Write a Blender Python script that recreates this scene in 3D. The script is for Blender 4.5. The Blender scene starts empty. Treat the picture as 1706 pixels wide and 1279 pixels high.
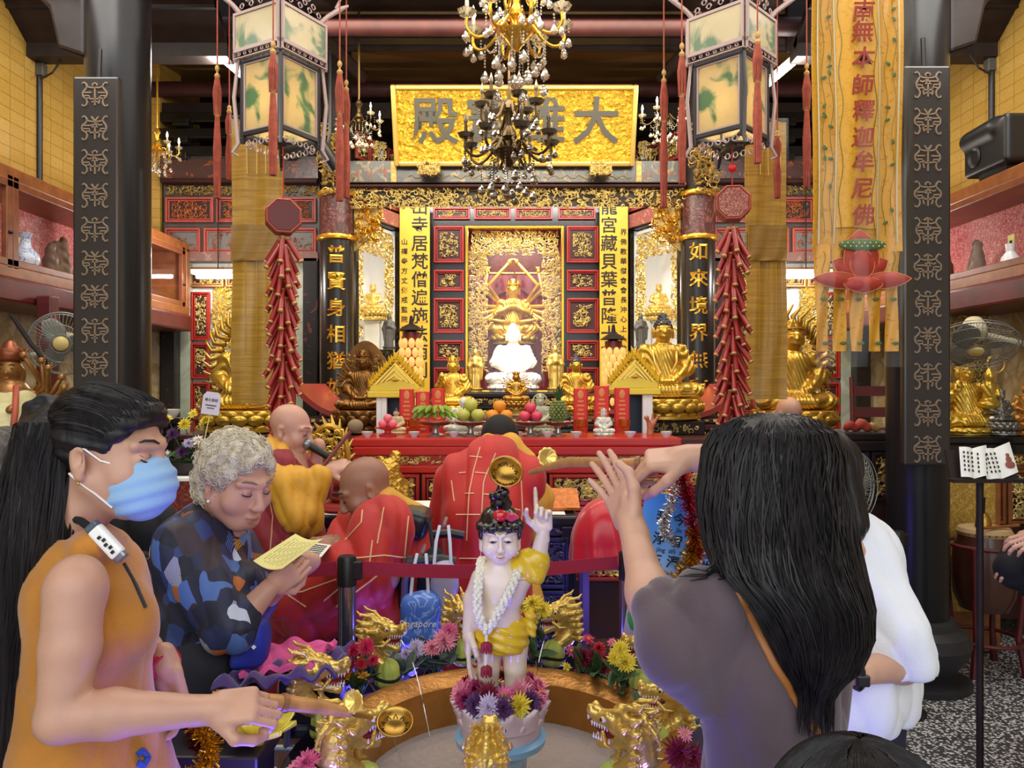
import bpy,math,random
import numpy as np
from mathutils import Vector,Matrix,noise as mnoise
from mathutils.bvhtree import BVHTree

sc=bpy.context.scene
C=sc.collection
PI=math.pi
F=1289.0 # focal length in pixels of the 1706 x 1279 frame
EYE=1.65

# ---------------------------------------------------------------- camera, light, exposure
cam_d=bpy.data.cameras.new('camera')
cam_d.sensor_width=36.0
cam_d.lens=36.0*F/1706.0
cam_d.clip_start=0.05
cam=bpy.data.objects.new('camera',cam_d)
C.objects.link(cam)
cam.location=(0,0,EYE)
cam.rotation_euler=(PI/2,0,0)
sc.camera=cam

sc.view_settings.view_transform='Standard'
sc.view_settings.look='None'
sc.view_settings.gamma=1.0
sc.view_settings.exposure=0.22
sc.view_settings.use_curve_mapping=False

world=bpy.data.worlds.new('world')
sc.world=world
world.use_nodes=True
bgn=world.node_tree.nodes['Background']
bgn.inputs[0].default_value=(0.86,0.93,1.0,1)
bgn.inputs[1].default_value=0.85

def lamp(name,kind,loc,power,col=(1,1,1),size=0.1,size_y=None,target=None,spot=60,blend=.5):
 l=bpy.data.lights.new(name,kind)
 l.energy=power
 l.color=col
 if kind=='AREA':
  l.size=size
  if size_y:
   l.shape='RECTANGLE'
   l.size_y=size_y
 else:
  l.shadow_soft_size=size
 if kind=='SPOT':
  l.spot_size=math.radians(spot)
  l.spot_blend=blend
 o=bpy.data.objects.new(name,l)
 C.objects.link(o)
 o.location=loc
 if target is not None:
  o.rotation_euler=(Vector(target)-Vector(loc)).to_track_quat('-Z','Y').to_euler()
 return o

WARM=(1.0,.86,.66)
WHITE=(1.0,.95,.88)
lamp('hall_top_fill','AREA',(0,3.1,4.35),80,WHITE,4.4,2.6,(0,3.4,0))  # unseen area fill added to light the hall from above; no fixture
lamp('altar_top_fill','AREA',(0,5.6,4.2),105,WARM,3.6,.8,(0,7.6,1.6))  # added fill aimed down at the altar, no fixture behind it
lamp('daylight_from_open_front','AREA',(0,-.9,2.9),66,(.95,.97,1.0),5.5,2.4,(0,5.0,1.7))
lamp('shrine_spot','SPOT',(0,6.3,3.3),105,(1,.97,.92),.05,None,(0,8.05,1.8),24,.7)
lamp('shrine_niche_light','AREA',(0,8.62,3.335),22,WHITE,.8,.3,(0,8.6201,2.0))
lamp('altar_wall_fill','AREA',(0,7.42,3.72),50,WHITE,2.6,.12,(0,8.2,2.0))  # added fill hidden behind the painted beam, brightens the carved wall
lamp('left_alcove_light','POINT',(-2.75,6.9,2.75),26,WHITE,.06)
lamp('right_alcove_light','POINT',(2.75,6.9,2.75),26,WHITE,.06)
lamp('left_bay_fill','AREA',(-2.7,4.3,4.2),40,WHITE,.9,2.2,(-3.3,5.6,1.0))  # added area fill for the tiled left bay, out of view
lamp('right_bay_fill','AREA',(2.7,4.3,4.2),42,WHITE,.9,2.2,(3.3,5.6,1.0))  # the same added fill, mirrored for the right bay
lamp('left_cabinet_light','AREA',(-3.30,5.6,2.97),42,WHITE,3.4,.06,(-3.6,5.6,2.5))
lamp('right_cabinet_light','AREA',(3.30,5.6,2.97),42,WHITE,3.4,.06,(3.6,5.6,2.5))
BLUE=(.16,.12,1.0)
lamp('blue_led_left','POINT',(-.42,1.36,.60),16,BLUE,.08)
lamp('blue_led_right','POINT',(.34,1.30,.60),14,BLUE,.08)
lamp('blue_led_back','POINT',(-.30,2.62,.55),8,BLUE,.06)
lamp('blue_led_floor','POINT',(.45,2.75,.5),12,BLUE,.06)

# ---------------------------------------------------------------- measuring
def P(px,py,d):
 """The place that the photograph shows at pixel (px, py), d metres into the hall."""
 return Vector(((px-853)/F*d,d,EYE-(py-639.5)/F*d))

def L(n,d):
 return n/F*d

# ---------------------------------------------------------------- materials
MATS={}

def lin(c):
 return tuple(((v/12.92)if v<=.04045 else((v+.055)/1.055)**2.4)for v in c)

def hexc(h):
 return lin(tuple(int(h[i:i+2],16)/255 for i in(0,2,4)))

class Mat:
 def __init__(s,name):
  s.m=bpy.data.materials.new(name)
  s.m.use_nodes=True
  s.t=s.m.node_tree
  s.b=s.t.nodes['Principled BSDF']
  s.n=s.t.nodes
 def node(s,typ,**kw):
  nd=s.n.new(typ)
  for k,v in kw.items():
   if k in nd.inputs:
    nd.inputs[k].default_value=v
   else:
    setattr(nd,k,v)
  return nd
 def link(s,a,b):
  s.t.links.new(a,b)
 def coord(s,which='Object',scale=None):
  tc=s.node('ShaderNodeTexCoord')
  mp=s.node('ShaderNodeMapping')
  if scale is not None:
   mp.inputs['Scale'].default_value=scale if hasattr(scale,'__len__')else(scale,)*3
  s.link(tc.outputs[which],mp.inputs['Vector'])
  return mp
 def ramp(s,fac,stops,interp='LINEAR'):
  r=s.node('ShaderNodeValToRGB')
  cr=r.color_ramp
  cr.interpolation=interp
  while len(cr.elements)<len(stops):
   cr.elements.new(.5)
  for e,(p,c)in zip(cr.elements,stops):
   e.position=p
   e.color=(*c,1)
  s.link(fac,r.inputs['Fac'])
  return r
 def bump(s,h,strength=.3,dist=.01):
  b=s.node('ShaderNodeBump')
  b.inputs['Strength'].default_value=strength
  b.inputs['Distance'].default_value=dist
  s.link(h,b.inputs['Height'])
  s.link(b.outputs['Normal'],s.b.inputs['Normal'])
  return b

def mat(name,col,rough=.5,metal=0.,bump=0.,bscale=60.,vary=0.,vscale=8.,sss=0.,spec=None,coat=0.,alpha=1.,sheen=0.,trans=0.):
 if name in MATS:
  return MATS[name]
 c=hexc(col)if isinstance(col,str)else col
 M=Mat(name)
 b=M.b
 b.inputs['Base Color'].default_value=(*c,1)
 b.inputs['Roughness'].default_value=rough
 b.inputs['Metallic'].default_value=metal
 if spec is not None:
  b.inputs['Specular IOR Level'].default_value=spec
 if coat:
  b.inputs['Coat Weight'].default_value=coat
  b.inputs['Coat Roughness'].default_value=.12
 if sheen:
  b.inputs['Sheen Weight'].default_value=sheen
 if sss:
  b.inputs['Subsurface Weight'].default_value=sss
  b.inputs['Subsurface Radius'].default_value=(.02,.008,.005)
 if alpha<1:
  b.inputs['Alpha'].default_value=alpha
 if trans:
  b.inputs['Transmission Weight'].default_value=trans
 mp=M.coord('Object')if(bump or vary)else None
 if bump:
  nz=M.node('ShaderNodeTexNoise',Scale=bscale,Detail=3.0)
  M.link(mp.outputs[0],nz.inputs['Vector'])
  M.bump(nz.outputs['Fac'],bump,.01)
 if vary:
  nz=M.node('ShaderNodeTexNoise',Scale=vscale,Detail=4.0)
  M.link(mp.outputs[0],nz.inputs['Vector'])
  lo=tuple(max(0,v*(1-vary))for v in c)
  hi=tuple(min(1,v*(1+vary))for v in c)
  r=M.ramp(nz.outputs['Fac'],[(.3,lo),(.7,hi)])
  M.link(r.outputs[0],b.inputs['Base Color'])
 MATS[name]=M.m
 return M.m

def emit(name,col,strength,base=None):
 if name in MATS:
  return MATS[name]
 c=hexc(col)if isinstance(col,str)else col
 M=Mat(name)
 M.b.inputs['Base Color'].default_value=(*(base or c),1)
 M.b.inputs['Emission Color'].default_value=(*c,1)
 M.b.inputs['Emission Strength'].default_value=strength
 MATS[name]=M.m
 return M.m

def glass_mat(name,tint=(1,1,1),gloss=.08,rough=.02):
 if name in MATS:
  return MATS[name]
 M=Mat(name)
 out=M.n['Material Output']
 tr=M.node('ShaderNodeBsdfTransparent')
 tr.inputs[0].default_value=(*tint,1)
 gl=M.node('ShaderNodeBsdfGlossy')
 gl.inputs['Roughness'].default_value=rough
 mx=M.node('ShaderNodeMixShader')
 mx.inputs[0].default_value=gloss
 M.link(tr.outputs[0],mx.inputs[1])
 M.link(gl.outputs[0],mx.inputs[2])
 M.link(mx.outputs[0],out.inputs[0])
 MATS[name]=M.m
 return M.m

# ---------------------------------------------------------------- mesh building
class MB:
 def __init__(s):
  s.v=[]
  s.f=[]
  s.M=None
 def add(s,vs,fs):
  n=len(s.v)
  if s.M is not None:
   vs=[tuple(s.M@Vector(v))for v in vs]
  s.v.extend(tuple(v)for v in vs)
  s.f.extend(tuple(i+n for i in f)for f in fs)
  return s
 def box(s,c,size,R=None):
  hx,hy,hz=(q/2 for q in size)
  vs=[Vector((x,y,z))for x in(-hx,hx)for y in(-hy,hy)for z in(-hz,hz)]
  if R is not None:
   vs=[R@v for v in vs]
  c=Vector(c)
  return s.add([v+c for v in vs],[(0,1,3,2),(4,6,7,5),(0,4,5,1),(2,3,7,6),(0,2,6,4),(1,5,7,3)])
 def tube(s,pts,r,n=6,cap=True,flat=1.0,closed=False):
  pts=[Vector(p)for p in pts]
  m=len(pts)
  rs=list(r)if hasattr(r,'__len__')else[r]*m
  t0=(pts[1]-pts[0]).normalized()if(pts[1]-pts[0]).length>0 else Vector((0,0,1))
  ref=Vector((0,1,0))if abs(t0.y)<.9 else Vector((1,0,0))
  nrm=(ref-t0*ref.dot(t0)).normalized()
  vs=[]
  for i in range(m):
   if closed:
    t=pts[(i+1)%m]-pts[i-1]
   else:
    t=pts[min(i+1,m-1)]-pts[max(i-1,0)]
   t=t.normalized()if t.length>1e-9 else t0
   nn=nrm-t*nrm.dot(t)
   if nn.length>1e-6:
    nrm=nn.normalized()
   b=t.cross(nrm)
   for k in range(n):
    a=2*PI*k/n
    vs.append(pts[i]+nrm*(math.cos(a)*rs[i]*flat)+b*(math.sin(a)*rs[i]))
  fs=[]
  for i in range(m if closed else m-1):
   j=(i+1)%m
   for k in range(n):
    k2=(k+1)%n
    fs.append((i*n+k,i*n+k2,j*n+k2,j*n+k))
  if cap and not closed:
   fs.append(tuple(range(n-1,-1,-1)))
   fs.append(tuple((m-1)*n+k for k in range(n)))
  return s.add(vs,fs)
 def cyl(s,a,b,r0,r1=None,n=16):
  return s.tube([a,b],[r0,r0 if r1 is None else r1],n)
 def lathe(s,prof,n=20,c=(0,0,0),wob=None,cap=True):
  vs=[]
  for i,(r,z)in enumerate(prof):
   for k in range(n):
    a=2*PI*k/n
    q=r*(wob(i,a)if wob else 1)
    vs.append((c[0]+q*math.cos(a),c[1]+q*math.sin(a),c[2]+z))
  fs=[]
  m=len(prof)
  for i in range(m-1):
   for k in range(n):
    k2=(k+1)%n
    fs.append((i*n+k,i*n+k2,(i+1)*n+k2,(i+1)*n+k))
  if cap:
   fs.append(tuple(range(n-1,-1,-1)))
   fs.append(tuple((m-1)*n+k for k in range(n)))
  return s.add(vs,fs)
 def ell(s,c,r,nu=12,nv=7,R=None):
  c=Vector(c)
  r=r if hasattr(r,'__len__')else(r,r,r)
  vs=[Vector((0,0,r[2]))]
  for j in range(1,nv):
   th=PI*j/nv
   for k in range(nu):
    a=2*PI*k/nu
    vs.append(Vector((r[0]*math.sin(th)*math.cos(a),r[1]*math.sin(th)*math.sin(a),r[2]*math.cos(th))))
  vs.append(Vector((0,0,-r[2])))
  if R is not None:
   vs=[R@v for v in vs]
  fs=[(0,1+k,1+(k+1)%nu)for k in range(nu)]
  for j in range(nv-2):
   for k in range(nu):
    a=1+j*nu
    k2=(k+1)%nu
    fs.append((a+k,a+nu+k,a+nu+k2,a+k2))
  e=len(vs)-1
  a=1+(nv-2)*nu
  fs+=[(e,a+(k+1)%nu,a+k)for k in range(nu)]
  return s.add([v+c for v in vs],fs)
 def prism(s,out,y0,y1):
  """an outline in the XZ plane, given depth along Y"""
  n=len(out)
  vs=[(x,y0,z)for x,z in out]+[(x,y1,z)for x,z in out]
  fs=[tuple(range(n)),tuple(range(2*n-1,n-1,-1))]
  fs+=[(i,i+n,(i+1)%n+n,(i+1)%n)for i in range(n)]
  return s.add(vs,fs)
 def grid(s,fn,nu,nv,closed=False):
  vs=[fn(i/nu,j/nv)for j in range(nv+1)for i in range(nu+(0 if closed else 1))]
  w=nu if closed else nu+1
  fs=[]
  for j in range(nv):
   for i in range(nu):
    i2=(i+1)%w
    fs.append((j*w+i,j*w+i2,(j+1)*w+i2,(j+1)*w+i))
  return s.add(vs,fs)
 def loft(s,rings,n=40,fold=None,cap=True):
  """rings of (centre, half width along x, half width along y, turn)"""
  vs=[]
  for i,(c,a,b,rt)in enumerate(rings):
   for k in range(n):
    t=2*PI*k/n
    q=fold(i/max(1,len(rings)-1),t)if fold else 1
    x,y=a*q*math.cos(t),b*q*math.sin(t)
    vs.append((c[0]+x*math.cos(rt)-y*math.sin(rt),c[1]+x*math.sin(rt)+y*math.cos(rt),c[2]))
  fs=[]
  for i in range(len(rings)-1):
   for k in range(n):
    k2=(k+1)%n
    fs.append((i*n+k,i*n+k2,(i+1)*n+k2,(i+1)*n+k))
  if cap:
   fs.append(tuple(range(n-1,-1,-1)))
   fs.append(tuple((len(rings)-1)*n+k for k in range(n)))
  return s.add(vs,fs)
 def sheet(s,fn,nu,nv,t=.004):
  """a curved sheet with real thickness t along its normal"""
  g=[[Vector(fn(i/nu,j/nv))for i in range(nu+1)]for j in range(nv+1)]
  w=nu+1
  fr,bk=[],[]
  for j in range(nv+1):
   for i in range(w):
    du=g[j][min(i+1,nu)]-g[j][max(i-1,0)]
    dv=g[min(j+1,nv)][i]-g[max(j-1,0)][i]
    n=du.cross(dv)
    n=n.normalized()if n.length>1e-12 else Vector((0,1,0))
    fr.append(g[j][i]+n*t/2)
    bk.append(g[j][i]-n*t/2)
  N=len(fr)
  fs=[]
  for j in range(nv):
   for i in range(nu):
    q=(j*w+i,j*w+i+1,(j+1)*w+i+1,(j+1)*w+i)
    fs.append(q)
    fs.append(tuple(N+k for k in reversed(q)))
  edge=[i for i in range(w)]+[j*w+nu for j in range(1,nv+1)]+[nv*w+i for i in range(nu-1,-1,-1)]+[j*w for j in range(nv-1,0,-1)]
  for a,b in zip(edge,edge[1:]+edge[:1]):
   fs.append((b,a,a+N,b+N))
  return s.add(fr+bk,fs)
 def mesh(s,name,material,smooth=True):
  me=bpy.data.meshes.new(name)
  me.from_pydata(s.v,[],s.f)
  if smooth:
   me.polygons.foreach_set('use_smooth',[True]*len(me.polygons))
  if material:
   me.materials.append(material)
  me.update()
  return me
 def build(s,name,material,parent=None,smooth=True,loc=None,bev=0,world=False,label=None,angle=None):
  return link(name,s.mesh(name,material,smooth),parent,loc,bev,world,label,35 if(smooth and angle is None)else angle)

def sharp(me,deg):
 me.update()
 try:
  me.set_sharp_from_angle(angle=math.radians(deg))
 except Exception:
  pass

def link(name,me,parent=None,loc=None,bev=0,world=False,label=None,angle=None):
 if angle:
  sharp(me,angle)
 o=bpy.data.objects.new(name,me)
 C.objects.link(o)
 if parent is not None:
  o.parent=parent
 if loc is not None:
  o.location=loc
 if world and parent is not None:
  o.location=-root_loc(parent)
 if bev:
  b=o.modifiers.new('bevel','BEVEL')
  b.width=bev
  b.segments=2
  b.limit_method='ANGLE'
 if label:
  o['label']=label
 return o

def root_loc(o):
 v=Vector(o.location)
 while o.parent is not None:
  o=o.parent
  v=v+Vector(o.location)
 return v

def thing(name,label,cat,loc=(0,0,0),rz=0,group=None):
 o=bpy.data.objects.new(name,None)
 o.empty_display_size=.05
 C.objects.link(o)
 o.location=loc
 o.rotation_euler=(0,0,rz)
 return tag(o,label,cat,group)

def tag(o,label,cat,group=None):
 o['label']=label
 o['category']=cat
 if group:
  o['group']=group
 return o

def struct(o):
 o['kind']='structure'
 return o

KIDS={}
def dup(root,loc,rz=0,label=None,group=None,scale=None,tilt=None):
 def kids(o):
  return[c for c in bpy.data.objects if c.parent==o]
 r=root.copy()
 C.objects.link(r)
 r.location=loc
 r.rotation_euler=(0,0,rz)if tilt is None else(tilt[0],tilt[1],rz)
 if scale:
  r.scale=(scale,)*3 if not hasattr(scale,'__len__')else scale
 if label:
  r['label']=label
 if group:
  r['group']=group
 if root.name not in KIDS:
  KIDS[root.name]=[(c,kids(c))for c in kids(root)]
 for ch,sub in KIDS[root.name]:
  c=ch.copy()
  C.objects.link(c)
  c.parent=r
  for g in sub:
   d=g.copy()
   C.objects.link(d)
   d.parent=c
 return r

# ---------------------------------------------------------------- soft bodies: a distance field turned into one continuous surface
class SDF:
 def __init__(s,res=.01,k=.02):
  s.res,s.k,s.ops,s.M=res,k,[],Matrix.Identity(4)
 def sc(s):
  return s.M.to_scale()[0]
 def cap(s,a,b,ra,rb=None,k=None,op='u'):
  q=s.sc()
  a,b=s.M@Vector(a),s.M@Vector(b)
  ra,rb=ra*q,(ra if rb is None else rb)*q
  k=(s.k if k is None else k)*q
  lo=[min(a[i]-ra,b[i]-rb)for i in range(3)]
  hi=[max(a[i]+ra,b[i]+rb)for i in range(3)]
  ba=b-a
  l2=max(ba.dot(ba),1e-12)
  def f(X,Y,Z):
   x,y,z=X-a.x,Y-a.y,Z-a.z
   t=np.clip((x*ba.x+y*ba.y+z*ba.z)/l2,0,1)
   return np.sqrt((x-t*ba.x)**2+(y-t*ba.y)**2+(z-t*ba.z)**2)-(ra+t*(rb-ra))
  s.ops.append((op,f,lo,hi,k))
  return s
 def chain(s,pts,rs,k=None,op='u'):
  for i in range(len(pts)-1):
   s.cap(pts[i],pts[i+1],rs[i],rs[i+1],k,op)
  return s
 def ell(s,c,r,R=None,k=None,op='u'):
  r=r if hasattr(r,'__len__')else(r,r,r)
  q=s.sc()
  k=(s.k if k is None else k)*q
  W=s.M@Matrix.Translation(Vector(c))@(R.to_4x4()if R is not None else Matrix.Identity(4))
  I=W.inverted()
  w=W.translation
  ext=[math.sqrt(sum((W[i][j]*r[j])**2 for j in range(3)))for i in range(3)]
  def f(X,Y,Z):
   x=I[0][0]*X+I[0][1]*Y+I[0][2]*Z+I[0][3]
   y=I[1][0]*X+I[1][1]*Y+I[1][2]*Z+I[1][3]
   z=I[2][0]*X+I[2][1]*Y+I[2][2]*Z+I[2][3]
   k0=np.sqrt((x/r[0])**2+(y/r[1])**2+(z/r[2])**2)
   k1=np.sqrt((x/r[0]**2)**2+(y/r[1]**2)**2+(z/r[2]**2)**2)+1e-9
   return k0*(k0-1)/k1*q
  s.ops.append((op,f,[w[i]-ext[i]for i in range(3)],[w[i]+ext[i]for i in range(3)],k))
  return s
 def box(s,c,h,rnd=.01,R=None,k=None,op='u'):
  q=s.sc()
  k=(s.k if k is None else k)*q
  W=s.M@Matrix.Translation(Vector(c))@(R.to_4x4()if R is not None else Matrix.Identity(4))
  I=W.inverted()
  w=W.translation
  ext=[sum(abs(W[i][j])*h[j]for j in range(3))for i in range(3)]
  def f(X,Y,Z):
   p=[np.abs(I[i][0]*X+I[i][1]*Y+I[i][2]*Z+I[i][3])-(h[i]-rnd)for i in range(3)]
   m=[np.maximum(v,0)for v in p]
   return(np.sqrt(m[0]**2+m[1]**2+m[2]**2)+np.minimum(np.maximum(np.maximum(p[0],p[1]),p[2]),0)-rnd)*q
  s.ops.append((op,f,[w[i]-ext[i]for i in range(3)],[w[i]+ext[i]for i in range(3)],k))
  return s
 def plane(s,p,n,k=0.0):
  """keeps the side the normal points away from"""
  p=s.M@Vector(p)
  n=(s.M.to_3x3()@Vector(n)).normalized()
  s.ops.append(('i',lambda X,Y,Z:(X-p.x)*n.x+(Y-p.y)*n.y+(Z-p.z)*n.z,None,None,k))
  return s
 def raw(s,disp=None):
  us=[o for o in s.ops if o[0]=='u']
  h=s.res
  lo=np.array([min(o[2][i]for o in us)for i in range(3)])-3*h
  hi=np.array([max(o[3][i]for o in us)for i in range(3)])+3*h
  n=np.ceil((hi-lo)/h).astype(int)+1
  ax=[(lo[i]+h*np.arange(n[i])).astype(np.float32)for i in range(3)]
  V=np.full(tuple(n),1.0,np.float32)
  for op,f,l,u,k in s.ops:
   if l is None:
    sl=(slice(None),)*3
   else:
    pad=k+2.5*h
    a=[max(0,int((l[i]-pad-lo[i])/h))for i in range(3)]
    b=[min(int(n[i]),int((u[i]+pad-lo[i])/h)+2)for i in range(3)]
    if any(b[i]<=a[i]for i in range(3)):
     continue
    sl=tuple(slice(a[i],b[i])for i in range(3))
   d=f(ax[0][sl[0]][:,None,None],ax[1][sl[1]][None,:,None],ax[2][sl[2]][None,None,:])
   v=V[sl]
   if op=='u':
    if k>0:
     t=np.clip(.5+.5*(v-d)/k,0,1)
     V[sl]=v+(d-v)*t-k*t*(1-t)
    else:
     V[sl]=np.minimum(v,d)
   else:
    if op=='s':
     d=-d
    if k>0:
     t=np.clip(.5-.5*(v-d)/k,0,1)
     V[sl]=v+(d-v)*t+k*t*(1-t)
    else:
     V[sl]=np.maximum(v,d)
  return nets(V,lo,h)
 def build(s,name,material,parent=None,world=False,label=None,disp=None,loc=None,flat=False):
  me=raw_mesh(name,s.raw(),material,disp,not flat)
  return link(name,me,parent,loc,0,world,label)

def nets(V,lo,h):
 I=V<0
 n=V.shape
 c=[slice(0,m-1)for m in n]
 e=[slice(1,m)for m in n]
 cnt=np.zeros(tuple(m-1 for m in n),np.int8)
 acc=[np.zeros(cnt.shape,np.float32)for _ in range(3)]
 for axis in range(3):
  o1,o2=[i for i in range(3)if i!=axis]
  for b1 in(0,1):
   for b2 in(0,1):
    s0,s1=[None]*3,[None]*3
    s0[axis],s1[axis]=c[axis],e[axis]
    for o,b in((o1,b1),(o2,b2)):
     s0[o]=s1[o]=e[o]if b else c[o]
    A,B=V[tuple(s0)],V[tuple(s1)]
    x=(I[tuple(s0)]!=I[tuple(s1)])
    t=np.where(x,A/np.where(x,A-B,1),0)
    cnt+=x
    acc[axis]+=t*x
    acc[o1]+=b1*x
    acc[o2]+=b2*x
 act=cnt>0
 idx=np.full(cnt.shape,-1,np.int64)
 ids=np.argwhere(act)
 idx[act]=np.arange(len(ids))
 cc=cnt[act].astype(np.float32)
 vs=np.stack([(ids[:,i]+acc[i][act]/cc)*h+lo[i]for i in range(3)],1)
 fs=[]
 for axis in range(3):
  o1,o2=[(1,2),(2,0),(0,1)][axis]
  s0,s1=[slice(None)]*3,[slice(None)]*3
  s0[axis],s1[axis]=c[axis],e[axis]
  A,B=I[tuple(s0)],I[tuple(s1)]
  for flip,q in((False,A&~B),(True,B&~A)):
   p=np.argwhere(q)
   p=p[(p[:,o1]>0)&(p[:,o2]>0)&(p[:,o1]<n[o1]-1)&(p[:,o2]<n[o2]-1)]
   if not len(p):
    continue
   def at(d1,d2):
    k=p.copy()
    k[:,o1]-=d1
    k[:,o2]-=d2
    return idx[k[:,0],k[:,1],k[:,2]]
   f=np.stack([at(1,1),at(0,1),at(0,0),at(1,0)],1)
   fs.append(f[:,::-1]if flip else f)
 fs=np.concatenate(fs)if fs else np.zeros((0,4),int)
 fs=fs[(fs>=0).all(1)]
 return vs,fs

def normals(vs,fs):
 a,b,c,d=(vs[fs[:,i]]for i in range(4))
 fn=np.cross(c-a,d-b)
 N=np.zeros_like(vs)
 for i in range(4):
  np.add.at(N,fs[:,i],fn)
 return N/(np.linalg.norm(N,axis=1,keepdims=True)+1e-9)

def raw_mesh(name,vf,material,disp=None,smooth=True):
 vs,fs=vf
 if disp is not None and len(fs):
  N=normals(vs,fs)
  vs=vs+N*np.asarray(disp(vs[:,0],vs[:,1],vs[:,2]),np.float32)[:,None]
 me=bpy.data.meshes.new(name)
 me.from_pydata(vs.tolist(),[],fs.tolist())
 if smooth:
  me.polygons.foreach_set('use_smooth',[True]*len(me.polygons))
 if material:
  me.materials.append(material)
 me.update()
 return me

def join_raw(parts):
 vs,fs,n=[],[],0
 for v,f in parts:
  vs.append(v)
  fs.append(f+n)
  n+=len(v)
 return np.concatenate(vs),np.concatenate(fs)

def frame(origin,fwd,up=(0,0,1),s=1.0):
 """a local frame whose -Y looks along fwd and whose Z is up"""
 y=-Vector(fwd).normalized()
 z=Vector(up)
 x=y.cross(z).normalized()
 z=x.cross(y)
 M=Matrix.Identity(4)
 for i in range(3):
  M[i][0],M[i][1],M[i][2],M[i][3]=x[i]*s,y[i]*s,z[i]*s,origin[i]
 return M

def rot(ax,deg):
 return Matrix.Rotation(math.radians(deg),3,ax)

# ---------------------------------------------------------------- lettering
def letters(body,size,material,depth=.003,bold=0.0,space=1.0,align='CENTER',shear=0.0):
 cu=bpy.data.curves.new('lettering','FONT')
 cu.body=body
 cu.size=size
 cu.align_x=align
 cu.align_y='CENTER'
 cu.extrude=depth
 cu.offset=bold
 cu.space_line=space
 cu.shear=shear
 cu.resolution_u=2
 o=bpy.data.objects.new('lettering',cu)
 C.objects.link(o)
 dg=bpy.context.evaluated_depsgraph_get()
 me=bpy.data.meshes.new_from_object(o.evaluated_get(dg),depsgraph=dg)
 bpy.data.objects.remove(o)
 bpy.data.curves.remove(cu)
 me.materials.clear()
 me.materials.append(material)
 me.transform(Matrix.Rotation(PI/2,4,'X')) # faces -Y
 return me

def write(body,size,material,parent,loc,depth=.003,bold=0.0,space=1.0,rz=0,name='lettering',rx=0,align='CENTER',shear=0.0):
 o=link(name,letters(body,size,material,depth,bold,space,align,shear),parent,loc)
 o.rotation_euler=(rx,0,rz)
 return o

def vertical(s):
 return '\n'.join(s)

# ---------------------------------------------------------------- the palette
def tile_wall():
 M=Mat('yellow_tiles')
 tc=M.node('ShaderNodeTexCoord')
 sx=M.node('ShaderNodeSeparateXYZ')
 cx=M.node('ShaderNodeCombineXYZ')
 M.link(tc.outputs['Object'],sx.inputs[0])
 M.link(sx.outputs['Y'],cx.inputs['X'])
 M.link(sx.outputs['Z'],cx.inputs['Y'])
 br=M.node('ShaderNodeTexBrick')
 br.offset=0.0
 br.inputs['Scale'].default_value=1.0
 br.inputs['Brick Width'].default_value=.17
 br.inputs['Row Height'].default_value=.095
 br.inputs['Mortar Size'].default_value=.0028
 br.inputs['Color1'].default_value=(*hexc('bd9a50'),1)
 br.inputs['Color2'].default_value=(*hexc('b38d40'),1)
 br.inputs['Mortar'].default_value=(*hexc('836a2c'),1)
 M.link(cx.outputs[0],br.inputs['Vector'])
 nz=M.node('ShaderNodeTexNoise',Scale=40.0,Detail=4.0)
 M.link(tc.outputs['Object'],nz.inputs['Vector'])
 mx=M.node('ShaderNodeMixRGB',blend_type='MULTIPLY')
 mx.inputs[0].default_value=.35
 rp=M.ramp(nz.outputs['Fac'],[(.35,(.75,.68,.5)),(.6,(1,1,1))])
 M.link(br.outputs['Color'],mx.inputs[1])
 M.link(rp.outputs[0],mx.inputs[2])
 M.link(mx.outputs[0],M.b.inputs['Base Color'])
 M.b.inputs['Roughness'].default_value=.3
 M.bump(br.outputs['Fac'],-.3,.003)
 return M.m

def marble_mat(name,c0,c1,scale=2.0):
 M=Mat(name)
 mp=M.coord('Object')
 nz=M.node('ShaderNodeTexNoise',Scale=scale,Detail=6.0,Distortion=2.0)
 M.link(mp.outputs[0],nz.inputs['Vector'])
 r=M.ramp(nz.outputs['Fac'],[(.35,hexc(c0)),(.52,hexc(c1)),(.6,hexc(c0))])
 M.link(r.outputs[0],M.b.inputs['Base Color'])
 M.b.inputs['Roughness'].default_value=.25
 return M.m

def floor_mat():
 M=Mat('granite_tiles')
 mp=M.coord('Object')
 vo=M.node('ShaderNodeTexVoronoi',Scale=62.0)
 M.link(mp.outputs[0],vo.inputs['Vector'])
 nz=M.node('ShaderNodeTexNoise',Scale=85.0,Detail=2.0)
 M.link(mp.outputs[0],nz.inputs['Vector'])
 ad=M.node('ShaderNodeMath',operation='ADD')
 M.link(vo.outputs['Distance'],ad.inputs[0])
 M.link(nz.outputs['Fac'],ad.inputs[1])
 r=M.ramp(ad.outputs[0],[(.72,hexc('dedbd6')),(.9,hexc('a9a7a4')),(1.0,hexc('454547'))])
 br=M.node('ShaderNodeTexBrick')
 br.offset=0.0
 br.inputs['Scale'].default_value=1.0
 br.inputs['Brick Width'].default_value=.3
 br.inputs['Row Height'].default_value=.3
 br.inputs['Mortar Size'].default_value=.004
 br.inputs['Color1'].default_value=(1,1,1,1)
 br.inputs['Color2'].default_value=(.86,.87,.88,1)
 br.inputs['Mortar'].default_value=(.3,.3,.32,1)
 M.link(mp.outputs[0],br.inputs['Vector'])
 mx=M.node('ShaderNodeMixRGB',blend_type='MULTIPLY')
 mx.inputs[0].default_value=1
 M.link(r.outputs[0],mx.inputs[1])
 M.link(br.outputs['Color'],mx.inputs[2])
 M.link(mx.outputs[0],M.b.inputs['Base Color'])
 M.b.inputs['Roughness'].default_value=.35
 return M.m

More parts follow.
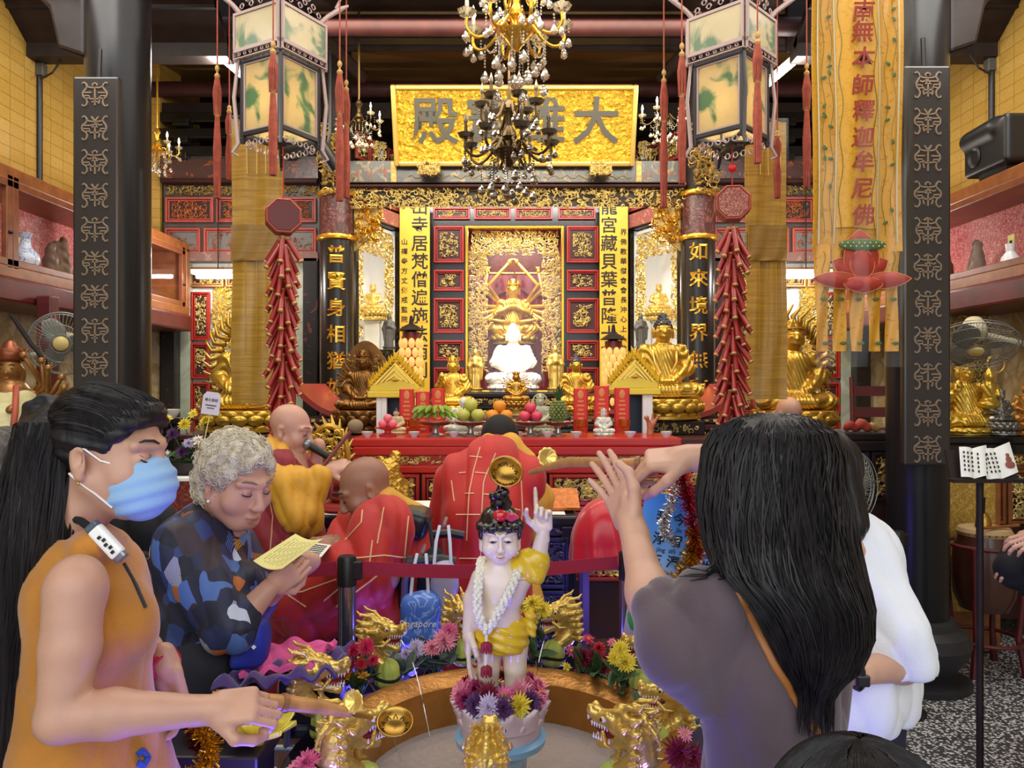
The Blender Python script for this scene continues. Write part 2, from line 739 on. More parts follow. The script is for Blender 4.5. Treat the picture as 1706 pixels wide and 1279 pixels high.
def lacquer_painted(name,base,paint,scale,thr=.62,rough=.3):
 """lacquer with sparse painted motifs in a second colour"""
 M=Mat(name)
 mp=M.coord('Object')
 nz=M.node('ShaderNodeTexNoise',Scale=scale,Detail=5.0,Distortion=1.5)
 M.link(mp.outputs[0],nz.inputs['Vector'])
 r=M.ramp(nz.outputs['Fac'],[(thr-.03,hexc(base)),(thr,hexc(paint)),(thr+.06,hexc(base))])
 M.link(r.outputs[0],M.b.inputs['Base Color'])
 M.b.inputs['Roughness'].default_value=rough
 M.bump(nz.outputs['Fac'],.25,.01)
 return M.m

def hammered_gold():
 M=Mat('hammered_gold')
 mp=M.coord('Object')
 vo=M.node('ShaderNodeTexVoronoi',Scale=26.0,feature='SMOOTH_F1')
 nz=M.node('ShaderNodeTexNoise',Scale=18.0,Detail=5.0,Distortion=2.5)
 M.link(mp.outputs[0],vo.inputs['Vector'])
 M.link(mp.outputs[0],nz.inputs['Vector'])
 ad=M.node('ShaderNodeMath',operation='ADD')
 M.link(vo.outputs['Distance'],ad.inputs[0])
 M.link(nz.outputs['Fac'],ad.inputs[1])
 M.bump(ad.outputs[0],.9,.03)
 M.b.inputs['Base Color'].default_value=(*hexc('dcb43c'),1)
 M.b.inputs['Metallic'].default_value=.7
 M.b.inputs['Roughness'].default_value=.33
 return M.m

tiles_m=tile_wall()
marble_m=marble_mat('beige_marble','cdbd9c','a8905f')
grey_marble=marble_mat('grey_marble','b9bdb0','98a08c',1.5)
pale_marble=marble_mat('pale_marble','e2e2dc','c5c7bd',1.5)
floor_m=floor_mat()
black_lac=mat('black_lacquer','181615',.26,coat=.12)
pillar_black=mat('pillar_paint','1d1c1e',.3,spec=.35,vary=.2,vscale=3)
dark_wood=mat('dark_wood','241a17',.55,vary=.35,vscale=9,spec=.3)
red_lac=mat('red_lacquer','a5261c',.35,bump=.05)
faded_red=mat('faded_red_frame','a84a40',.42,vary=.2,vscale=14)
maroon_wood=mat('maroon_wood','5a1a1a',.4,vary=.3)
brown_wood=mat('brown_wood','8a5127',.35,vary=.25,vscale=12)
red_brown=mat('red_brown_beam','351717',.55,vary=.3,spec=.3)
gold=mat('gold_leaf','d8b24c',.3,.7,bump=.25,bscale=45,vary=.18,vscale=16)
gold_smooth=mat('gold_polished','dba93a',.24,.8)
gold_pale=mat('gold_pale','e6c66a',.28,.65)
gold_carve=mat('gilded_carving','ddc57a',.36,.4,bump=.3,bscale=90,vary=.25,vscale=22)
gold_old=mat('old_gilding','a58849',.42,.45,bump=.35,bscale=60,vary=.4,vscale=25)
bronze=mat('bronze','7a5326',.34,.75,vary=.3)
brass=mat('brass','b48a3c',.28,.85)
dark_brass=mat('dark_brass','4a3a22',.35,.8)
chrome=mat('chrome','d0d2d8',.12,1.0)
steel=mat('grey_metal','8e9096',.35,.8)
black_plastic=mat('black_plastic','141416',.4)
black_cloth=mat('black_cloth','121216',.85,bump=.15,bscale=120)
white_paint=mat('white_paint','f1efe8',.45)
paper_white=mat('white_paper','efece2',.7)
paper_yellow=mat('yellow_paper','e6dd8e',.7)
ink=mat('black_ink','17130f',.6)
ink_dark=mat('grey_brush_ink','4c4b44',.45)
red_paper=mat('red_paper','d8281c',.5)
green_leaf=mat('green_leaf','35522a',.5,vary=.3,vscale=20)
clear_glass=glass_mat('clear_glass',(1,1,1),.02)
tinted_glass=glass_mat('cabinet_glass',(.97,.98,1),.035)
bulb_glow=emit('bulb_glow',(1,.95,.85),30)
cream_ceiling=mat('varnished_ceiling','84653a',.4,vary=.2,vscale=2)
brown_ceiling=mat('dark_ceiling_boards','2f2118',.5,vary=.3,vscale=2)
lotus_red=mat('lotus_red','a4302a',.5,vary=.25,vscale=25)

def panes(o):
 o['label']=o.get('label','clear glass pane')
 return o

# ---------------------------------------------------------------- the room
b=MB().box((0,3.9,-.05),(9.4,11.0,.1))
struct(b.build('floor',floor_m,smooth=False))
for s,nm in((-1,'left'),(1,'right')):
 w=MB().box((s*3.85,3.9,3.7),(.2,11.0,3.0))
 struct(w.build('wall_'+nm,tiles_m,smooth=False))
 w=MB().box((s*3.83,3.9,1.1),(.2,11.0,2.2))
 struct(w.build('wall_'+nm,marble_m,smooth=False))
w=MB().box((0,9.35,2.6),(9.4,.1,5.2))
struct(w.build('wall_back',dark_wood,smooth=False))
# return walls either side of the altar bay
for s,nm in((-1,'left'),(1,'right')):
 cx,cw=(-3.645,.19)if s<0 else(3.675,.13)
 w=MB().box((cx,8.05,3.79),(cw,.5,2.82))
 struct(w.build('wall_'+nm,tiles_m,smooth=False))
 w=MB().box((cx,8.04,1.19),(cw,.5,2.38))
 struct(w.build('wall_'+nm,marble_m,smooth=False))

# ceiling: flat boards over the nave, a slope rising to the back, sloping bays with skylights at both sides
b=MB().box((0,2.4,4.72),(4.4,8.1,.08))
struct(b.build('ceiling',brown_ceiling,smooth=False))
def quad(pts,t=.05):
 p=[Vector(q)for q in pts]
 n=(p[1]-p[0]).cross(p[3]-p[0]).normalized()*t
 return MB().add(p+[q+n for q in p],[(0,1,2,3),(7,6,5,4),(0,4,5,1),(1,5,6,2),(2,6,7,3),(3,7,4,0)])
b=quad([(-3.9,6.3,4.66),(3.9,6.3,4.66),(3.9,9.4,5.12),(-3.9,9.4,5.12)])
struct(b.build('ceiling',cream_ceiling,smooth=False))
for s,nm in((-1,'left'),(1,'right')):
 q=[(s*3.8,6.05,4.3),(s*2.2,6.05,4.3),(s*2.2,3.4,6.2),(s*3.8,3.4,6.2)]
 if s>0:
  q=q[::-1]
 b=quad(q,.06)
 b.box((s*3.0,6.05,4.28),(1.6,.16,.2))
 b.box((s*3.0,6.2,4.6),(1.6,.06,.6))
 for k in range(4):
  b.box((s*3.0,5.75-.32*k,4.46+.228*k),(1.6,.05,.05))
 struct(b.build('ceiling',dark_wood,smooth=False))
 # skylight panes set into the sloping boards
 fr=thing('window_1' if s<0 else 'window_2','','window')
 del fr['label'],fr['category']
 struct(fr)
 sky=emit('sky_through_pane',(.25,.62,1.0),1.6)
 g=MB()
 for(u0,u1,v0,v1)in((.05,.17,.06,.34),(.05,.17,.40,.62),(.24,.36,.02,.30),(.24,.36,.36,.62)):
  def pt(u,v):
   return Vector((s*(3.72-u*1.6),5.98-v*1.5,4.335+v*1.08))
  off=Vector((0,-.02,-.028))
  g.add([pt(u0,v0)+off,pt(u1,v0)+off,pt(u1,v1)+off,pt(u0,v1)+off],[(0,1,2,3)])
 g.build('pane',sky,fr,False)
 g=MB()
 for v in(.0,.37,.66):
  a,c=Vector((s*3.70,5.98-v*1.5,4.31+v*1.08)),Vector((s*3.1,5.98-v*1.5,4.31+v*1.08))
  g.tube([a,c],.016,4)
 for u in(.03,.205,.375):
  x=s*(3.72-u*1.6)
  g.tube([(x,5.98,4.30),(x,4.95,5.04)],.016,4)
 g.build('window_frame',black_lac,fr,False)

# purlins and tie beams
for i,(y,z,r,m)in enumerate(((6.0,4.42,.07,red_brown),(5.3,4.55,.07,red_brown),(7.75,4.60,.075,red_brown),(6.75,4.6,.05,dark_wood))):
 b=MB().cyl((-3.74,y,z),(3.74,y,z),r,n=20)
 struct(b.build('trim_1',m))
b=MB().box((0,6.35,4.55),(7.4,.12,.18)).box((0,7.9,4.42),(7.4,.12,.16))
struct(b.build('trim_2',dark_wood,smooth=False))
# black bracket tiers high on the back wall of each side bay
for s,nm in((-1,'left'),(1,'right')):
 b=MB()
 for k in range(4):
  b.box((s*2.75,7.84,4.34-.17*k),(1.6,.1+.05*(k%2),.1))
 for k in range(3):
  for xx in(2.2,2.75,3.3):
   b.box((s*xx,7.76,4.26-.17*k),(.16-.02*k,.14,.07))
 struct(b.build('trim_3',black_lac,bev=.01,smooth=False))

# long slanting rafters over the altar
for s in(-1,1):
 b=MB().tube([(s*1.9,4.7,4.60),(s*1.35,7.0,4.42)],[.06,.05],8)
 struct(b.build('trim_4',dark_wood,smooth=False))

# wall pipes
for s,px,d in((-1,66,6.0),(1,1652,5.95)):
 x=s*3.735
 y=abs(x)*F/abs(px-853)
 t=thing('drain_pipe','thin black pipe running down the yellow tiled wall on the %s side'%('left' if s<0 else 'right'),'pipe',(x,y,3.05),0,None)
 MB().cyl((0,0,0),(0,0,1.2),.022).build('tube',black_plastic,t)
 MB().box((0,0,1.08),(.09,.07,.1)).build('junction_box',mat('grey_box','4b4740',.5),t,bev=.008)
 MB().tube([(0,0,1.05),(-s*.06,-.08,.98),(-s*.16,-.1,1.02),(-s*.2,-.05,1.14)],.008,5).build('cable',black_plastic,t)

# ---------------------------------------------------------------- gilded relief
FIL={}
def filigree(w,h,n=None,seed=0,t=1.0,leafy=.5,depth=.02):
 """scrolls and leaves in the XZ plane about the origin, standing out towards -Y"""
 key=(round(w,3),round(h,3),n,seed,t)
 if key in FIL:
  return FIL[key]
 rnd=random.Random(seed*77+5)
 m=MB()
 n=n or int(w*h/.00062)
 for i in range(n):
  x,z=rnd.uniform(-w/2,w/2),rnd.uniform(-h/2,h/2)
  if rnd.random()<leafy:
   R=Matrix.Rotation(rnd.uniform(0,6.3),3,'Y')
   q=rnd.uniform(.010,.022)*t
   c=Vector((x,-rnd.uniform(.3,1)*depth,z))
   vs=[Vector((q*1.5,0,0)),Vector((0,0,q*.6)),Vector((-q*1.2,0,0)),Vector((0,0,-q*.6)),Vector((0,-q*.7,0)),Vector((0,q*.7,0))]
   m.add([R@v+c for v in vs],[(0,1,4),(1,2,4),(2,3,4),(3,0,4),(1,0,5),(2,1,5),(3,2,5),(0,3,5)])
  else:
   R0=rnd.uniform(.018,.042)*t
   a0,tw=rnd.uniform(0,6.3),rnd.choice((-1,1))*rnd.uniform(3.5,7.5)
   pts,rs=[],[]
   for k in range(8):
    u=k/7
    r=R0*(1-.75*u)
    px=min(w/2,max(-w/2,x+r*math.cos(a0+tw*u)))
    pz=min(h/2,max(-h/2,z+r*math.sin(a0+tw*u)))
    pts.append((px,-depth*(.3+.7*u),pz))
    rs.append((.0055-.003*u)*t)
   m.tube(pts,rs,4,False)
 FIL[key]=m
 return m

def fil_mesh(w,h,seed=0,n=None,t=1.0,material=None,depth=.02,cache={}):
 key=(round(w,3),round(h,3),seed,n,t,material.name)
 if key not in cache:
  cache[key]=filigree(w,h,n,seed,t,depth=depth).mesh('carving',material,False)
 return cache[key]

def ring(m,w,h,t,y0,y1,cx=0,cz=0):
 """a rectangular frame of band width t"""
 m.box((cx-w/2+t/2,(y0+y1)/2,cz),(t,y1-y0,h))
 m.box((cx+w/2-t/2,(y0+y1)/2,cz),(t,y1-y0,h))
 m.box((cx,(y0+y1)/2,cz+h/2-t/2),(w-2*t,y1-y0,t))
 m.box((cx,(y0+y1)/2,cz-h/2+t/2),(w-2*t,y1-y0,t))
 return m

recess_m=mat('panel_recess','3a1512',.6)
recess_dark=mat('dark_panel_recess','2a2220',.5)
def panel(parent,cx,cz,w,h,y=0,seed=0,frame_m=None,back=None,carve=None,name='carved_panel',fill=.66,thin=.02,n=None,t=.8):
 fr=ring(MB(),w,h,thin,-.03,.0)
 ring(fr,w-thin*2.6,h-thin*2.6,thin*.6,-.018,0)
 o=fr.build(name,frame_m or red_lac,parent,False,(cx,y,cz),bev=.003)
 MB().box((0,.004,0),(w-thin,.012,h-thin)).build('backing',back or recess_m,o,False)
 ww,hh=w-(w-2*thin)*(1-fill)-2*thin,h-(h-2*thin)*(1-fill)*(w/max(h,w))-2*thin
 link('carving',fil_mesh(ww,hh,seed,n,t,carve or gold_carve),o,(0,-.004,0))
 return o

# ---------------------------------------------------------------- the carved wall behind the altar: middle bay
DC=8.3
def X(px,d):
 return(px-853)/F*d
def Z(py,d):
 return EYE-(py-639.5)/F*d

scr=thing('carved_screen','black lacquer middle wall with gilded panels around the curtained shrine niche','carved wall',(0,DC,0))
m=MB()
xl,xr=X(716,DC),X(1003,DC)
nl,nr,nt=X(777,DC),X(938,DC),Z(377,DC)
m.box(((xl+nl)/2,.05,2.1),(nl-xl,.1,4.2))
m.box(((xr+nr)/2,.05,2.1),(xr-nr,.1,4.2))
m.box(((nl+nr)/2,.05,(nt+4.2)/2),(nr-nl,.1,4.2-nt))
m.box(((nl+nr)/2,.05,.6),(nr-nl,.1,1.2))
m.build('wall_board',black_lac,scr,False)
sd=0
for c0,c1 in((723,773),(944,997)):
 for y0,y1 in((377,438),(450,485),(497,555),(567,601),(612,662)):
  sd+=1
  panel(scr,(X(c0,DC)+X(c1,DC))/2,(Z(y0,DC)+Z(y1,DC))/2,X(c1,DC)-X(c0,DC),Z(y0,DC)-Z(y1,DC),-.002,sd%3)
for c0,c1 in((722,783),(790,851),(858,920),(930,992)):
 sd+=1
 panel(scr,(X(c0,DC)+X(c1,DC))/2,Z(356,DC),X(c1,DC)-X(c0,DC),Z(346,DC)-Z(366,DC),-.002,sd,fill=.8,back=recess_dark)
fr=ring(MB(),nr-nl+.02,nt-Z(655,DC),.03,-.05,.02,(nl+nr)/2,(nt+Z(655,DC))/2)
fr.build('niche_frame',gold_smooth,scr,False,bev=.006)
# the niche itself: box behind the opening
m=MB()
m.box(((nl+nr)/2,.84,2.2),(nr-nl+.1,.04,2.4))
m.box((nl-.03,.45,2.2),(.04,.74,2.4)).box((nr+.03,.45,2.2),(.04,.74,2.4))
m.box(((nl+nr)/2,.45,nt+.04),(nr-nl+.1,.74,.06)).box(((nl+nr)/2,.45,1.22),(nr-nl+.1,.74,.06))
m.build('niche_lining',maroon_wood,scr,False)
for cx,cz,w,h,s_ in(((nl+nr)/2,nt-.16,nr-nl-.1,.26,11),(nl+.12,nt-.9,.2,1.3,12),(nr-.12,nt-.9,.2,1.3,13)):
 link('niche_carving',fil_mesh(w,h,s_,None,1.1,gold_carve),scr,(cx,.12,cz))
# curtains behind the glass
def curtain_mat(name,base,pale):
 M=Mat(name)
 mp=M.coord('Object')
 vo=M.node('ShaderNodeTexVoronoi',Scale=11.0)
 M.link(mp.outputs[0],vo.inputs['Vector'])
 r=M.ramp(vo.outputs['Distance'],[(.0,hexc(pale)),(.13,hexc(base)),(.2,hexc(base))])
 M.link(r.outputs[0],M.b.inputs['Base Color'])
 M.b.inputs['Roughness'].default_value=.6
 M.b.inputs['Sheen Weight'].default_value=.4
 return M.m
red_curtain=curtain_mat('red_figured_silk','a3152a','d67a6a')
for s in(-1,1):
 cu=thing('shrine_curtain','red figured silk curtain drawn to the %s side inside the glazed shrine'%('left' if s<0 else 'right'),'curtain',((nl+nr)/2+s*.25,DC+.62,1.28))
 def fn(u,v):
  x=(u-.5)*.44
  wv=.028*math.sin(u*34)*(1-.3*v)
  zz=v*1.48
  pull=s*.03*math.sin(min(1,v*1.25)*PI)**2
  return(x+pull,wv,zz)
 MB().sheet(fn,60,16,.006).build('drape',red_curtain,cu)
 MB().sheet(lambda u,v:((u-.5)*.46,-.05-.02*math.sin(u*20),1.62-v*(.12+.12*math.sin(u*PI))),30,4,.006).build('pelmet',mat('maroon_velvet','6d1a2c',.8,sheen=.5),cu)
 MB().tube([(-.24,-.02,1.64),(.24,-.02,1.64)],.012,6).build('rail',brass,cu)
g=thing('shrine_glass','clear glass pane closing the front of the curtained shrine niche','glass pane',((nl+nr)/2,DC-.02,Z(655,DC)+.03))
MB().box((0,0,(nt-Z(655,DC))/2-.03),(nr-nl-.05,.008,nt-Z(655,DC)-.07)).build('pane',clear_glass,g,False)

# ---------------------------------------------------------------- slanting bays between the columns and the middle wall
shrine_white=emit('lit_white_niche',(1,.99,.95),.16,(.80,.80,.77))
for s,nm in((-1,'left'),(1,'right')):
 a=Vector((X(590 if s<0 else 1136,7.45),7.45,0))
 c=Vector((X(666 if s<0 else 1048,8.25),8.25,0))
 p0,p1=(a,c)if s<0 else(c,a)
 w=(p1-p0).length
 ang=math.atan2((p1-p0).y,(p1-p0).x)
 t=thing('carved_screen','slanting carved wall with a white lit glass niche on the %s of the shrine'%('left' if s<0 else 'right'),'carved wall',((p0+p1)/2),ang)
 zt,zb=3.28,2.46
 m=MB()
 ring(m,w,zt-2.0+.1,.05,-.02,.05,0,(zt+2.0)/2)
 m.box((0,.03,3.75),(w,.06,.9)).box((0,.03,1.0),(w,.06,2.0))
 m.build('wall_board',black_lac,t,False)
 for k in range(3):
  panel(t,(k-1)*w/3,3.62,w/3-.03,.3,0,20+k,fill=.75,back=recess_dark,frame_m=faded_red)
  panel(t,(k-1)*w/3,3.96,w/3-.03,.26,0,23+k,fill=.75,back=recess_dark,frame_m=faded_red)
 MB().box((0,-.03,3.36),(w,.06,.14)).build('carved_band',lacquer_painted('faded_carved_band'+nm,'8a4a44','b98d80',18),t,False)
 # white niche behind glass with a gilt leafy border
 m=MB().box((0,.32,2.6),(w-.06,.03,1.34)).box((-w/2+.04,.18,2.6),(.03,.3,1.34)).box((w/2-.04,.18,2.6),(.03,.3,1.34)).box((0,.18,3.24),(w-.1,.3,.03)).box((0,.17,1.97),(w-.1,.3,.06))
 m.build('niche_lining',shrine_white,t,False)
 for cx,cz,ww,hh,q in((0,3.1,w-.12,.28,31),(-w/2+.14,2.55,.17,.9,32),(w/2-.14,2.55,.17,.9,33)):
  link('niche_carving',fil_mesh(ww,hh,q,None,1.1,gold_pale),t,(cx,.06,cz))
 MB().box((0,-.01,2.62),(w-.1,.006,1.3)).build('pane',clear_glass,t,False,label='clear niche pane')
 link('fretwork',fil_mesh(w-.1,.3,35,None,1.3,dark_wood),t,(0,-.03,1.82))

# ---------------------------------------------------------------- outer bays
DO=7.8
post_m=lacquer_painted('black_post_red_twigs','1a1616','7a2f26',9,.66)
for s,nm in((-1,'left'),(1,'right')):
 x0,x1=(X(272,DO),X(532,DO))if s<0 else(X(1186,DO),X(1446,DO))
 cx,w=(x0+x1)/2,x1-x0
 t=thing('carved_screen','faded red and black panelled wall with marble doorway at the %s end of the altar'%('left' if s<0 else 'right'),'carved wall',(cx,DO,0))
 m=MB()
 m.box((0,.06,(Z(436,DO)+4.0)/2),(w,.1,4.0-Z(436,DO)))
 m.build('wall_board',mat('weathered_lacquer','47403f',.35,vary=.3,vscale=6),t,False)
 MB().box((0,-.02,Z(284,DO)),(w,.08,Z(268,DO)-Z(300,DO))).build('painted_beam',lacquer_painted('painted_beam_'+nm,'4a3230','a8552c',11,.6),t,False)
 MB().box((0,-.04,Z(304,DO)),(w,.1,.045)).build('moulding',red_brown,t,False,bev=.012)
 link('gilt_band',fil_mesh(w-.06,.09,41,None,.9,gold_old),t,(0,0,Z(317,DO)))
 for k in range(3):
  panel(t,(k-1)*w/3.05,Z(350,DO),w/3-.04,.25,0,42+k,frame_m=faded_red,back=recess_dark,carve=mat('red_gilt_relief','b5653a',.45,.3,vary=.4,vscale=20),fill=.8)
 for k in range(4):
  panel(t,(k-1.5)*w/4.05,Z(401,DO),w/4-.04,.25,0,45+k%3,frame_m=faded_red,back=mat('grey_recess','6c6a68',.5),carve=MATS['red_gilt_relief'],fill=.8,n=24)
 MB().box((0,-.03,Z(429,DO)),(w,.08,.09)).build('carved_band',lacquer_painted('faded_lintel_'+nm,'7c5b54','a58b7c',16),t,False)
 for q in(-1,1):
  MB().box((q*(w/2-.075),0,Z(430,DO)/2),(.15,.14,Z(430,DO))).build('post',post_m,t,False,bev=.01)
  MB().box((q*(w/2-.2),.08,Z(430,DO)/2),(.1,.06,Z(430,DO))).build('marble_jamb',grey_marble,t,False)
  for k,(y0,y1)in enumerate(((485,566),(571,630),(637,690),(696,760))):
   panel(t,q*(w/2-.35),(Z(y0,DO)+Z(y1,DO))/2,.19,Z(y0,DO)-Z(y1,DO),.08,50+k)
  link('gilt_border',fil_mesh(.2,1.5,55,None,1.2,gold_pale),t,(q*(w/2-.56),.1,2.0))
 for k in(-1,0,1):
  panel(t,k*.38,Z(460,DO),.36,.2,.08,56,frame_m=mat('gilt_red_frame','b0703a',.4,.3),fill=.8)
 MB().box((0,.14,1.5),(w-.4,.04,3.0)).build('marble_back',pale_marble,t,False)
 # dark twigs carved in the marble
 tw=MB()
 rnd=random.Random(3+s)
 for k in range(3):
  p=Vector((-.3+.3*k,.11,.9))
  pts=[p+Vector((.1*math.sin(j*.7+k),0,j*.14))for j in range(7)]
  tw.tube(pts,[.012-.0013*j for j in range(7)],5)
  for j in range(1,7):
   tw.tube([pts[j],pts[j]+Vector((rnd.choice((-1,1))*.1,0,.08))],[.006,.002],4)
 tw.build('inlaid_twigs',dark_wood,t)

# ---------------------------------------------------------------- black lacquer columns with gilt couplets
DCOL=7.2
def column(px,chars,label):
 x=X(px,DCOL)
 t=thing('lacquer_column',label,'column',(x,DCOL,0))
 r=.155
 MB().lathe([(r+.06,0),(r+.06,.1),(r+.02,.16),(r,.2),(r,Z(398,DCOL))],28).build('shaft',black_lac,t)
 MB().lathe([(r-.005,0),(r-.005,.43)],28,(0,0,Z(398,DCOL))).build('red_drum',lacquer_painted('faded_red_drum'+chars[0],'4a2a2a','8f5350',14,.55),t)
 for z in(Z(398,DCOL),Z(325,DCOL)):
  MB().lathe([(r,-.03),(r+.025,-.02),(r+.03,0),(r+.025,.02),(r,.03)],28,(0,0,z)).build('gilt_ring',gold_smooth,t)
 MB().lathe([(r-.02,0),(r-.02,4.75-Z(325,DCOL))],24,(0,0,Z(325,DCOL))).build('upper_shaft',dark_wood,t)
 ys=np.linspace(430,690,len(chars))if px<853 else np.linspace(425,690,len(chars))
 for k,ch in enumerate(chars):
  me=letters(ch,.17,gold_smooth,.006,.0025)
  for v in me.vertices: # bent round the shaft
   a=v.co.x/r
   rr=r+.004-v.co.y
   v.co.x,v.co.y=rr*math.sin(a),-rr*math.cos(a)
  o=link('lettering',me,t,(0,0,Z(ys[k],DCOL)))
  o.rotation_euler=(0,0,math.atan2(-x,DCOL)*.85)
 # dark gilded brackets at the head
 for k in range(2):
  link('bracket_carving',fil_mesh(.22,.5,60+k,70,1.5,gold_old,.09),t,(-.02 if k else .03,-.16,Z(285,DCOL)+.12*k))
 sgn=1 if px<853 else-1
 o=link('hanging_bracket',fil_mesh(.26,.42,63,110,1.2,gold_smooth,.05),t,(sgn*.3,.02,Z(365,DCOL)))
 MB().prism([(0,0),(sgn*.26,0),(sgn*.24,-.2),(sgn*.1,-.38),(0,-.46)],-.01,.03).build('bracket_board',gold_old,t,False,(sgn*.16,.02,Z(335,DCOL)))
 return t
column(561,'普賢身相猶如虛','black lacquer column with gold characters left of the shrine')
column(1163,'如來境界無有邊','black lacquer column with gold characters right of the shrine')

# ---------------------------------------------------------------- frieze, painted beam and the name board
t=thing('gilded_frieze','openwork gilded leaf frieze spanning between the two lacquer columns','frieze',(X(860,DCOL),DCOL-.05,Z(331,DCOL)))
wf=X(1140,DCOL)-X(580,DCOL)
MB().box((0,.05,0),(wf,.02,.14)).build('backing',mat('frieze_back','2c2013',.6),t,False)
link('carving',fil_mesh(wf,.19,70,620,1.0,gold_carve,.05),t,(0,.03,0))
MB().box((0,.0,.115),(wf,.1,.03)).build('gilt_rail',gold_smooth,t,False,bev=.008)
t=thing('painted_beam','long black painted beam with faded figures under the golden name board','beam',(X(860,DCOL),DCOL,Z(289,DCOL)))
MB().box((0,0,0),(wf,.12,.2)).build('board',lacquer_painted('beam_paint','3b4043','8d7a4c',8,.6),t,False)
MB().box((0,-.03,-.125),(wf,.14,.05)).build('moulding',red_brown,t,False,bev=.012)
for k in(-1,1):
 MB().box((k*1.13,-.065,0),(.05,.01,.19)).build('painted_border',gold_old,t,False)
rnd=random.Random(4)
m=MB()
for k in range(5):
 x0=-1.0+.42*k
 m.tube([(x0+.035*j,-.064,-.05+.018*math.sin(j*1.9+k))for j in range(12)],.004,4)
m.build('painted_scroll',gold_pale,t)
m=MB()
for k in range(12):
 x0=(-1.5 if k<6 else 1.18)+.06*(k%6)+rnd.uniform(-.02,.02)
 m.ell((x0,-.061,rnd.uniform(-.04,.02)),(rnd.uniform(.008,.016),.003,rnd.uniform(.02,.05)),8,5)
m.build('painted_figures',mat('faded_red_paint','8a5a4a',.6),t)

tilt=math.atan2(.22,Z(147,6.9)-Z(277,7.1))
t=thing('name_board','large golden name board with four dark brushed characters above the shrine','sign',(X(857,7.1),7.1,Z(277,7.1)))
t.rotation_euler=(tilt,0,0)
bw,bh=2.2,.70
MB().box((0,.02,bh/2),(bw-.06,.04,bh-.06)).build('board',hammered_gold(),t,False)
fr=ring(MB(),bw,bh,.045,-.035,.05,0,bh/2)
fr.build('gilt_frame',gold_pale,t,False,bev=.012)
for k,ch in enumerate('殿寶雄大'):
 write(ch,.43,ink_dark,t,(-.715+.483*k,-.012,bh*.52),.004,.006,name='brushed_character')
for k,px in enumerate((716,1000)):
 o=thing('gilded_bracket','carved gilded block holding up the %s end of the golden name board'%('left' if k==0 else 'right'),'bracket',(X(px,7.05),7.0,Z(284,7.05)))
 MB().box((0,.02,0),(.2,.1,.1)).build('block',gold_old,o,False,bev=.02)
 link('carving',fil_mesh(.2,.12,75+k,50,1.0,gold_carve,.04),o,(0,-.03,0))
for k,px in enumerate((634,1073)):
 o=thing('gilded_bracket','small gilded corner carving beside the %s edge of the name board'%('left' if k==0 else 'right'),'bracket',(X(px,7.3),7.3,Z(252,7.3)))
 link('carving',fil_mesh(.12,.18,78+k,40,.9,gold_carve,.04),o,(0,0,0))
 MB().box((0,.03,.0),(.1,.06,.2)).build('block',black_lac,o,False,bev=.02)

# ---------------------------------------------------------------- front pillars and their long plaques
def seal_glyph(seed,w,h):
 """one vase-shaped, mirror-symmetrical seal character as strokes in the unit frame"""
 rnd=random.Random(seed)
 S=[]
 top=rnd.choice((0,1,2))
 # horned top strokes, bulging sides, flared feet
 for s in(-1,1):
  S.append([(s*.50,.95),(s*.42,1.0),(s*.34,.93),(s*.30,.82),(s*.16,.78),(0,.78)])
  b=rnd.uniform(.42,.5)
  S.append([(s*.30,.82),(s*.36,.72),(s*b,.62),(s*(b+.02),.52),(s*b,.42),(s*.34,.32),(s*.30,.22),(s*.32,.10),(s*.40,.02),(s*.48,.04),(s*.49,.1)])
  if rnd.random()<.7:
   S.append([(s*.16,.40),(s*.18,.25),(s*.14,.12)])
  y=rnd.uniform(.44,.52)
  S.append([(s*.44,y),(s*.22,y),(s*.20,y-.1),(s*.36,y-.12)])
  if rnd.random()<.6:
   S.append([(s*.44,y+.13),(s*.12,y+.13)])
  else:
   S.append([(0,.72),(s*.2,.62),(s*.3,.66)])
 if top==0:
  S.append([(-.08,.84),(-.1,.92),(0,.97),(.1,.92),(.06,.86)])
 elif top==1:
  S.append([(-.16,.9),(0,1.0),(.16,.9)])
  S.append([(0,1.0),(0,.8)])
 else:
  S.append([(-.14,.98),(-.05,.86),(0,.82),(.05,.86),(.14,.98)])
 S.append([(0,.78),(0,rnd.choice((.0,.05)))])
 S.append([(-.2,.32),(.2,.32)])
 if rnd.random()<.5:
  S.append([(-.12,.2),(.12,.2)])
 if rnd.random()<.5:
  S.append([(-.12,.66),(.12,.54)])
  S.append([(.12,.66),(-.12,.54)])
 return[[(x*w,(z-.5)*h)for x,z in st]for st in S]

def front_pillar(px,d,r,nm):
 x=X(px,d)
 t=thing('pillar','tall round black pillar on the %s with a carved bracket at its head'%nm,'pillar',(x,d,0))
 t['kind']='thing'
 MB().lathe([(r,.3),(r,4.7)],40).build('shaft',pillar_black,t)
 MB().lathe([(r+.11,0),(r+.11,.03),(r+.03,.05),(r+.04,.1),(r+.09,.17),(r+.11,.23),(r+.09,.29),(r+.04,.32),(r+.03,.36),(r,.37)],36).build('base',mat('cast_base','2a292b',.5,vary=.2),t)
 s=-1 if px<853 else 1
 o=MB().prism([(0,4.6),(s*.62,4.6),(s*.6,4.28),(s*.42,4.12),(s*.34,3.85),(s*.2,3.72),(s*.15,3.5),(0,3.45)],-.05,.05).build('bracket_board',dark_wood,t,False,(s*r*.8,-.05,0),bev=.02)
 for k,(ox,oz,w,h)in enumerate(((.40,4.38,.42,.4),(.22,4.05,.3,.5))):
  link('bracket_carving',fil_mesh(w,h,80+k,120,1.7,gold_old,.08),o,(s*ox,-.05,oz))
 return t

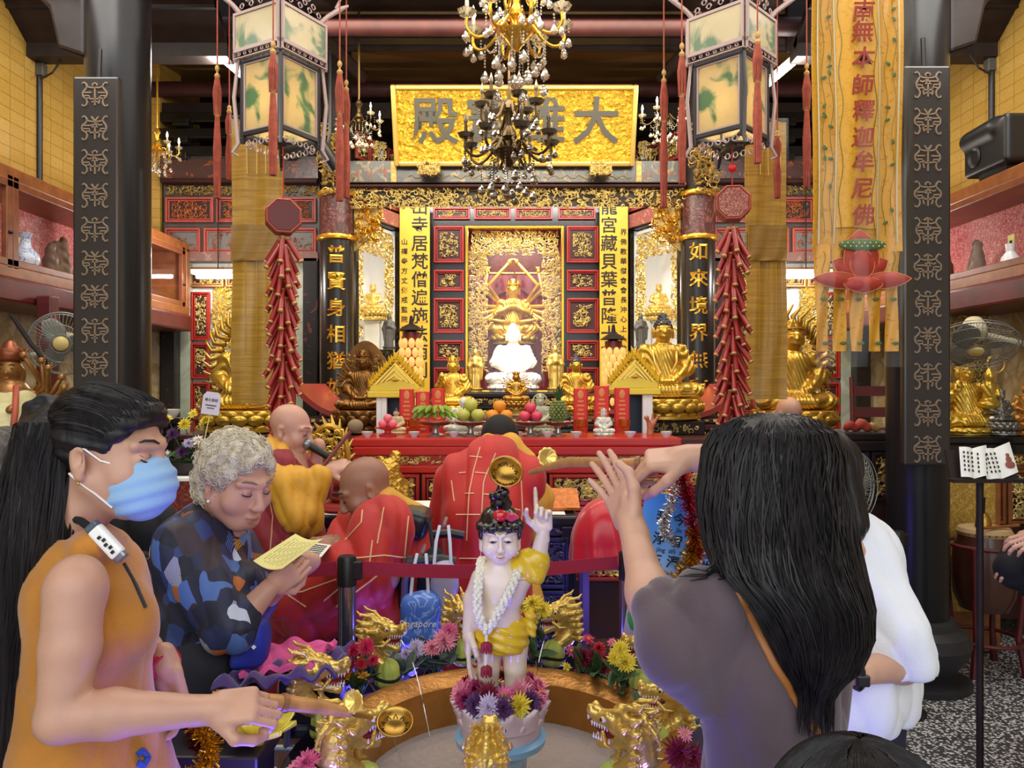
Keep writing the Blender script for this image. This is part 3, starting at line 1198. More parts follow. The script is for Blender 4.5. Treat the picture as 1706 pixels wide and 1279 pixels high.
def plaque(px0,px1,y0,y1,d,n,nm,seed):
 cx,w=X((px0+px1)/2,d),L(px1-px0,d)
 z0,z1=Z(y1,d),Z(y0,d)
 t=thing('couplet_board','long black hanging board of raised seal characters on the %s pillar'%nm,'wooden plaque',(cx,d,z0))
 h=z1-z0
 MB().box((0,0,h/2),(w,.05,h)).build('board',mat('black_board','2c2624',.35,coat=.2),t,False,bev=.012)
 for k in range(n):
  m=MB()
  zc=h-(k+.55)*h/n
  for st in seal_glyph(seed+k,w*.56,h/n*.72):
   m.tube([(x,0,z)for x,z in st],.0052,5,True)
  m.build('seal_character',mat('bronze_lettering','94806a',.4,.35),t,True,(0,-.027,zc))
 MB().tube([(0,.01,h),(0,.02,h+.16)],.012,6).build('hanger',black_plastic,t)
 return t

front_pillar(197,4.35,.17,'left')
plaque(125,201,130,800,4.06,12,'left',100)
front_pillar(1528,4.3,.16,'right')
t=plaque(1502,1580,112,775,4.02,11,'right',140)

# ---------------------------------------------------------------- long display cabinets on the side walls
pink_back=lacquer_painted('red_ground_with_gold_specks','c2434f','f0c49c',34,.52,.7)
def display_cabinet(s,nm,y0,y1,posts):
 t=thing('display_cabinet','long brown glazed wall cabinet lined with red and gold on the %s wall'%nm,'cabinet',(s*3.73,(y0+y1)/2,2.34))
 ln=y1-y0
 dp,h=.52,.70
 m=MB()
 m.box((-s*dp/2,0,.03),(dp,ln,.08)).box((-s*dp/2,0,h-.04),(dp,ln,.09))
 for e in(-1,1):
  m.box((-s*dp/2,e*(ln/2-.03),h/2),(dp,.06,h-.1))
 m.build('case',brown_wood,t,False,bev=.008)
 MB().box((-s*.03,0,h/2),(.02,ln-.1,h-.14)).build('back_panel',pink_back,t,False)
 for a,c in zip(posts[:-1],posts[1:]):
  f=MB()
  cy,w=(a+c)/2-(y0+y1)/2,c-a
  x=-s*(dp-.02)
  for q in(-1,1):
   f.box((x,cy+q*(w/2-.03),h/2),(.04,.06,h-.1))
  f.box((x,cy,.09),(.04,w,.05)).box((x,cy,h-.105),(.04,w,.05))
  o=f.build('glazed_door',mat('reddish_wood','7c4526',.32,vary=.25,vscale=14),t,False,bev=.006)
  MB().box((x,cy,h/2),(.006,w-.1,h-.16)).build('pane',tinted_glass,o,False)
  MB().ell((x-s*.03,cy+w/2-.04,h*.4),.014).build('handle',black_plastic,o)
 MB().box((-s*.3,0,-.09),(.5,ln,.16)).build('cornice_beam',maroon_wood,t,False,bev=.02)
 return t
display_cabinet(-1,'left',3.4,7.7,[3.5,4.98,6.5,7.6])
display_cabinet(1,'right',3.3,7.6,[3.4,4.62,6.1,7.5])

# ---------------------------------------------------------------- palace lanterns
lan_wood=mat('lantern_wood','2e2a2b',.35)
lan_light=mat('lantern_pale_edge','b39a92',.4)
def lantern_panel_mat(name,thin):
 M=Mat(name)
 mp=M.coord('Object')
 nz=M.node('ShaderNodeTexNoise',Scale=5.0,Detail=3.0,Distortion=.6)
 M.link(mp.outputs[0],nz.inputs['Vector'])
 r=M.ramp(nz.outputs['Fac'],[(.40,hexc('6f8a68')),(.5,hexc('d3c296')),(1,hexc('e4d2a4'))])
 M.link(r.outputs[0],M.b.inputs['Base Color'])
 M.b.inputs['Roughness'].default_value=.3
 tr=M.node('ShaderNodeBsdfTranslucent')
 M.link(r.outputs[0],tr.inputs[0])
 mx=M.node('ShaderNodeMixShader')
 mx.inputs[0].default_value=thin
 M.link(M.b.outputs[0],mx.inputs[1])
 M.link(tr.outputs[0],mx.inputs[2])
 M.link(mx.outputs[0],M.n['Material Output'].inputs[0])
 return M.m
lan_panel=lantern_panel_mat('lantern_painted_pane',.6)
lan_top=lantern_panel_mat('lantern_upper_pane',.2)
tassel_red=mat('tassel_red','a34b35',.7,vary=.25,vscale=30)
def scrollwork(m,w,z,n,r,t,y,up=1):
 for k in range(n):
  cx=-w/2+w*(k+.5)/n
  for s in(-1,1):
   m.tube([(cx+s*r*(1-.6*u)*math.cos(u*5)*.9,y,z+up*(r*.6+r*(1-.6*u)*math.sin(u*5)))for u in np.linspace(0,1,8)],t,4,False)
 return m

def lantern(name_label,loc,rz):
 t=thing('palace_lantern',name_label,'lantern',loc,rz)
 hw,hb=.185,.46
 # body posts and rails
 m=MB()
 for sx in(-1,1):
  for sy in(-1,1):
   m.box((sx*hw,sy*hw,hb/2),(.03,.03,hb+.12))
 for z in(.0,hb):
  for s in(-1,1):
   m.box((0,s*hw,z),(2*hw,.026,.03)).box((s*hw,0,z),(.026,2*hw,.03))
 m.build('body_frame',lan_wood,t,False,bev=.004)
 for k in range(4):
  R=Matrix.Rotation(k*PI/2,4,'Z')
  m=MB()
  m.M=R
  m.box((0,-hw+.004,hb/2),(2*hw-.04,.006,hb-.03))
  o=m.build('painted_pane',lan_panel,t,False)
  m=MB()
  m.M=R
  ring(m,2*hw-.03,hb-.02,.014,-hw-.008,-hw+.004,0,hb/2)
  scrollwork(m,2*hw-.05,-.04,5,.03,.0035,-hw,-1)
  scrollwork(m,2*hw-.05,hb+.02,6,.024,.003,-hw,-1)
  m.build('pane_trim',lan_light,o,False)
  m=MB()
  m.M=R
  # overhanging upper tier
  ring(m,2*hw+.07,.25,.018,-hw-.06,-hw-.04,0,hb+.17)
  ring(m,2*hw+.07,.065,.006,-hw-.06,-hw-.04,0,hb+.035)
  scrollwork(m,2*hw+.02,hb+.045,7,.016,.003,-hw-.05,-1)
  for q in range(3):
   scrollwork(m,(2*hw)*(1-.32*q),hb+.31+.035*q,4-q,.026,.0035,-hw-.05,1)
  u=m.build('upper_tier',lan_light,t,False)
  m=MB()
  m.M=R
  m.box((0,-hw-.048,hb+.17),(2*hw+.05,.006,.21))
  m.build('upper_pane',lan_top,u,False)
  # diagonal corner bracket with a dragon head
  m=MB()
  m.M=Matrix.Rotation(k*PI/2+PI/4,4,'Z')
  q=hw*1.414
  m.tube([(0,-q-.01,hb+.3),(0,-q-.07,hb+.36),(0,-q-.16,hb+.42),(0,-q-.22,hb+.45)],[.02,.016,.018,.008],6)
  m.tube([(0,-q-.13,hb+.42),(0,-q-.17,hb+.5),(0,-q-.23,hb+.52)],[.012,.008,.004],5)
  m.tube([(0,-q-.03,hb+.02),(0,-q-.06,hb*.5),(0,-q-.03,-.06),(0,-q-.07,-.12),(0,-q-.03,-.14)],[.012,.014,.016,.012,.008],6)
  m.build('corner_bracket',lan_light if k%2 else lan_wood,t)
 m=MB()
 for k in range(2):
  a=k*PI/2+PI/4
  q=hw*1.5
  m.tube([(q*math.cos(a),q*math.sin(a),-.03),(-q*math.cos(a),-q*math.sin(a),-.03)],.014,6)
 m.box((0,0,-.03),(.06,.06,.05))
 m.build('bottom_cross',lan_wood,t)
 MB().box((0,0,hb+.05),(2*hw+.06,2*hw+.06,.02)).box((0,0,hb+.29),(2*hw+.04,2*hw+.04,.02)).build('tier_board',lan_wood,t,False)
 MB().ell((0,0,hb*.44),(.035,.035,.05)).build('bulb',emit('lantern_bulb',(1,.9,.7),18),t)
 MB().tube([(0,0,hb+.3),(0,0,(4.70-loc[2])/.9)],.012,6).build('hanging_rod',black_plastic,t)
 t.scale=(.8,.8,.9)
 lamp('lantern_light','POINT',(loc[0],loc[1],loc[2]+hb*.4),9,WARM,.045)
 return t
DL=4.5
lantern('dark palace lantern with landscape panes hanging beside the left pillar, above the plain drum',(X(468,DL),DL,Z(238,DL)+.03),math.radians(-29))
lantern('dark palace lantern with pale panes hanging before the right column, above the glittering drum',(X(1218,DL),DL,Z(238,DL)+.03),math.radians(-44))

def tassel(px,y0,y1,d,label):
 x,z0,z1=X(px,d),Z(y0,d),Z(y1,d)
 h=z0-z1
 t=thing('tassel',label,'tassel',(x,d,z0),0,'lantern tassels')
 MB().tube([(0,0,max(.05,4.68-z0)),(0,0,-h*.2)],.0045,5).build('cord',tassel_red,t)
 m=MB()
 m.ell((0,0,-h*.2),(.014,.014,.02),8,6).lathe([(.012,0),(.018,.012),(.012,.024)],10,(0,0,-h*.5)).lathe([(.012,0),(.018,.012),(.012,.024)],10,(0,0,-h*.26)).cyl((0,0,-h*.18),(0,0,-h*.5),.006,n=6)
 m.build('knot',mat('tassel_knot','c99a55',.5),t)
 rnd=random.Random(px)
 m=MB()
 for a0,a1,n,w in((.26,.49,16,.022),(.50,1.0,22,.02)):
  for k in range(n):
   a=2*PI*k/n
   m.tube([(.011*math.cos(a),.011*math.sin(a),-h*a0),(w*math.cos(a),w*math.sin(a),-h*(a0*.6+a1*.4)),(w*.8*math.cos(a)+rnd.uniform(-.003,.003),w*.8*math.sin(a),-h*a1)],[.003,.0045,.003],4,False)
 m.build('fringe',tassel_red,t,False)
 return t
for px,y0,y1,d,lb in(
(455,20,292,4.05,'long red tassel hanging in front of the left palace lantern'),
(362,60,330,4.6,'faded red tassel hanging between the left pillar and the left palace lantern'),
(382,150,300,5.1,'short dark red tassel close behind the left palace lantern, before the silk banner'),
(566,50,335,4.3,'paired red tassel at the outer right side of the left palace lantern, nearer the lantern'),
(577,90,330,4.9,'paired red tassel beside the left chandelier, further from the lantern'),
(1262,5,272,4.05,'long brown-red tassel hanging in front of the right palace lantern'),
(1136,20,306,4.3,'red tassel hanging at the left corner of the right palace lantern'),
(1106,65,345,4.7,'brown-red tassel crossing the small candle chandelier on the right'),
(1344,60,312,4.6,'dull red tassel hanging between the right lantern and the embroidered banner'),
(1295,195,330,4.9,'dark short tassel at the right edge of the right palace lantern')):
 tassel(px,y0,y1,d,lb)

# ---------------------------------------------------------------- chandeliers
crystal=mat('crystal','f6f0dc',.04,0,spec=1.0,trans=.88)
crystal_dark=mat('smoky_crystal','5c5240',.1,.2,spec=1.0,trans=.4)
def drop(m,c,s):
 m.lathe([(.0005,s*1.0),(s*.22,s*.75),(s*.42,s*.3),(s*.40,s*.1),(s*.2,-s*.08),(.0005,-s*.14)],7,c,None,False)
def chandelier(px,y_mid,d,R,arms,tiers,label,metal,glass_m,lit=True,hang=True,drops=True,up=1.0,bulb=None):
 x,z=X(px,d),Z(y_mid,d)
 t=thing('chandelier',label,'chandelier',(x,d,z))
 k=R/.32
 prof=[(.01,-.12),(.03,-.10),(.05,-.07),(.11,-.02),(.12,0),(.05,.03),(.035,.07),(.06,.1),(.05,.14),(.025,.18),(.03,.26),(.055,.3),(.04,.34),(.015,.37),(.015,.45)]
 MB().lathe([(r*k,q*k*up)for r,q in prof],18).build('stem',metal,t)
 if hang:
  MB().tube([(0,0,.4*k*up),(0,0,4.7-z)],.009,6).build('hanging_chain',metal,t)
 rnd=random.Random(int(px))
 for tier,(rr,zz,n)in enumerate(tiers):
  for a in range(n):
   th=2*PI*(a+.35+.5*tier)/n
   cs,sn=math.cos(th),math.sin(th)
   q=rr*R
   z0=zz*k
   pts=[(.04*k,z0+.02*k),(.3*q,z0+.07*k),(.55*q,z0-.02*k),(.8*q,z0-.055*k),(q,z0-.01*k),(q,z0+.06*k)]
   pp=[]
   for u in np.linspace(0,len(pts)-1,15):
    i=min(int(u),len(pts)-2)
    f=u-i
    p0,p1,p2,p3=pts[max(i-1,0)],pts[i],pts[i+1],pts[min(i+2,len(pts)-1)]
    c=[.5*(2*p1[j]+(p2[j]-p0[j])*f+(2*p0[j]-5*p1[j]+4*p2[j]-p3[j])*f*f+(3*p1[j]-p0[j]-3*p2[j]+p3[j])*f**3)for j in(0,1)]
    pp.append((c[0]*cs,c[0]*sn,c[1]))
   arm=MB().tube(pp,.011*k,7).build('arm',metal,t)
   e=(q*cs,q*sn,z0+.06*k)
   MB().lathe([(.012*k,0),(.045*k,.012*k),(.06*k,.04*k),(.05*k,.042*k),(.015*k,.015*k)],14,e,lambda i,a_:1+.06*math.cos(a_*7)).build('cup',glass_m,arm)
   MB().lathe([(.013*k,.01*k),(.013*k,.1*k)],10,e).build('candle_tube',mat('candle_sleeve','cfc6ad',.5)if lit else metal,arm)
   MB().lathe([(.006*k,.1*k),(.016*k,.125*k),(.012*k,.155*k),(.001,.19*k)],10,e).build('bulb',bulb or(bulb_glow if lit else glass_m),arm)
   if drops:
    m=MB()
    for b in range(3):
     a2=th+(b-1)*.16
     qq=q*(1+.08*(b-1))
     lz=z0+.03*k
     ln=rnd.uniform(.05,.12)*k
     for j in range(int(ln/.018)):
      m.ell((qq*math.cos(a2),qq*math.sin(a2),lz-j*.018),.0065*k,6,4)
     drop(m,(qq*math.cos(a2),qq*math.sin(a2),lz-ln-.055*k),.055*k)
    m.build('crystal_drop',glass_m,arm)
 if drops:
  n=14
  for a in range(n):
   th=2*PI*a/n
   m=MB()
   r0,r1=.11*k,(.62 if a%2 else .38)*R
   for j in range(12):
    u=j/11
    r_=r1+(r0-r1)*u
    m.ell((r_*math.cos(th),r_*math.sin(th),-.02*k-.12*k*math.sin(u*PI)*.6-.06*k*(1-u)),.0065*k,6,4)
   ln=.1*k+.12*k*rnd.random()
   for j in range(int(ln/.018)):
    m.ell((r1*math.cos(th),r1*math.sin(th),-.08*k-j*.018),.0065*k,6,4)
   drop(m,(r1*math.cos(th),r1*math.sin(th),-.08*k-ln-.07*k),.07*k)
   m.build('crystal_strand',glass_m,t)
  m=MB()
  for j in range(3):
   th=j*2.1
   for b in range(int(.14*k/.018)):
    m.ell((.02*math.cos(th),.02*math.sin(th),-.12*k-b*.018),.0065*k,6,4)
   drop(m,(.02*math.cos(th),.02*math.sin(th),-.34*k),.075*k)
  m.build('crystal_strand',glass_m,t)
 return t
chandelier(860,55,4.6,.30,8,((1,0,8),(.62,.28,6)),'bright crystal chandelier of gilt arms hanging nearest, at the top of the hall',gold_smooth,crystal)
chandelier(848,252,5.6,.32,8,((1,.0,8),(.62,.26,6)),'dark unlit brass chandelier hanging across the golden name board',dark_brass,crystal_dark,lit=False)
chandelier(598,207,6.2,.17,5,((1,0,5),),'small candle chandelier hanging left of the golden name board',dark_brass,crystal,bulb=emit('dim_bulb',(1,.96,.9),2.0))
chandelier(1106,200,6.2,.17,5,((1,0,5),),'small lit candle chandelier hanging right of the golden name board',dark_brass,crystal)
chandelier(262,252,6.6,.17,6,((1,0,6),),'small gilt chandelier of lit candles against the left tiled wall',gold_smooth,crystal)
lamp('chandelier_light','POINT',(X(860,4.6),4.6,4.2),16,WARM,.2)

# ---------------------------------------------------------------- strings of red firecrackers
cracker_red=mat('firecracker_red','951a12',.32,coat=.25)
def firecrackers(px,d,y_drum,y0,y1,seed,label,face_m,turn,bead=False):
 x=X(px,d)
 t=thing('firecracker_string',label,'firecracker string',(x,d,Z(y_drum,d)))
 R=L(31,d)
 out=[(R*math.cos(a),R*math.sin(a))for a in(PI/8+k*PI/4 for k in range(8))]
 o=MB().prism(out,-.05,.05).build('octagon_drum',mat('drum_red','7e1d1a',.4,vary=.2),t,False,bev=.006)
 o.rotation_euler=(0,0,turn)
 f=MB().prism([(q*.82,w*.82)for q,w in out],-.056,-.05).build('drum_face',face_m,o,False)
 rr=MB()
 for a,b in zip(out,out[1:]+out[:1]):
  rr.tube([(a[0]*.92,-.052,a[1]*.92),(b[0]*.92,-.052,b[1]*.92)],.005,4)
 rr.build('drum_edging',mat('drum_edging','b5513c',.4),o)
 MB().tube([(0,0,R),(0,0,Z(238,DL)-.01-Z(y_drum,d))],.004,5).build('cord',mat('red_cord','b3302a',.6),t)
 if bead:
  MB().ell((0,0,Z(280,d)-Z(y_drum,d)),.025).build('red_bead',mat('bead_red','d8222a',.3),t)
 zt,zb=Z(y0,d)-Z(y_drum,d),Z(y1,d)-Z(y_drum,d)
 MB().tube([(0,0,-R),(0,0,zb)],.006,6).build('core_cord',mat('red_cord','b3302a',.6),t)
 base=MB().cyl((0,0,0),(0,0,-.16),.0155,n=10)
 me=base.mesh('firecracker',cracker_red)
 sharp(me,40)
 caps=MB().lathe([(.0165,.003),(.0165,-.008),(.012,-.009),(.012,-.151),(.0165,-.152),(.0165,-.163)],10)
 cm=caps.mesh('gilt_cap',mat('cracker_gilt','c79a5c',.35,.4))
 rnd=random.Random(seed)
 rows=22
 for k in range(rows):
  z=zt+(zb+.13-zt)*k/(rows-1)
  for j in range(4):
   a=j*PI/2+(k%2)*PI/4+rnd.uniform(-.2,.2)
   c=bpy.data.objects.new('firecracker',me)
   C.objects.link(c)
   c.parent=t
   c.location=(.018*math.cos(a),.018*math.sin(a),z+rnd.uniform(-.01,.01))
   tl=rnd.uniform(.3,.62)
   c.rotation_euler=(0,-tl,a)
   e=bpy.data.objects.new('gilt_cap',cm)
   C.objects.link(e)
   e.parent=c
 MB().ell((0,0,zb-.02),(.02,.02,.03)).build('end_bead',mat('bead_dark','2a2a22',.4),t)
 m=MB()
 for k in range(10):
  a=k*.628
  m.tube([(.008*math.cos(a),.008*math.sin(a),zb-.04),(.014*math.cos(a),.014*math.sin(a),zb-.26)],.003,4,False)
 m.build('fringe',mat('fringe_red','7d1f1c',.7),t)
 return t
spark=lacquer_painted('glitter_face','7a1f1a','e0a27a',70,.5,.35)
firecrackers(472,4.5,362,398,725,5,'hanging string of red firecrackers under a plain dark octagon drum, left',mat('drum_plain','5c1916',.5),.35)
firecrackers(1220,4.5,340,378,715,9,'hanging string of red firecrackers under a glittering octagon drum, right',spark,-.15,True)

# ---------------------------------------------------------------- yellow silk banners and paper couplets
def silk_mat(name,c0,c1,sc_=(3,3,60)):
 M=Mat(name)
 mp=M.coord('Object',sc_)
 nz=M.node('ShaderNodeTexNoise',Scale=1.0,Detail=3.0)
 M.link(mp.outputs[0],nz.inputs['Vector'])
 r=M.ramp(nz.outputs['Fac'],[(.35,hexc(c0)),(.65,hexc(c1))])
 M.link(r.outputs[0],M.b.inputs['Base Color'])
 M.b.inputs['Roughness'].default_value=.38
 M.b.inputs['Sheen Weight'].default_value=.3
 M.bump(nz.outputs['Fac'],.3,.01)
 return M.m
silk_y=silk_mat('yellow_silk','a47c22','c39a3a')
for px0,px1,y0,y1,d,nm in((386,468,195,672,5.05,'left'),(1243,1310,200,665,5.05,'right')):
 cx,w=X((px0+px1)/2,d),L(px1-px0,d)
 z0,z1=Z(y1,d),Z(y0,d)
 t=thing('silk_banner','plain old-gold silk banner under clear film hanging behind the %s firecrackers'%nm,'banner',(cx,d,z0))
 h=z1-z0
 MB().sheet(lambda u,v:((u-.5)*w*(1+.03*math.sin(v*9)),.008*math.sin(u*15+v*2)+.01*math.sin(v*7),h*(1-v)),36,40,.006).build('cloth',silk_y,t)
 MB().sheet(lambda u,v:((u-.5)*w*.96,-.03+.005*math.sin(u*12+v*5),h*(.62-.04*math.sin(v*3))-v*.22),20,8,.004).build('tied_band',silk_mat('yellow_silk_band','8f6a22','a17a2c'),t)
 m=MB()
 for q in(-.2,.02,.22,.36):
  m.tube([(q*w,-.018,h*.5),(q*w+.003,-.02,h*.34),(q*w,-.018,h*.18)],.0028,4).tube([(q*w*.9,-.018,h*.93),(q*w*.9+.004,-.02,h*.8)],.0028,4)
 m.build('gilt_stripe',gold_pale,t)
 MB().sheet(lambda u,v:((u-.5)*w*1.02,-.034+.004*math.sin(u*9+v*14),h*(1.0-v*1.02)),16,20,.001).build('clear_film',glass_mat('banner_film',(1,.98,.92),.012,.2),t,label='clear protective film')
 MB().tube([(-w/2,0,h),(w/2,0,h)],.012,8).build('rod',dark_wood,t)
 MB().tube([(-.02,0,h),(-.02,0,4.68-z0)],.003,4).build('cord',dark_wood,t)

scroll_y=mat('yellow_scroll_paper','dcae2c',.5,vary=.06)
for px0,px1,y0,y1,big,small,sx,nm in((666,716,342,655,'山寺居梵僧遍施法雨利','山禪寺方丈傳戒監院道和敬',-1,'left'),(999,1046,342,655,'龍宮藏貝葉普隆十方','界佛教華僧會會長沖心上人敬題',1,'right')):
 d=8.12
 cx,w,z0,z1=X((px0+px1)/2,d),L(px1-px0,d),Z(y1,d),Z(y0,d)
 t=thing('couplet_scroll','long yellow paper couplet with large black brush characters on the %s of the shrine'%nm,'scroll',(cx,d,z0))
 h=z1-z0
 MB().box((0,0,h/2),(w,.012,h)).build('paper',scroll_y,t,False)
 MB().tube([(-w/2-.01,0,h),(w/2+.01,0,h)],.012,8).tube([(-w/2-.01,0,0),(w/2+.01,0,0)],.012,8).build('roller',dark_wood,t)
 n=len(big)
 o=None
 for k,ch in enumerate(big):
  if h-.03-k*.19>.08:
   write(ch,.18,ink,t,(-sx*w*.17,-.008,h-.03-k*.19),.001,.0022,name='brush_character')
 write(vertical(small),.07,ink,t,(sx*w*.34,-.008,h*.52),.001,.001,1.45,name='small_inscription')

# the great embroidered banner in front of the right pillar
emb=lacquer_painted('embroidered_gold_silk','d29a2b','a9701c',26,.62,.38)
emb_field=lacquer_painted('embroidered_field','d9a436','c08a2a',34,.6,.35)
d=3.72
px0,px1,y1=1355,1500,605
cx,w=X((px0+px1)/2,d),L(px1-px0,d)
z0,z1=Z(y1,d),3.66
h=z1-z0
t=thing('embroidered_banner','great embroidered golden banner with red characters and a lotus, in clear film on the right','banner',(cx,d,z0))
def bn(u,v):
 return((u-.5)*w,.02*math.sin(u*11+.6*math.sin(v*4))+.012*math.sin(v*9+u*3),h*(1-v))
MB().sheet(lambda u,v:bn(u,v*.72),40,50,.005).build('cloth',emb,t)
MB().sheet(lambda u,v:Vector(bn(.24+u*.5,.0+v*.66))+Vector((0,-.014,0)),24,40,.004).build('centre_field',emb_field,t)
for k in range(5):
 MB().sheet(lambda u,v:((k-2+(u-.5)*(.86-.2*v))*w/5,.012*math.sin(u*4+k*2+v*6),h*.30-v*h*.27),8,16,.004).build('streamer',emb,t)
# the edging tapes and the sprays stitched down them
m=MB()
for u in(.06,.235,.745,.93):
 m.tube([Vector(bn(u,v))+Vector((0,-.02,0))for v in np.linspace(0,.7,30)],.0045,4)
m.build('edging',mat('tape_pale','c7c0a0',.5),t)
rnd=random.Random(8)
m,m2=MB(),MB()
for u in(.11,.19,.80,.88,.28,.70):
 pts=[Vector(bn(u+.018*math.sin(v*40),v))+Vector((0,-.022,0))for v in np.linspace(.02,.68,60)]
 m.tube(pts,.0016,4)
for k in range(26):
 u,v=rnd.choice((.12,.18,.82,.88)),rnd.uniform(.03,.68)
 m2.ell(Vector(bn(u,v))+Vector((0,-.02,0)),(.014,.003,.008),8,5,rot('Y',rnd.uniform(0,180)))
for k in range(5):
 m.tube([((k-2)*w/5+.008*math.sin(q),-.02,h*.28-q*.02)for q in range(13)],.0018,4)
 m2.ell(((k-2)*w/5,-.02,h*.16),(.016,.003,.009),8,5).ell(((k-2)*w/5+.01,-.02,h*.05),(.018,.003,.009),8,5)
m.build('embroidered_vine',mat('thread_olive','6f6a2c',.6),t)
m2.build('embroidered_leaf',mat('thread_green','4f6a3c',.6),t)
for k,ch in enumerate('南無本師釋迦牟尼佛'):
 yy=(28,62,105,150,192,236,276,320,364)[k]
 write(ch,.108,mat('embroidered_red','98281c',.55),t,(.008-.004*(k%2),-.045,Z(yy,d)-z0),.002,.0012,name='embroidered_character',shear=.12)
# lotus of stuffed petals
zl=Z(420,d)-z0
lot=MB()
edg=MB()
def petal(m,cx,cz,pw,ph,ang,y):
 R=Matrix.Rotation(-ang,3,'Y')
 def fn(u,v):
  wd=pw*(math.sin(PI*min(1,v*.96+.04))**.7)*(1-.15*v)
  p=R@Vector(((u-.5)*wd,0,v*ph))
  return p+Vector((cx,y-.018*math.sin(u*PI)*math.sin(v*PI),cz))
 m.sheet(fn,8,10,.005)
 edg.tube([fn(0,v)+Vector((0,-.004,0))for v in np.linspace(.05,1,9)]+[fn(1,v)+Vector((0,-.004,0))for v in np.linspace(1,.05,9)],.0017,4)
for k in range(7):
 a=math.radians(-60+20*k)
 petal(lot,math.sin(a)*.09,zl-.01,.075,.115,a*.8,-.028)
for a,q,y in((-62,.20,-.036),(62,.20,-.036),(-33,.185,-.046),(33,.185,-.046),(0,.155,-.056)):
 a=math.radians(a)
 petal(lot,math.sin(a)*.05,zl-.14,.125,q,a,y)
for a in(-86,86):
 a=math.radians(a)
 petal(lot,0,zl-.15,.085,.235,a,-.052)
petal(lot,.0,zl-.125,.20,-.08,0,-.064)
lo=lot.build('lotus_petals',lotus_red,t)
edg.build('petal_edging',mat('petal_edge','d99a6a',.5),lo)
MB().ell((0,-.058,zl+.025),(.115,.012,.030),24,8).build('seed_pod',mat('thread_green','4f6a3c',.6),t)
m=MB()
for k in range(16):
 m.ell((-.10+.20*(k/15),-.070,zl+.025+.008*(-1)**k),.0035,6,4)
m.build('seed_stitches',white_paint,t)
MB().sheet(lambda u,v:((u-.5)*w*1.06,-.085+.008*math.sin(u*7+v*21)+.012*math.sin(u*17+v*2),h*(1.0-v*1.01)),24,40,.0012).build('clear_film',glass_mat('banner_film',(1,.98,.92),.012,.2),t,label='crinkled clear film over the banner')
MB().tube([(-w/2-.02,-.03,h),(w/2+.02,-.03,h)],.014,8).build('rod',dark_wood,t)
MB().tube([(0,-.03,h),(0,-.03,4.68-z0)],.006,5).build('cord',dark_wood,t)

# ---------------------------------------------------------------- fluorescent battens, spots
for px,y,d,nm,dx in((372,100,6.2,'left',.5),(1318,108,6.2,'right',-.5)):
 p=P(px,y,d)
 t=thing('fluorescent_lamp','glaring white tube lamp under the dark ceiling on the %s'%nm,'lamp',p)
 a,c=Vector((-dx*.25,-.25,.08)),Vector((dx*.25,.25,-.08))
 MB().tube([a,c],.022,8).build('tube',emit('tube_glow',(1,.98,.95),26),t)
 MB().tube([a+Vector((0,0,.035)),c+Vector((0,0,.035))],.03,6).build('batten',white_paint,t)
 MB().tube([(0,0,.05),(0,0,4.66-p.z)],.008,5).build('hanger',black_plastic,t)
 lamp('tube_light','POINT',p+Vector((0,-.1,-.12)),16,WHITE,.1)
for s,nm in((-1,'left'),(1,'right')):
 p=P(350 if s<0 else 1356,452,7.45)
 t=thing('strip_lamp','white lamp glaring over the marble doorway at the %s end'%nm,'lamp',p)
 MB().box((0,.2,.02),(.5,.12,.05)).build('housing',white_paint,t,False,bev=.01)
 MB().tube([(0,.2,.04),(0,.2,4.8-p.z)],.006,5).build('hanger',black_plastic,t)
 MB().tube([(-.2,.18,-.02),(.2,.18,-.02)],.025,8).build('tube',emit('tube_glow',(1,.98,.95),26),t)
for px,y,d,tx in((545,255,6.3,'black cylinder spotlight beside the left lacquer column'),):
 p=P(px,y,d)
 t=thing('spotlight',tx,'spotlight',p)
 MB().cyl((-.05,-.06,.08),(.07,.03,-.12),.055,n=18).build('body',black_plastic,t)
 MB().tube([(0,.0,.02),(0,.1,.2),(0,.1,4.6-p.z)],.014,6).build('bracket',black_plastic,t)

# ---------------------------------------------------------------- altar tables
def altar_table(name,label,x0,x1,y0,y1,zt,tiers,mat_top,mat_body,carve,lip=.05,legs=True,back=None,nseed=0):
 t=thing(name,label,'table',((x0+x1)/2,(y0+y1)/2,0))
 w,dp=x1-x0,y1-y0
 MB().box((0,0,zt-.025),(w,dp,.05)).build('tabletop',mat_top,t,False,bev=.012)
 MB().box((0,.01,(zt-.05)/2+.06),(w-.1,dp-.08,zt-.17)).build('body',back or recess_m,t,False)
 z=zt-.05
 f=-dp/2+.03
 for k,(h,kind,n)in enumerate(tiers):
  if kind=='rail':
   MB().box((0,f-.012,z-h/2),(w-.04,.05,h)).build('rail',mat_top,t,False,bev=.008)
  elif kind=='band':
   o=MB().box((0,f,z-h/2),(w-.08,.02,h)).build('carved_band',mat_body,t,False)
   link('carving',fil_mesh(w-.14,h*.7,90+nseed+k,int(w*h/.0006),.7,carve,.015),o,(0,f-.012,z-h/2))
  else:
   pw=(w-.08)/n
   for q in range(n):
    panel(t,-w/2+.04+(q+.5)*pw,z-h/2,pw-.015,h-.01,f-.004,93+q%3+nseed,frame_m=mat_body,back=back,carve=carve,fill=.9,t=.95,n=int(pw*h/.0007))
  z-=h
 if legs:
  for sx in(-1,1):
   for sy in(-1,1):
    MB().box((sx*(w/2-.05),sy*(dp/2-.05),(zt-.05)/2),(.08,.08,zt-.05)).build('leg',mat_body,t,False,bev=.01)
 return t
red_bright=mat('bright_red_lacquer','b3201a',.28,coat=.25)
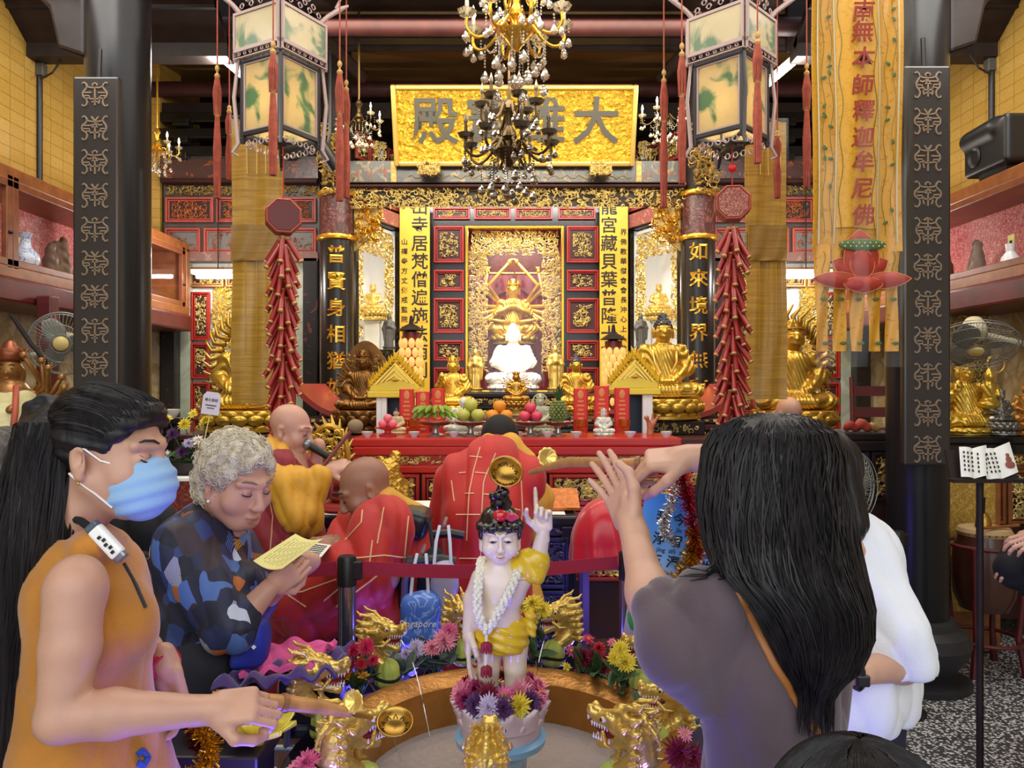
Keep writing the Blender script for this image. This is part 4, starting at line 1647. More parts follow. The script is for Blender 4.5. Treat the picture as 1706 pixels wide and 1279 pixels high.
altar_table('offering_table','long bright red altar table with gilded openwork panels, bearing the fruit offerings',X(583,4.5),X(1137,4.5),4.5,5.0,1.335,
((.05,'rail',1),(.06,'band',1),(.045,'rail',1),(.19,'panel',5),(.03,'rail',1),(.16,'panel',6),(.03,'rail',1),(.22,'panel',3)),red_bright,red_lac,gold_carve)
altar_table('offering_table','dark middle table behind the red one, carrying the big gold Buddha and shrine gables',X(575,5.4),X(1190,5.4),5.2,6.0,1.285,
((.06,'band',1),(.04,'rail',1),(.2,'panel',6)),mat('dark_red_top','4a1a16',.35),dark_wood,gold_carve,nseed=4)
t=altar_table('flared_altar_table','dark altar table with upswept red ends and gilt key pattern, at the back',X(505,6.1),X(1222,6.1),6.05,7.0,1.385,
((.05,'rail',1),(.11,'band',1),(.2,'panel',7)),mat('dark_red_top','4a1a16',.35),dark_wood,gold_carve,nseed=8)
for s in(-1,1):
 w2=(X(1222,6.1)-X(505,6.1))/2
 m=MB().sheet(lambda u,v:(s*(w2-.36+.42*u),-.49+v*.98,1.40+.24*u**2.2),16,2,.04)
 m.build('upswept_end',mat('faded_red_lacquer','9c3a34',.3,vary=.12),t,True)
 link('end_carving',fil_mesh(.3,.2,97,60,1.0,gold_carve,.03),t,(s*(w2-.1),-.46,1.2))
m=MB()
for k in range(52):
 m.box((-w2+.03+k*(2*w2-.06)/51,-.485,1.365),(.03,.01,.022 if k%2 else .01))
m.build('key_pattern',gold_carve,t,False)
altar_table('shrine_table','inner dark table directly before the shrine glass under the white Buddha',X(775,7.7),X(942,7.7),7.5,8.15,1.565,((.08,'band',1),(.25,'panel',2)),dark_wood,dark_wood,gold_carve,nseed=12)

# ---------------------------------------------------------------- seated statues
def petals(m,R,z,n,h,w,lean=.3,off=0.0):
 for k in range(n):
  a=2*PI*(k+off)/n
  M=Matrix.Rotation(a,3,'Z')
  m.ell(M@Vector((R,0,z)),(w*.45,w,h),8,6,M@rot('Y',math.degrees(lean)))
 return m

def lotus_seat(R,h,tiers=2):
 m=MB()
 m.lathe([(R*.8,0),(R*.95,h*.08),(R*.95,h*.2),(R*.72,h*.3),(R*.72,h*.4),(R*.95,h*.55),(R*.98,h*.95),(R*.9,h)],28)
 for k in range(tiers):
  petals(m,R*(.92+.05*k),h*(.78-.2*k),16,h*.24,R*.2,.35,.5*k)
 petals(m,R*.86,h*.28,16,h*.16,R*.18,-.5)
 return m

def seated(res,style='robe',crown=False,bun=True,hands='lap',fat=1.0):
 """a seated figure one unit tall, facing -Y, sitting on z = 0"""
 S=SDF(res,.05)
 S.ell((0,-.05,.085),(.38*fat,.25,.095))
 for s in(-1,1):
  S.ell((s*.29*fat,-.1,.085),(.14,.14,.085))
  S.cap((s*.3*fat,-.12,.08),(-s*.12,-.26,.07),.075,.05)
  S.cap((s*.2*fat,.04,.54),(s*.285*fat,.03,.34),.078,.072)
  if hands=='lap':
   S.cap((s*.285*fat,.03,.34),(s*.08,-.20,.21),.07,.045)
  elif hands=='prayer':
   S.cap((s*.285*fat,.03,.34),(s*.03,-.2,.46),.065,.04)
  elif hands=='raise':
   if s>0:
    S.cap((s*.285,.03,.34),(s*.08,-.20,.21),.07,.045)
   else:
    S.cap((s*.285,.03,.34),(s*.2,-.2,.52),.065,.04).ell((s*.2,-.22,.58),(.045,.025,.06))
  S.ell((s*.108,.02,.735),(.018,.03,.07),k=.012)
 S.cap((0,.03,.1),(0,.05,.5),.20*fat,.155)
 S.ell((0,.02,.46),(.20,.125,.14))
 if fat>1.15:
  S.ell((0,-.1,.28),(.24,.2,.19))
 if hands=='lap':
  S.ell((0,-.22,.19),(.11,.06,.035),k=.02)
 elif hands=='prayer':
  S.ell((0,-.21,.52),(.03,.03,.08),k=.02)
 S.cap((0,.03,.56),(0,.02,.68),.065,.06,k=.03)
 S.ell((0,.01,.755),(.1,.115,.135),k=.02)
 S.ell((0,-.03,.70),(.075,.075,.075),k=.03)
 S.cap((0,-.1,.775),(0,-.118,.735),.010,.018,k=.014)
 for s in(-1,1):
  S.ell((s*.04,-.088,.765),(.028,.022,.013),k=.008)
  S.cap((s*.02,-.098,.79),(s*.075,-.08,.795),.008,.006,k=.012)
 S.ell((0,-.098,.692),(.028,.014,.011),k=.008)
 return S

def folds(f,amp,up=(0,0,1)):
 return lambda x,y,z:amp*np.where(z<.6,np.sin(f*(x*.8+z*1.1+.25*np.sin(9*x)+.3*np.abs(y)*3)),.15*np.sin(f*2*z))

def skullcap(res,bun=True):
 S=SDF(res,.02)
 S.ell((0,.018,.775),(.108,.118,.132),k=0).plane((0,-.06,.80),(0,-.62,-.78))
 if bun:
  S.ell((0,.03,.9),(.058,.06,.055),k=.02)
 return S

def crown_mb(s=1.0,z=.84):
 m=MB()
 m.lathe([(.108,0),(.116,.01),(.112,.03),(.108,.03)],20,(0,.012,z))
 for k in range(9):
  a=2*PI*k/9+PI/2
  h=.13 if k%3==0 else .09
  c,sn=math.cos(a),math.sin(a)
  m.add([(c*.112-sn*.03,sn*.112+c*.03+.012,z+.02),(c*.112+sn*.03,sn*.112-c*.03+.012,z+.02),(c*.125,sn*.125+.012,z+.02+h),(c*.10,sn*.10+.012,z+.03)],
[(0,1,2),(0,2,3),(1,3,2),(0,3,1)])
 return m

STAT={}
def statue(kind,label,cat,px,y_base,d,hpx,material,seat=.18,crown=False,bun=True,hair=None,hands='lap',fat=1.0,rz=0,zb=None,halo=False,res=.016,seat_m=None,extra=None,name='seated_statue',group=None):
 p=P(px,y_base,d)
 if zb is not None:
  p.z=zb
 s=L(hpx,d)
 t=thing(name,label,cat,p,rz,group)
 key=(hands,fat,res)
 if key not in STAT:
  STAT[key]=seated(res,hands=hands,fat=fat).raw()
 vs,fs=STAT[key]
 k=s*(1-seat)/.96
 me=raw_mesh('figure',((vs*k+np.array([0,0,s*seat])),fs),material,lambda x,y,z:k*folds(60,.008)(x/k,y/k,(z-s*seat)/k))
 fig=link('figure',me,t)
 T=Matrix.Translation((0,0,s*seat))@Matrix.Scale(k,4)
 if seat>0:
  lotus_seat(s*.36*max(1,fat*.95),s*seat).build('lotus_seat',seat_m or material,t)
 if crown:
  m=crown_mb().mesh('crown',material,False)
  m.transform(T)
  link('crown',m,fig)
 if bun or hair:
  key=('cap',bun,res)
  if key not in STAT:
   STAT[key]=skullcap(res*.8,bun).raw()
  v2,f2=STAT[key]
  link('hair',raw_mesh('hair',(v2*k+np.array([0,0,s*seat]),f2),hair or material,lambda x,y,z:k*.006*(np.sin(x/k*130)*np.sin(z/k*130)+np.sin(y/k*130))),fig)
 if halo:
  m=MB().lathe([(.20,0),(.22,.012),(.20,.024),(.18,.012),(.20,0)],28,cap=False)
  me=m.mesh('halo',material)
  me.transform(T@Matrix.Translation((0,.12,.76))@Matrix.Rotation(PI/2,4,'X'))
  link('halo',me,t)
 if extra:
  extra(t,fig,T)
 return t

gold_statue=mat('statue_gold','d8b045',.27,.65,vary=.1)
gold_deep=mat('statue_deep_gold','c39a3c',.28,.68,vary=.15)
hair_blue=mat('statue_hair','23242c',.4)
ivory=mat('white_porcelain','f4f1ea',.3,coat=.3)
stone_white=mat('white_jade','d8d6c6',.4,vary=.1)

def swastika_free(t,fig,T):
 pass
def big_extra(t,fig,T):
 # open robe edges and a carved wooden plinth under the lotus
 m=MB()
 for s in(-1,1):
  m.tube([T@Vector(q)for q in((s*.1,.03,.60),(s*.13,-.07,.52),(s*.12,-.14,.4),(s*.06,-.16,.28))],.012*T.to_scale()[0],6)
 for k in range(4):
  m.tube([T@Vector((x,-.275-.02*math.cos(x*4)+.1*x*x,.03+.03*k+.04*x*x))for x in np.linspace(-.3,.3,14)],.006*T.to_scale()[0],5)
 m.build('robe_edge',gold_pale,fig)
bud=statue('buddha','large gold seated Buddha with dark blue hair on the right side of the altar','statue',1105,705,5.74,178,gold_statue,.2,hair=hair_blue,zb=1.385,res=.011,extra=big_extra)
t=thing('statue_plinth','low carved wooden plinth with gilt panels under the large gold Buddha','plinth',(X(1107,5.74),5.74,1.285))
MB().box((0,0,.05),(.50,.42,.1)).build('block',dark_wood,t,False,bev=.008)
link('carving',fil_mesh(.4,.06,101,40,.7,gold_carve,.012),t,(0,-.21,.05))

# bronze many-armed figure before a leaf-shaped aureole
def arms_fan(n,r0,r1,zc,a0=-25,a1=205,skip=(60,120),t=.02,y=.06):
 out=[]
 for k in range(n):
  a=math.radians(a0+(a1-a0)*k/(n-1))
  if skip[0]<math.degrees(a)<skip[1]:
   continue
  R=r1*(1-.12*(k%2))
  e=Vector((math.cos(a)*R,y-.02*(k%3),zc+math.sin(a)*R))
  mid=Vector((math.cos(a+.18)*R*.55,y+.03,zc+math.sin(a+.18)*R*.55))
  out.append(MB().tube([(math.cos(a)*r0,y,zc+math.sin(a)*r0),mid,e],[t,t*.85,t*.6],6).ell(e,(t*1.1,t*.8,t*1.5),6,5))
 return out
def fan_extra(n,r1,zc,m_,**kw):
 def ex(t,fig,T):
  for m in arms_fan(n,.12,r1,zc,**kw):
   me=m.mesh('arm',m_)
   me.transform(T)
   link('arm',me,fig)
 return ex
def bronze_extra(t,fig,T):
 fan_extra(18,.42,.45,bronze,t=.018)(t,fig,T)
 k=T.to_scale()[0]
 out=[(0.46*math.sin(a)*(1-.25*max(0,math.cos(a))),.52-.62*math.cos(a+PI)if False else .42+.55*math.cos(a)*(1.25 if math.cos(a)>0 else .7))for a in np.linspace(0,2*PI,40)[:-1]]
 m=MB().prism(out,.19,.22)
 me=m.mesh('aureole',bronze,False)
 me.transform(T)
 a=link('aureole',me,t)
 me=filigree(.55,.8,90,104,1.4,depth=.05).mesh('carving',gold_old,False)
 me.transform(T@Matrix.Translation((0,.19,.5)))
 link('carving',me,a)
statue('bronze','dark bronze many-armed seated figure before a carved aureole, on the altar\'s left','statue',605,700,5.72,140,bronze,.28,crown=True,zb=1.285,extra=bronze_extra,res=.014)

statue('gold','gold seated Buddha with a topknot behind the red packets, left of the white Buddha','statue',755,691,6.7,98,gold_statue,.16,zb=1.385,hands='raise',crown=True)
statue('gold','gold seated Buddha behind the red packets, right of the white Buddha','statue',960,691,6.7,100,gold_deep,.16,zb=1.385,hands='lap',hair=hair_blue)
statue('white','glowing white porcelain seated Buddha in front of the shrine glass','statue',855,652,7.8,116,ivory,.12,zb=1.565,fat=1.02)
statue('brass','small brass many-armed figure on a lotus just below the white Buddha','statue',860,668,6.4,66,brass,.25,crown=True,zb=1.43,extra=fan_extra(22,.46,.5,brass,t=.02))
t=thing('statue_plinth','small gilt plinth under the brass many-armed figure','plinth',(X(860,6.4),6.4,1.385))
MB().lathe([(.09,0),(.1,.01),(.08,.03),(.1,.045)],20).build('block',gold_carve,t)

# the great golden thousand-armed figure inside the shrine
def guanyin_extra(t,fig,T):
 k=T.to_scale()[0]
 def arm(pts,r=.034):
  m=MB().tube(pts,[r*1.15]+[r]*(len(pts)-2)+[r*.8],8)
  for p in pts[1:-1]:
   m.ell(p,r*1.02,8,6)
  me=m.mesh('arm',gold_statue)
  me.transform(T)
  o=link('arm',me,t)
  h=MB()
  e,q=Vector(pts[-1]),(Vector(pts[-1])-Vector(pts[-2])).normalized()
  h.ell(e+q*.03,(r*1.1,r*.7,r*1.5),8,6)
  for f in range(4):
   v=q+Vector(((f-1.5)*.28,0,0))
   h.tube([e+q*.04,e+q*.04+v*.07],[.011,.007],5)
  me=h.mesh('hand',gold_statue)
  me.transform(T)
  link('hand',me,o)
 for s in(-1,1):
  arm([(s*.2,.05,.52),(s*.42,.06,.86),(s*.08,.03,1.22)])
  arm([(s*.2,.07,.5),(s*.5,.06,.78),(s*.44,.02,1.05)])
  arm([(s*.22,.05,.48),(s*.62,.06,.50),(s*.58,0,.74)])
  arm([(s*.22,.03,.44),(s*.56,.0,.36),(s*.72,-.06,.56)])
  arm([(s*.22,.02,.42),(s*.55,-.02,.22),(s*.78,-.08,.2)])
  arm([(s*.2,.0,.4),(s*.44,-.08,.1),(s*.66,-.12,-.08)])
  arm([(s*.2,-.02,.40),(s*.40,-.14,.24),(s*.05,-.24,.2)])
  arm([(s*.2,.0,.46),(s*.3,-.12,.34),(s*.03,-.2,.48)])
statue('guanyin','great golden thousand-armed crowned figure inside the red-curtained glass shrine','statue',855,560,8.68,112,gold_statue,.16,crown=True,zb=2.08,extra=guanyin_extra,res=.013,hands='prayer')
t=thing('statue_plinth','tall dark plinth inside the shrine behind the white Buddha','plinth',(X(855,8.68),8.68,1.25))
MB().box((0,0,.415),(.42,.3,.83)).build('block',maroon_wood,t,False,bev=.02)

# standing attendants
def standing(px,hpx,d,zb,label,material,name='standing_statue'):
 s=L(hpx,d)
 t=thing(name,label,'statue',(X(px,d),d,zb))
 S=SDF(.02*s,.04*s)
 S.M=Matrix.Scale(s,4)
 S.k=.04
 S.cap((0,.02,.12),(0,.01,.5),.13,.10).cap((0,.01,.5),(0,.02,.72),.10,.105)
 for q in(-1,1):
  S.cap((q*.1,.02,.74),(q*.14,0,.58),.05,.05).cap((q*.14,0,.58),(q*.02,-.1,.64),.05,.03)
  S.cap((q*.13,-.04,.58),(q*.12,-.03,.3),.05,.035)
 S.cap((0,.02,.78),(0,.02,.84),.035,.035).ell((0,.01,.89),(.055,.06,.075)).ell((0,.02,.965),(.03,.03,.03))
 S.ell((0,-.1,.64),(.03,.03,.05))
 S.build('figure',material,t,disp=lambda x,y,z:s*.008*np.sin(x/s*90)*(z<.55*s))
 m=MB()
 lotus_seat(.17*s,.1*s,1).build('lotus_base',material,t)
 return t
standing(792,74,7.8,1.565,'golden standing attendant left of the white Buddha',gold_pale)
standing(925,80,7.8,1.565,'golden standing attendant right of the white Buddha',gold_pale)

# figures in the slanting white niches
for s,px in((-1,621),(1,1098)):
 nm='left' if s<0 else 'right'
 statue('niche','small gold seated figure high in the %s white niche'%nm,'statue',px,540,7.98,62,gold_pale,.3,crown=True,zb=2.30)
 t=thing('statue_plinth','tall pale plinth in the %s white niche under the gold figure'%nm,'plinth',(X(px,7.98),7.98,2.0))
 MB().box((0,0,.14),(.15,.11,.28)).box((0,0,.29),(.17,.13,.02)).build('block',stone_white,t,False,bev=.006)
 standing(648 if s<0 else 1068,62,8.02 if s<0 else 7.98,2.0,'dark standing figurine at the inner side of the %s white niche'%nm,mat('dark_figurine','56534e',.5))

# ---------------------------------------------------------------- gables, lotus lamp towers, red packets
gable_gold=mat('gable_gold','d9b83c',.32,.5)
for px,d,y0,y1,hw,nm in((661,5.3,588,652,43,'left'),(1055,5.3,582,647,40,'right')):
 zb,zt,w=Z(y1,d),Z(y0,d),L(hw,d)
 t=thing('shrine_gable','small golden gabled shrine on white posts at the %s of the offerings'%nm,'shrine',(X(px,d),d,1.285))
 b,h=zb-1.285,zt-zb
 MB().prism([(-w,b),(w,b),(w*.96,b+.03),(0,b+h*.74),(-w*.96,b+.03)],-.08,.05).build('pediment',gable_gold,t,False,bev=.006)
 m=MB()
 for q in range(3):
  f=1-.22*(q+1)
  m.tube([(-w*f*.9,-.104,b+.05+.012*q),(0,-.104,b+.05+h*.66*f),(w*f*.9,-.104,b+.05+.012*q)],.006,5)
 m.lathe([(.0,0),(.03,.012),(.0,.024)],12,(0,-.1,b+h*.25))
 m.build('moulding',gold_pale,t)
 m=MB()
 for s in(-1,1):
  for k in range(11):
   u=k/10
   x,z=s*w*(1-u)*.97,b+.03+u*h*.72
   q=.05 if k%2==0 else .035
   m.add([(x-.022,-.03,z),(x+.022,-.03,z),(x+s*.02,-.03,z+q+.02),(x,0,z),(x,-.06,z)],[(0,4,2),(4,1,2),(1,3,2),(3,0,2)])
 m.add([(-.03,-.03,b+h*.72),(.03,-.03,b+h*.72),(0,-.03,b+h*1.02),(0,0,b+h*.72),(0,-.06,b+h*.72)],[(0,4,2),(4,1,2),(1,3,2),(3,0,2)])
 m.build('flame_cresting',gable_gold,t,False)
 MB().box((0,-.02,b-.02),(2*w+.02,.15,.045)).build('architrave',gable_gold,t,False,bev=.006)
 for sx in(-.62,-.42,.42,.62):
  MB().box((sx*w,-.06,(b-.04)/2),(.035,.035,b-.04)).build('post',white_paint,t,False,bev=.004)
 MB().box((0,.07,(b-.04)/2),(w*1.3,.02,b-.04)).build('back_panel',mat('shrine_back','27384f',.5),t,False)

amber=emit('amber_lotus_light',(1.0,.42,.10),.75,(.8,.36,.12))
for px,d,y0,y1,nm in((685,6.25,533,640,'left'),(1022,6.25,548,640,'right')):
 t=thing('lotus_lamp_tower','tower of glowing amber lotus petals under a dark conical cap on the %s'%nm,'lamp',(X(px,d),d,1.385))
 zt,zb=Z(y0,d)-1.385,Z(y1,d)-1.385
 MB().lathe([(.09,0),(.1,.03),(.05,.06),(.045,zb+.02),(.07,zb+.04),(.07,zt-.1),(.03,zt-.09)],20).build('core',mat('tower_red','6f1f14',.4),t)
 MB().lathe([(.11,zt-.085),(.06,zt-.05),(.02,zt-.03),(.012,zt+.03),(.001,zt+.04)],20).lathe([(.03,zt-.15),(.03,zt-.085)],12).build('conical_cap',dark_wood,t)
 rows=5
 for r in range(rows):
  for k in range(9):
   a=2*PI*(k+.5*(r%2))/9
   z=zt-.19-(zt-.19-zb-.03)*r/(rows-1)
   M=Matrix.Rotation(a,3,'Z')
   MB().ell(M@Vector((.082,0,z)),(.02,.027,.042),8,6,M).build('lit_petal',amber,t)
 for r in range(3):
  for k in range(5):
   a=2*PI*(k+.5*(r%2))/5
   M=Matrix.Rotation(a,3,'Z')
   MB().ell(M@Vector((.05,0,zb-.06-.08*r)),(.014,.02,.034),8,6,M).build('lit_petal',amber,t)

rp_mark=mat('faded_gold_ink','d98a4a',.5)
for k,(px,y0,y1,w,txt)in enumerate(((678,648,697,23,'fourth from the left gable'),(705,652,695,22,'x'),(730,647,690,21,'x'),(967,647,695,22,'x'),(1002,643,692,24,'x'),(1036,646,697,25,'x'))):
 side='left' if k<3 else 'right'
 lb=['tall red votive packet nearest the left golden gable','middle red votive packet of the left three','red votive packet beside the white laughing figure',
'red votive packet next to the pineapple, right of centre','middle red votive packet of the right three','tall red votive packet against the right golden gable'][k]
 d=5.10
 t=thing('votive_packet',lb,'red packet',(X(px,d),d,1.335 if d<5.0 else 1.285),0,'red packets on the altar')
 h=Z(y0,d)-1.285
 MB().box((0,0,h/2+.0),(L(w,d),.03,h)).build('packet',red_paper,t,False,bev=.004)
 o=MB()
 for j in range(7):
  o.box((.0,-.016,h*.75-j*.028),(.035+.012*(j%2),.002,.012))
 o.ell((0,-.016,h*.88),(.02,.003,.03),10,6)
 o.build('printed_column',rp_mark,t,False)
 for sx in(-1,1):
  MB().box((sx*.045,-.018,h/2),(.004,.006,h)).build('edge_fold',mat('red_fold','b01f16',.5),t,False)
# a low shelf carries the packets
t=thing('candle_shelf','low dark shelf between the red table and the gables','shelf',(X(857,5.10),5.10,0))
MB().box((0,0,1.27),(X(1058,5.1)-X(655,5.1),.12,.03)).build('board',dark_wood,t,False)
for s in(-1,1):
 MB().box((s*.75,.0,.628),(.05,.05,1.255)).build('leg',dark_wood,t,False)

# ---------------------------------------------------------------- offerings on the red table
ZT=1.335
porcelain=mat('dish_brown_glaze','6b3b2c',.25,coat=.4)
def fruit_stand(px,d,r,label):
 t=thing('fruit_stand',label,'fruit stand',(X(px,d),d,ZT))
 MB().lathe([(r*.5,0),(r*.52,.008),(r*.2,.02),(r*.14,.045),(r*.3,.062)],24).build('foot',mat('silver_foot','b9b4ab',.25,.7),t)
 MB().lathe([(r*.3,.06),(r*.8,.07),(r,.088),(r*.97,.09),(r*.6,.08),(.001,.078)],24).build('dish',porcelain,t)
 return t
def fruit(name,label,cat,px,d,z,r,material,group,squash=1.0,stem=True,dy=0):
 t=thing(name,label,cat,(X(px,d),d+dy,z),0,group)
 S=MB().lathe([(.001,-r*squash*.92),(r*.45,-r*squash*.88),(r*.85,-r*squash*.45),(r,0),(r*.9,r*squash*.45),(r*.5,r*squash*.82),(r*.15,r*squash*.84),(.001,r*squash*.74)],20)
 S.build('flesh',material,t)
 if stem:
  MB().tube([(0,0,r*squash*.75),(.004,0,r*squash*1.1)],.003,5).build('stem',dark_wood,t)
 return t
pear_m=mat('yellow_green_apple','b9b750',.35,vary=.12,vscale=20)
orange_m=mat('orange_peel','e8921f',.4,bump=.3,bscale=200)
pink_m=mat('pink_apple','d3445a',.3,vary=.2,vscale=15)
for px,m_,r,nm,grp,gname,cat in((784,pear_m,.043,'green_apple','green apples on the stand','yellow-green apple','apple'),(832,orange_m,.040,'orange','oranges on the stand','orange','orange'),(884,pink_m,.036,'pink_apple','pink apples on the stand','pink-red apple','apple')):
 d=4.68
 fruit_stand(px,d,.105,'footed dish under the three %ss'%gname)
 z0=ZT+.088+r*.92
 fruit(nm,'left %s at the base of its three-fruit pile'%gname,cat,px-r/d*F*1.02,d,z0,r,m_,grp)
 fruit(nm,'right %s at the base of its three-fruit pile'%gname,cat,px+r/d*F*1.02,d,z0,r,m_,grp)
 fruit(nm,'%s at the back of its pile, hidden low between the others'%gname,cat,px,d,z0,r,m_,grp,dy=r*1.75)
 fruit(nm,'%s on top of its pile'%gname,cat,px,d,z0+r*1.42,r,m_,grp,dy=r*.62)
# pineapple
fruit_stand(930,4.68,.09,'footed dish under the pineapple')
t=thing('pineapple','small green-brown pineapple standing right of the pink apples','pineapple',(X(930,4.68),4.68,ZT+.085))
m=MB()
for j in range(8):
 rr=.048*math.sin((j+1.3)/9.6*PI)**.6
 for k in range(12):
  a=2*PI*(k+.5*(j%2))/12
  m.ell((rr*math.cos(a),rr*math.sin(a),.012+j*.0155),(.012,.012,.011),6,4)
m.ell((0,0,.065),(.045,.045,.062),14,8)
m.build('rind',mat('pineapple_rind','6f7a3a',.5,vary=.4,vscale=40),t,False)
m=MB()
for k in range(14):
 a,ln=k*2.4,.05+.03*(k%3)
 m.tube([(0,0,.12),(.012*math.cos(a),.012*math.sin(a),.12+ln*.6),(.04*math.cos(a),.04*math.sin(a),.12+ln)],[.008,.007,.001],4)
m.build('crown_leaf',green_leaf,t,False)
# bananas
fruit_stand(726,4.68,.11,'footed dish under the green bananas')
ban_m=mat('banana_skin','7d9a2c',.4,vary=.35,vscale=12)
for k in range(13):
 a=-1.15+2.3*(k%7)/6
 lay=k//7
 t=thing('banana','green-yellow banana in the bunch left of the apples','banana',(X(726,4.68)+.012*(k%7-3),4.68+.02-.03*lay,ZT+.10+.035*lay),0,'bananas in the bunch')
 dx=math.sin(a)
 pts=[Vector((dx*.02,.02,.03)),Vector((dx*.05,-.02,.04)),Vector((dx*.085,-.05,.028)),Vector((dx*.11,-.07,.008))]
 MB().tube(pts,[.006,.015,.015,.004],7).build('peel',ban_m,t)
 MB().tube([pts[-1],pts[-1]+Vector((dx*.006,-.004,-.004))],[.004,.003],5).build('tip',dark_wood,t)
# pink peach cakes in a red dish
t=thing('peach_cake_dish','red footed dish of pink peach cakes at the left end of the red table','dish',(X(646,4.68),4.68,ZT))
MB().lathe([(.05,0),(.055,.01),(.02,.02),(.02,.035),(.075,.05),(.08,.056),(.001,.05)],20).build('dish',mat('coral_dish','d2484a',.4),t)
for k,(x,y,z)in enumerate(((-.03,0,.075),(.03,0,.075),(0,.03,.075),(0,.005,.108))):
 MB().ell((x,y,z),(.028,.028,.026),12,8).build('peach_cake',mat('peach_pink','e0707a',.5),t)
# laughing figure, small figurines
statue('laugh','white laughing potbellied figurine behind the apples','figurine',772,722,4.88,66,stone_white,.08,bun=False,fat=1.3,zb=1.335,res=.018,name='figurine')
statue('jade','pale green and white seated goddess figurine beside the pineapple','figurine',900,712,4.9,66,mat('celadon','b9bfa0',.35,vary=.2),.16,crown=True,zb=1.335,halo=True,name='figurine')
statue('small','small monk figurine with dark hair behind the peach cakes','figurine',660,720,4.85,44,mat('figurine_robe','c9b48a',.5,vary=.3),.12,hair=hair_blue,zb=1.335,name='figurine')
statue('small','little painted fairy figurine before the right-hand packets','figurine',1006,724,4.7,46,mat('figurine_paint','cfd0c0',.4,vary=.5,vscale=60),.12,crown=True,zb=1.335,name='figurine')
statue('small','dark green seated figurine between the goddess figurine and the gold Buddha','figurine',931,700,5.6,62,mat('dark_green_stone','2b3a32',.35),.15,zb=1.285,name='figurine')
t=thing('phoenix_ornament','reddish carved phoenix ornament at the right end of the red table','ornament',(X(1083,4.75),4.75,ZT))
S=SDF(.004,.012)
S.cap((0,0,.01),(0,0,.06),.022,.018).cap((0,0,.06),(-.02,-.01,.10),.016,.01).ell((-.025,-.015,.11),(.016,.012,.014)).cap((.01,0,.05),(.05,0,.12),.014,.006).cap((.01,.01,.05),(.02,.01,.14),.012,.005)
S.build('carving',mat('coral_red','b06a4a',.4,vary=.3),t)
# amber glasses before the packets
for k,px in enumerate((968,1040,690,668)):
 t=thing('votive_glass',['amber votive glass before the packet by the pineapple','amber votive glass at the right gable\'s post','amber votive glass before the middle left packet','amber votive glass before the left gable'][k],'glass',(X(px,4.9),4.9,ZT),0,'votive glasses')
 MB().lathe([(.03,0),(.012,.01),(.012,.025),(.038,.05),(.04,.09),(.036,.09),(.03,.05),(.001,.045)],18).build('cup',mat('amber_glass','d4701c',.08,spec=.8,trans=.7),t)
# bowls and saucers along the table edge
for k,px in enumerate((612,690,756,808,860,912,960,1050,1110)):
 t=thing('offering_bowl',['at the far left end of the red table','under the bananas\' left side','between the bananas and the apples','between the apples and the oranges','between the oranges and the pink apples','between the pink apples and the pineapple','right of the pineapple','before the right gable','at the far right end of the red table'][k],'bowl',(X(px,4.6),4.6,ZT),0,'offering bowls')
 t['label']='small blue-white bowl '+t['label']
 MB().lathe([(.018,0),(.02,.006),(.032,.02),(.036,.032),(.033,.032),(.026,.018),(.001,.012)],18).build('bowl',mat('blue_white','cfd6dc',.2,coat=.4),t)
 MB().lathe([(.026,.024),(.001,.03)],14).build('contents',mat('bowl_leaf','6c8a3a' if k%2 else 'b0462e',.6)if k<2 else MATS['bowl_leaf'],t)

# ---------------------------------------------------------------- the long carved desk before the red table
desk_blue=mat('carved_desk_paint','1c1a33',.35,vary=.3)
t=altar_table('prayer_desk','dark carved prayer desk with a white cloth top in front of the red altar table',X(330,3.85),X(963,3.85),3.8,4.32,1.0,
((.05,'band',1),(.26,'panel',8),(.34,'panel',8)),mat('desk_top','1d1c22',.3),desk_blue,mat('silvery_carving','77738f',.35,.5),back=mat('desk_back','0f0e18',.6),nseed=16)
t=thing('desk_cloth','white cloth runner lying along the carved prayer desk','cloth',(X(640,4.0),4.05,1.0))
MB().sheet(lambda u,v:((u-.5)*1.85,(v-.5)*.46,.004+.001*math.sin(u*40)),40,6,.004).build('cloth',paper_white,t)
for k,(px,lb,m_)in enumerate(((925,'open orange-covered sutra on a slanted stand, right of the bent monk','c9722c'),(552,'orange patterned cushion pad on the prayer desk by the old monk','c06a35'))):
 t=thing('sutra_book',lb,'book',(X(px,4.0),4.0,1.006))
 MB().box((0,0,.05),(.24,.2,.015),rot('X',22)).build('cover',mat('sutra_cover%d'%k,m_,.6,vary=.3,vscale=40),t,False)
 MB().box((0,.06,.03),(.2,.03,.06)).build('stand',dark_wood,t,False)
# wooden fish drum
t=thing('wooden_fish','round red wooden fish drum on a cushion between the two left monks','wooden fish drum',(X(575,3.95),3.95,1.006))
S=SDF(.008,.03)
S.ell((0,0,.13),(.11,.1,.1)).ell((0,-.08,.10),(.09,.05,.03),op='s',k=.02)
S.build('body',mat('red_wood_fish','9a3d2f',.3,vary=.3,vscale=9),t)
MB().lathe([(.1,0),(.13,.015),(.12,.035),(.05,.045)],20).build('cushion',mat('fish_cushion','a53226',.8),t)
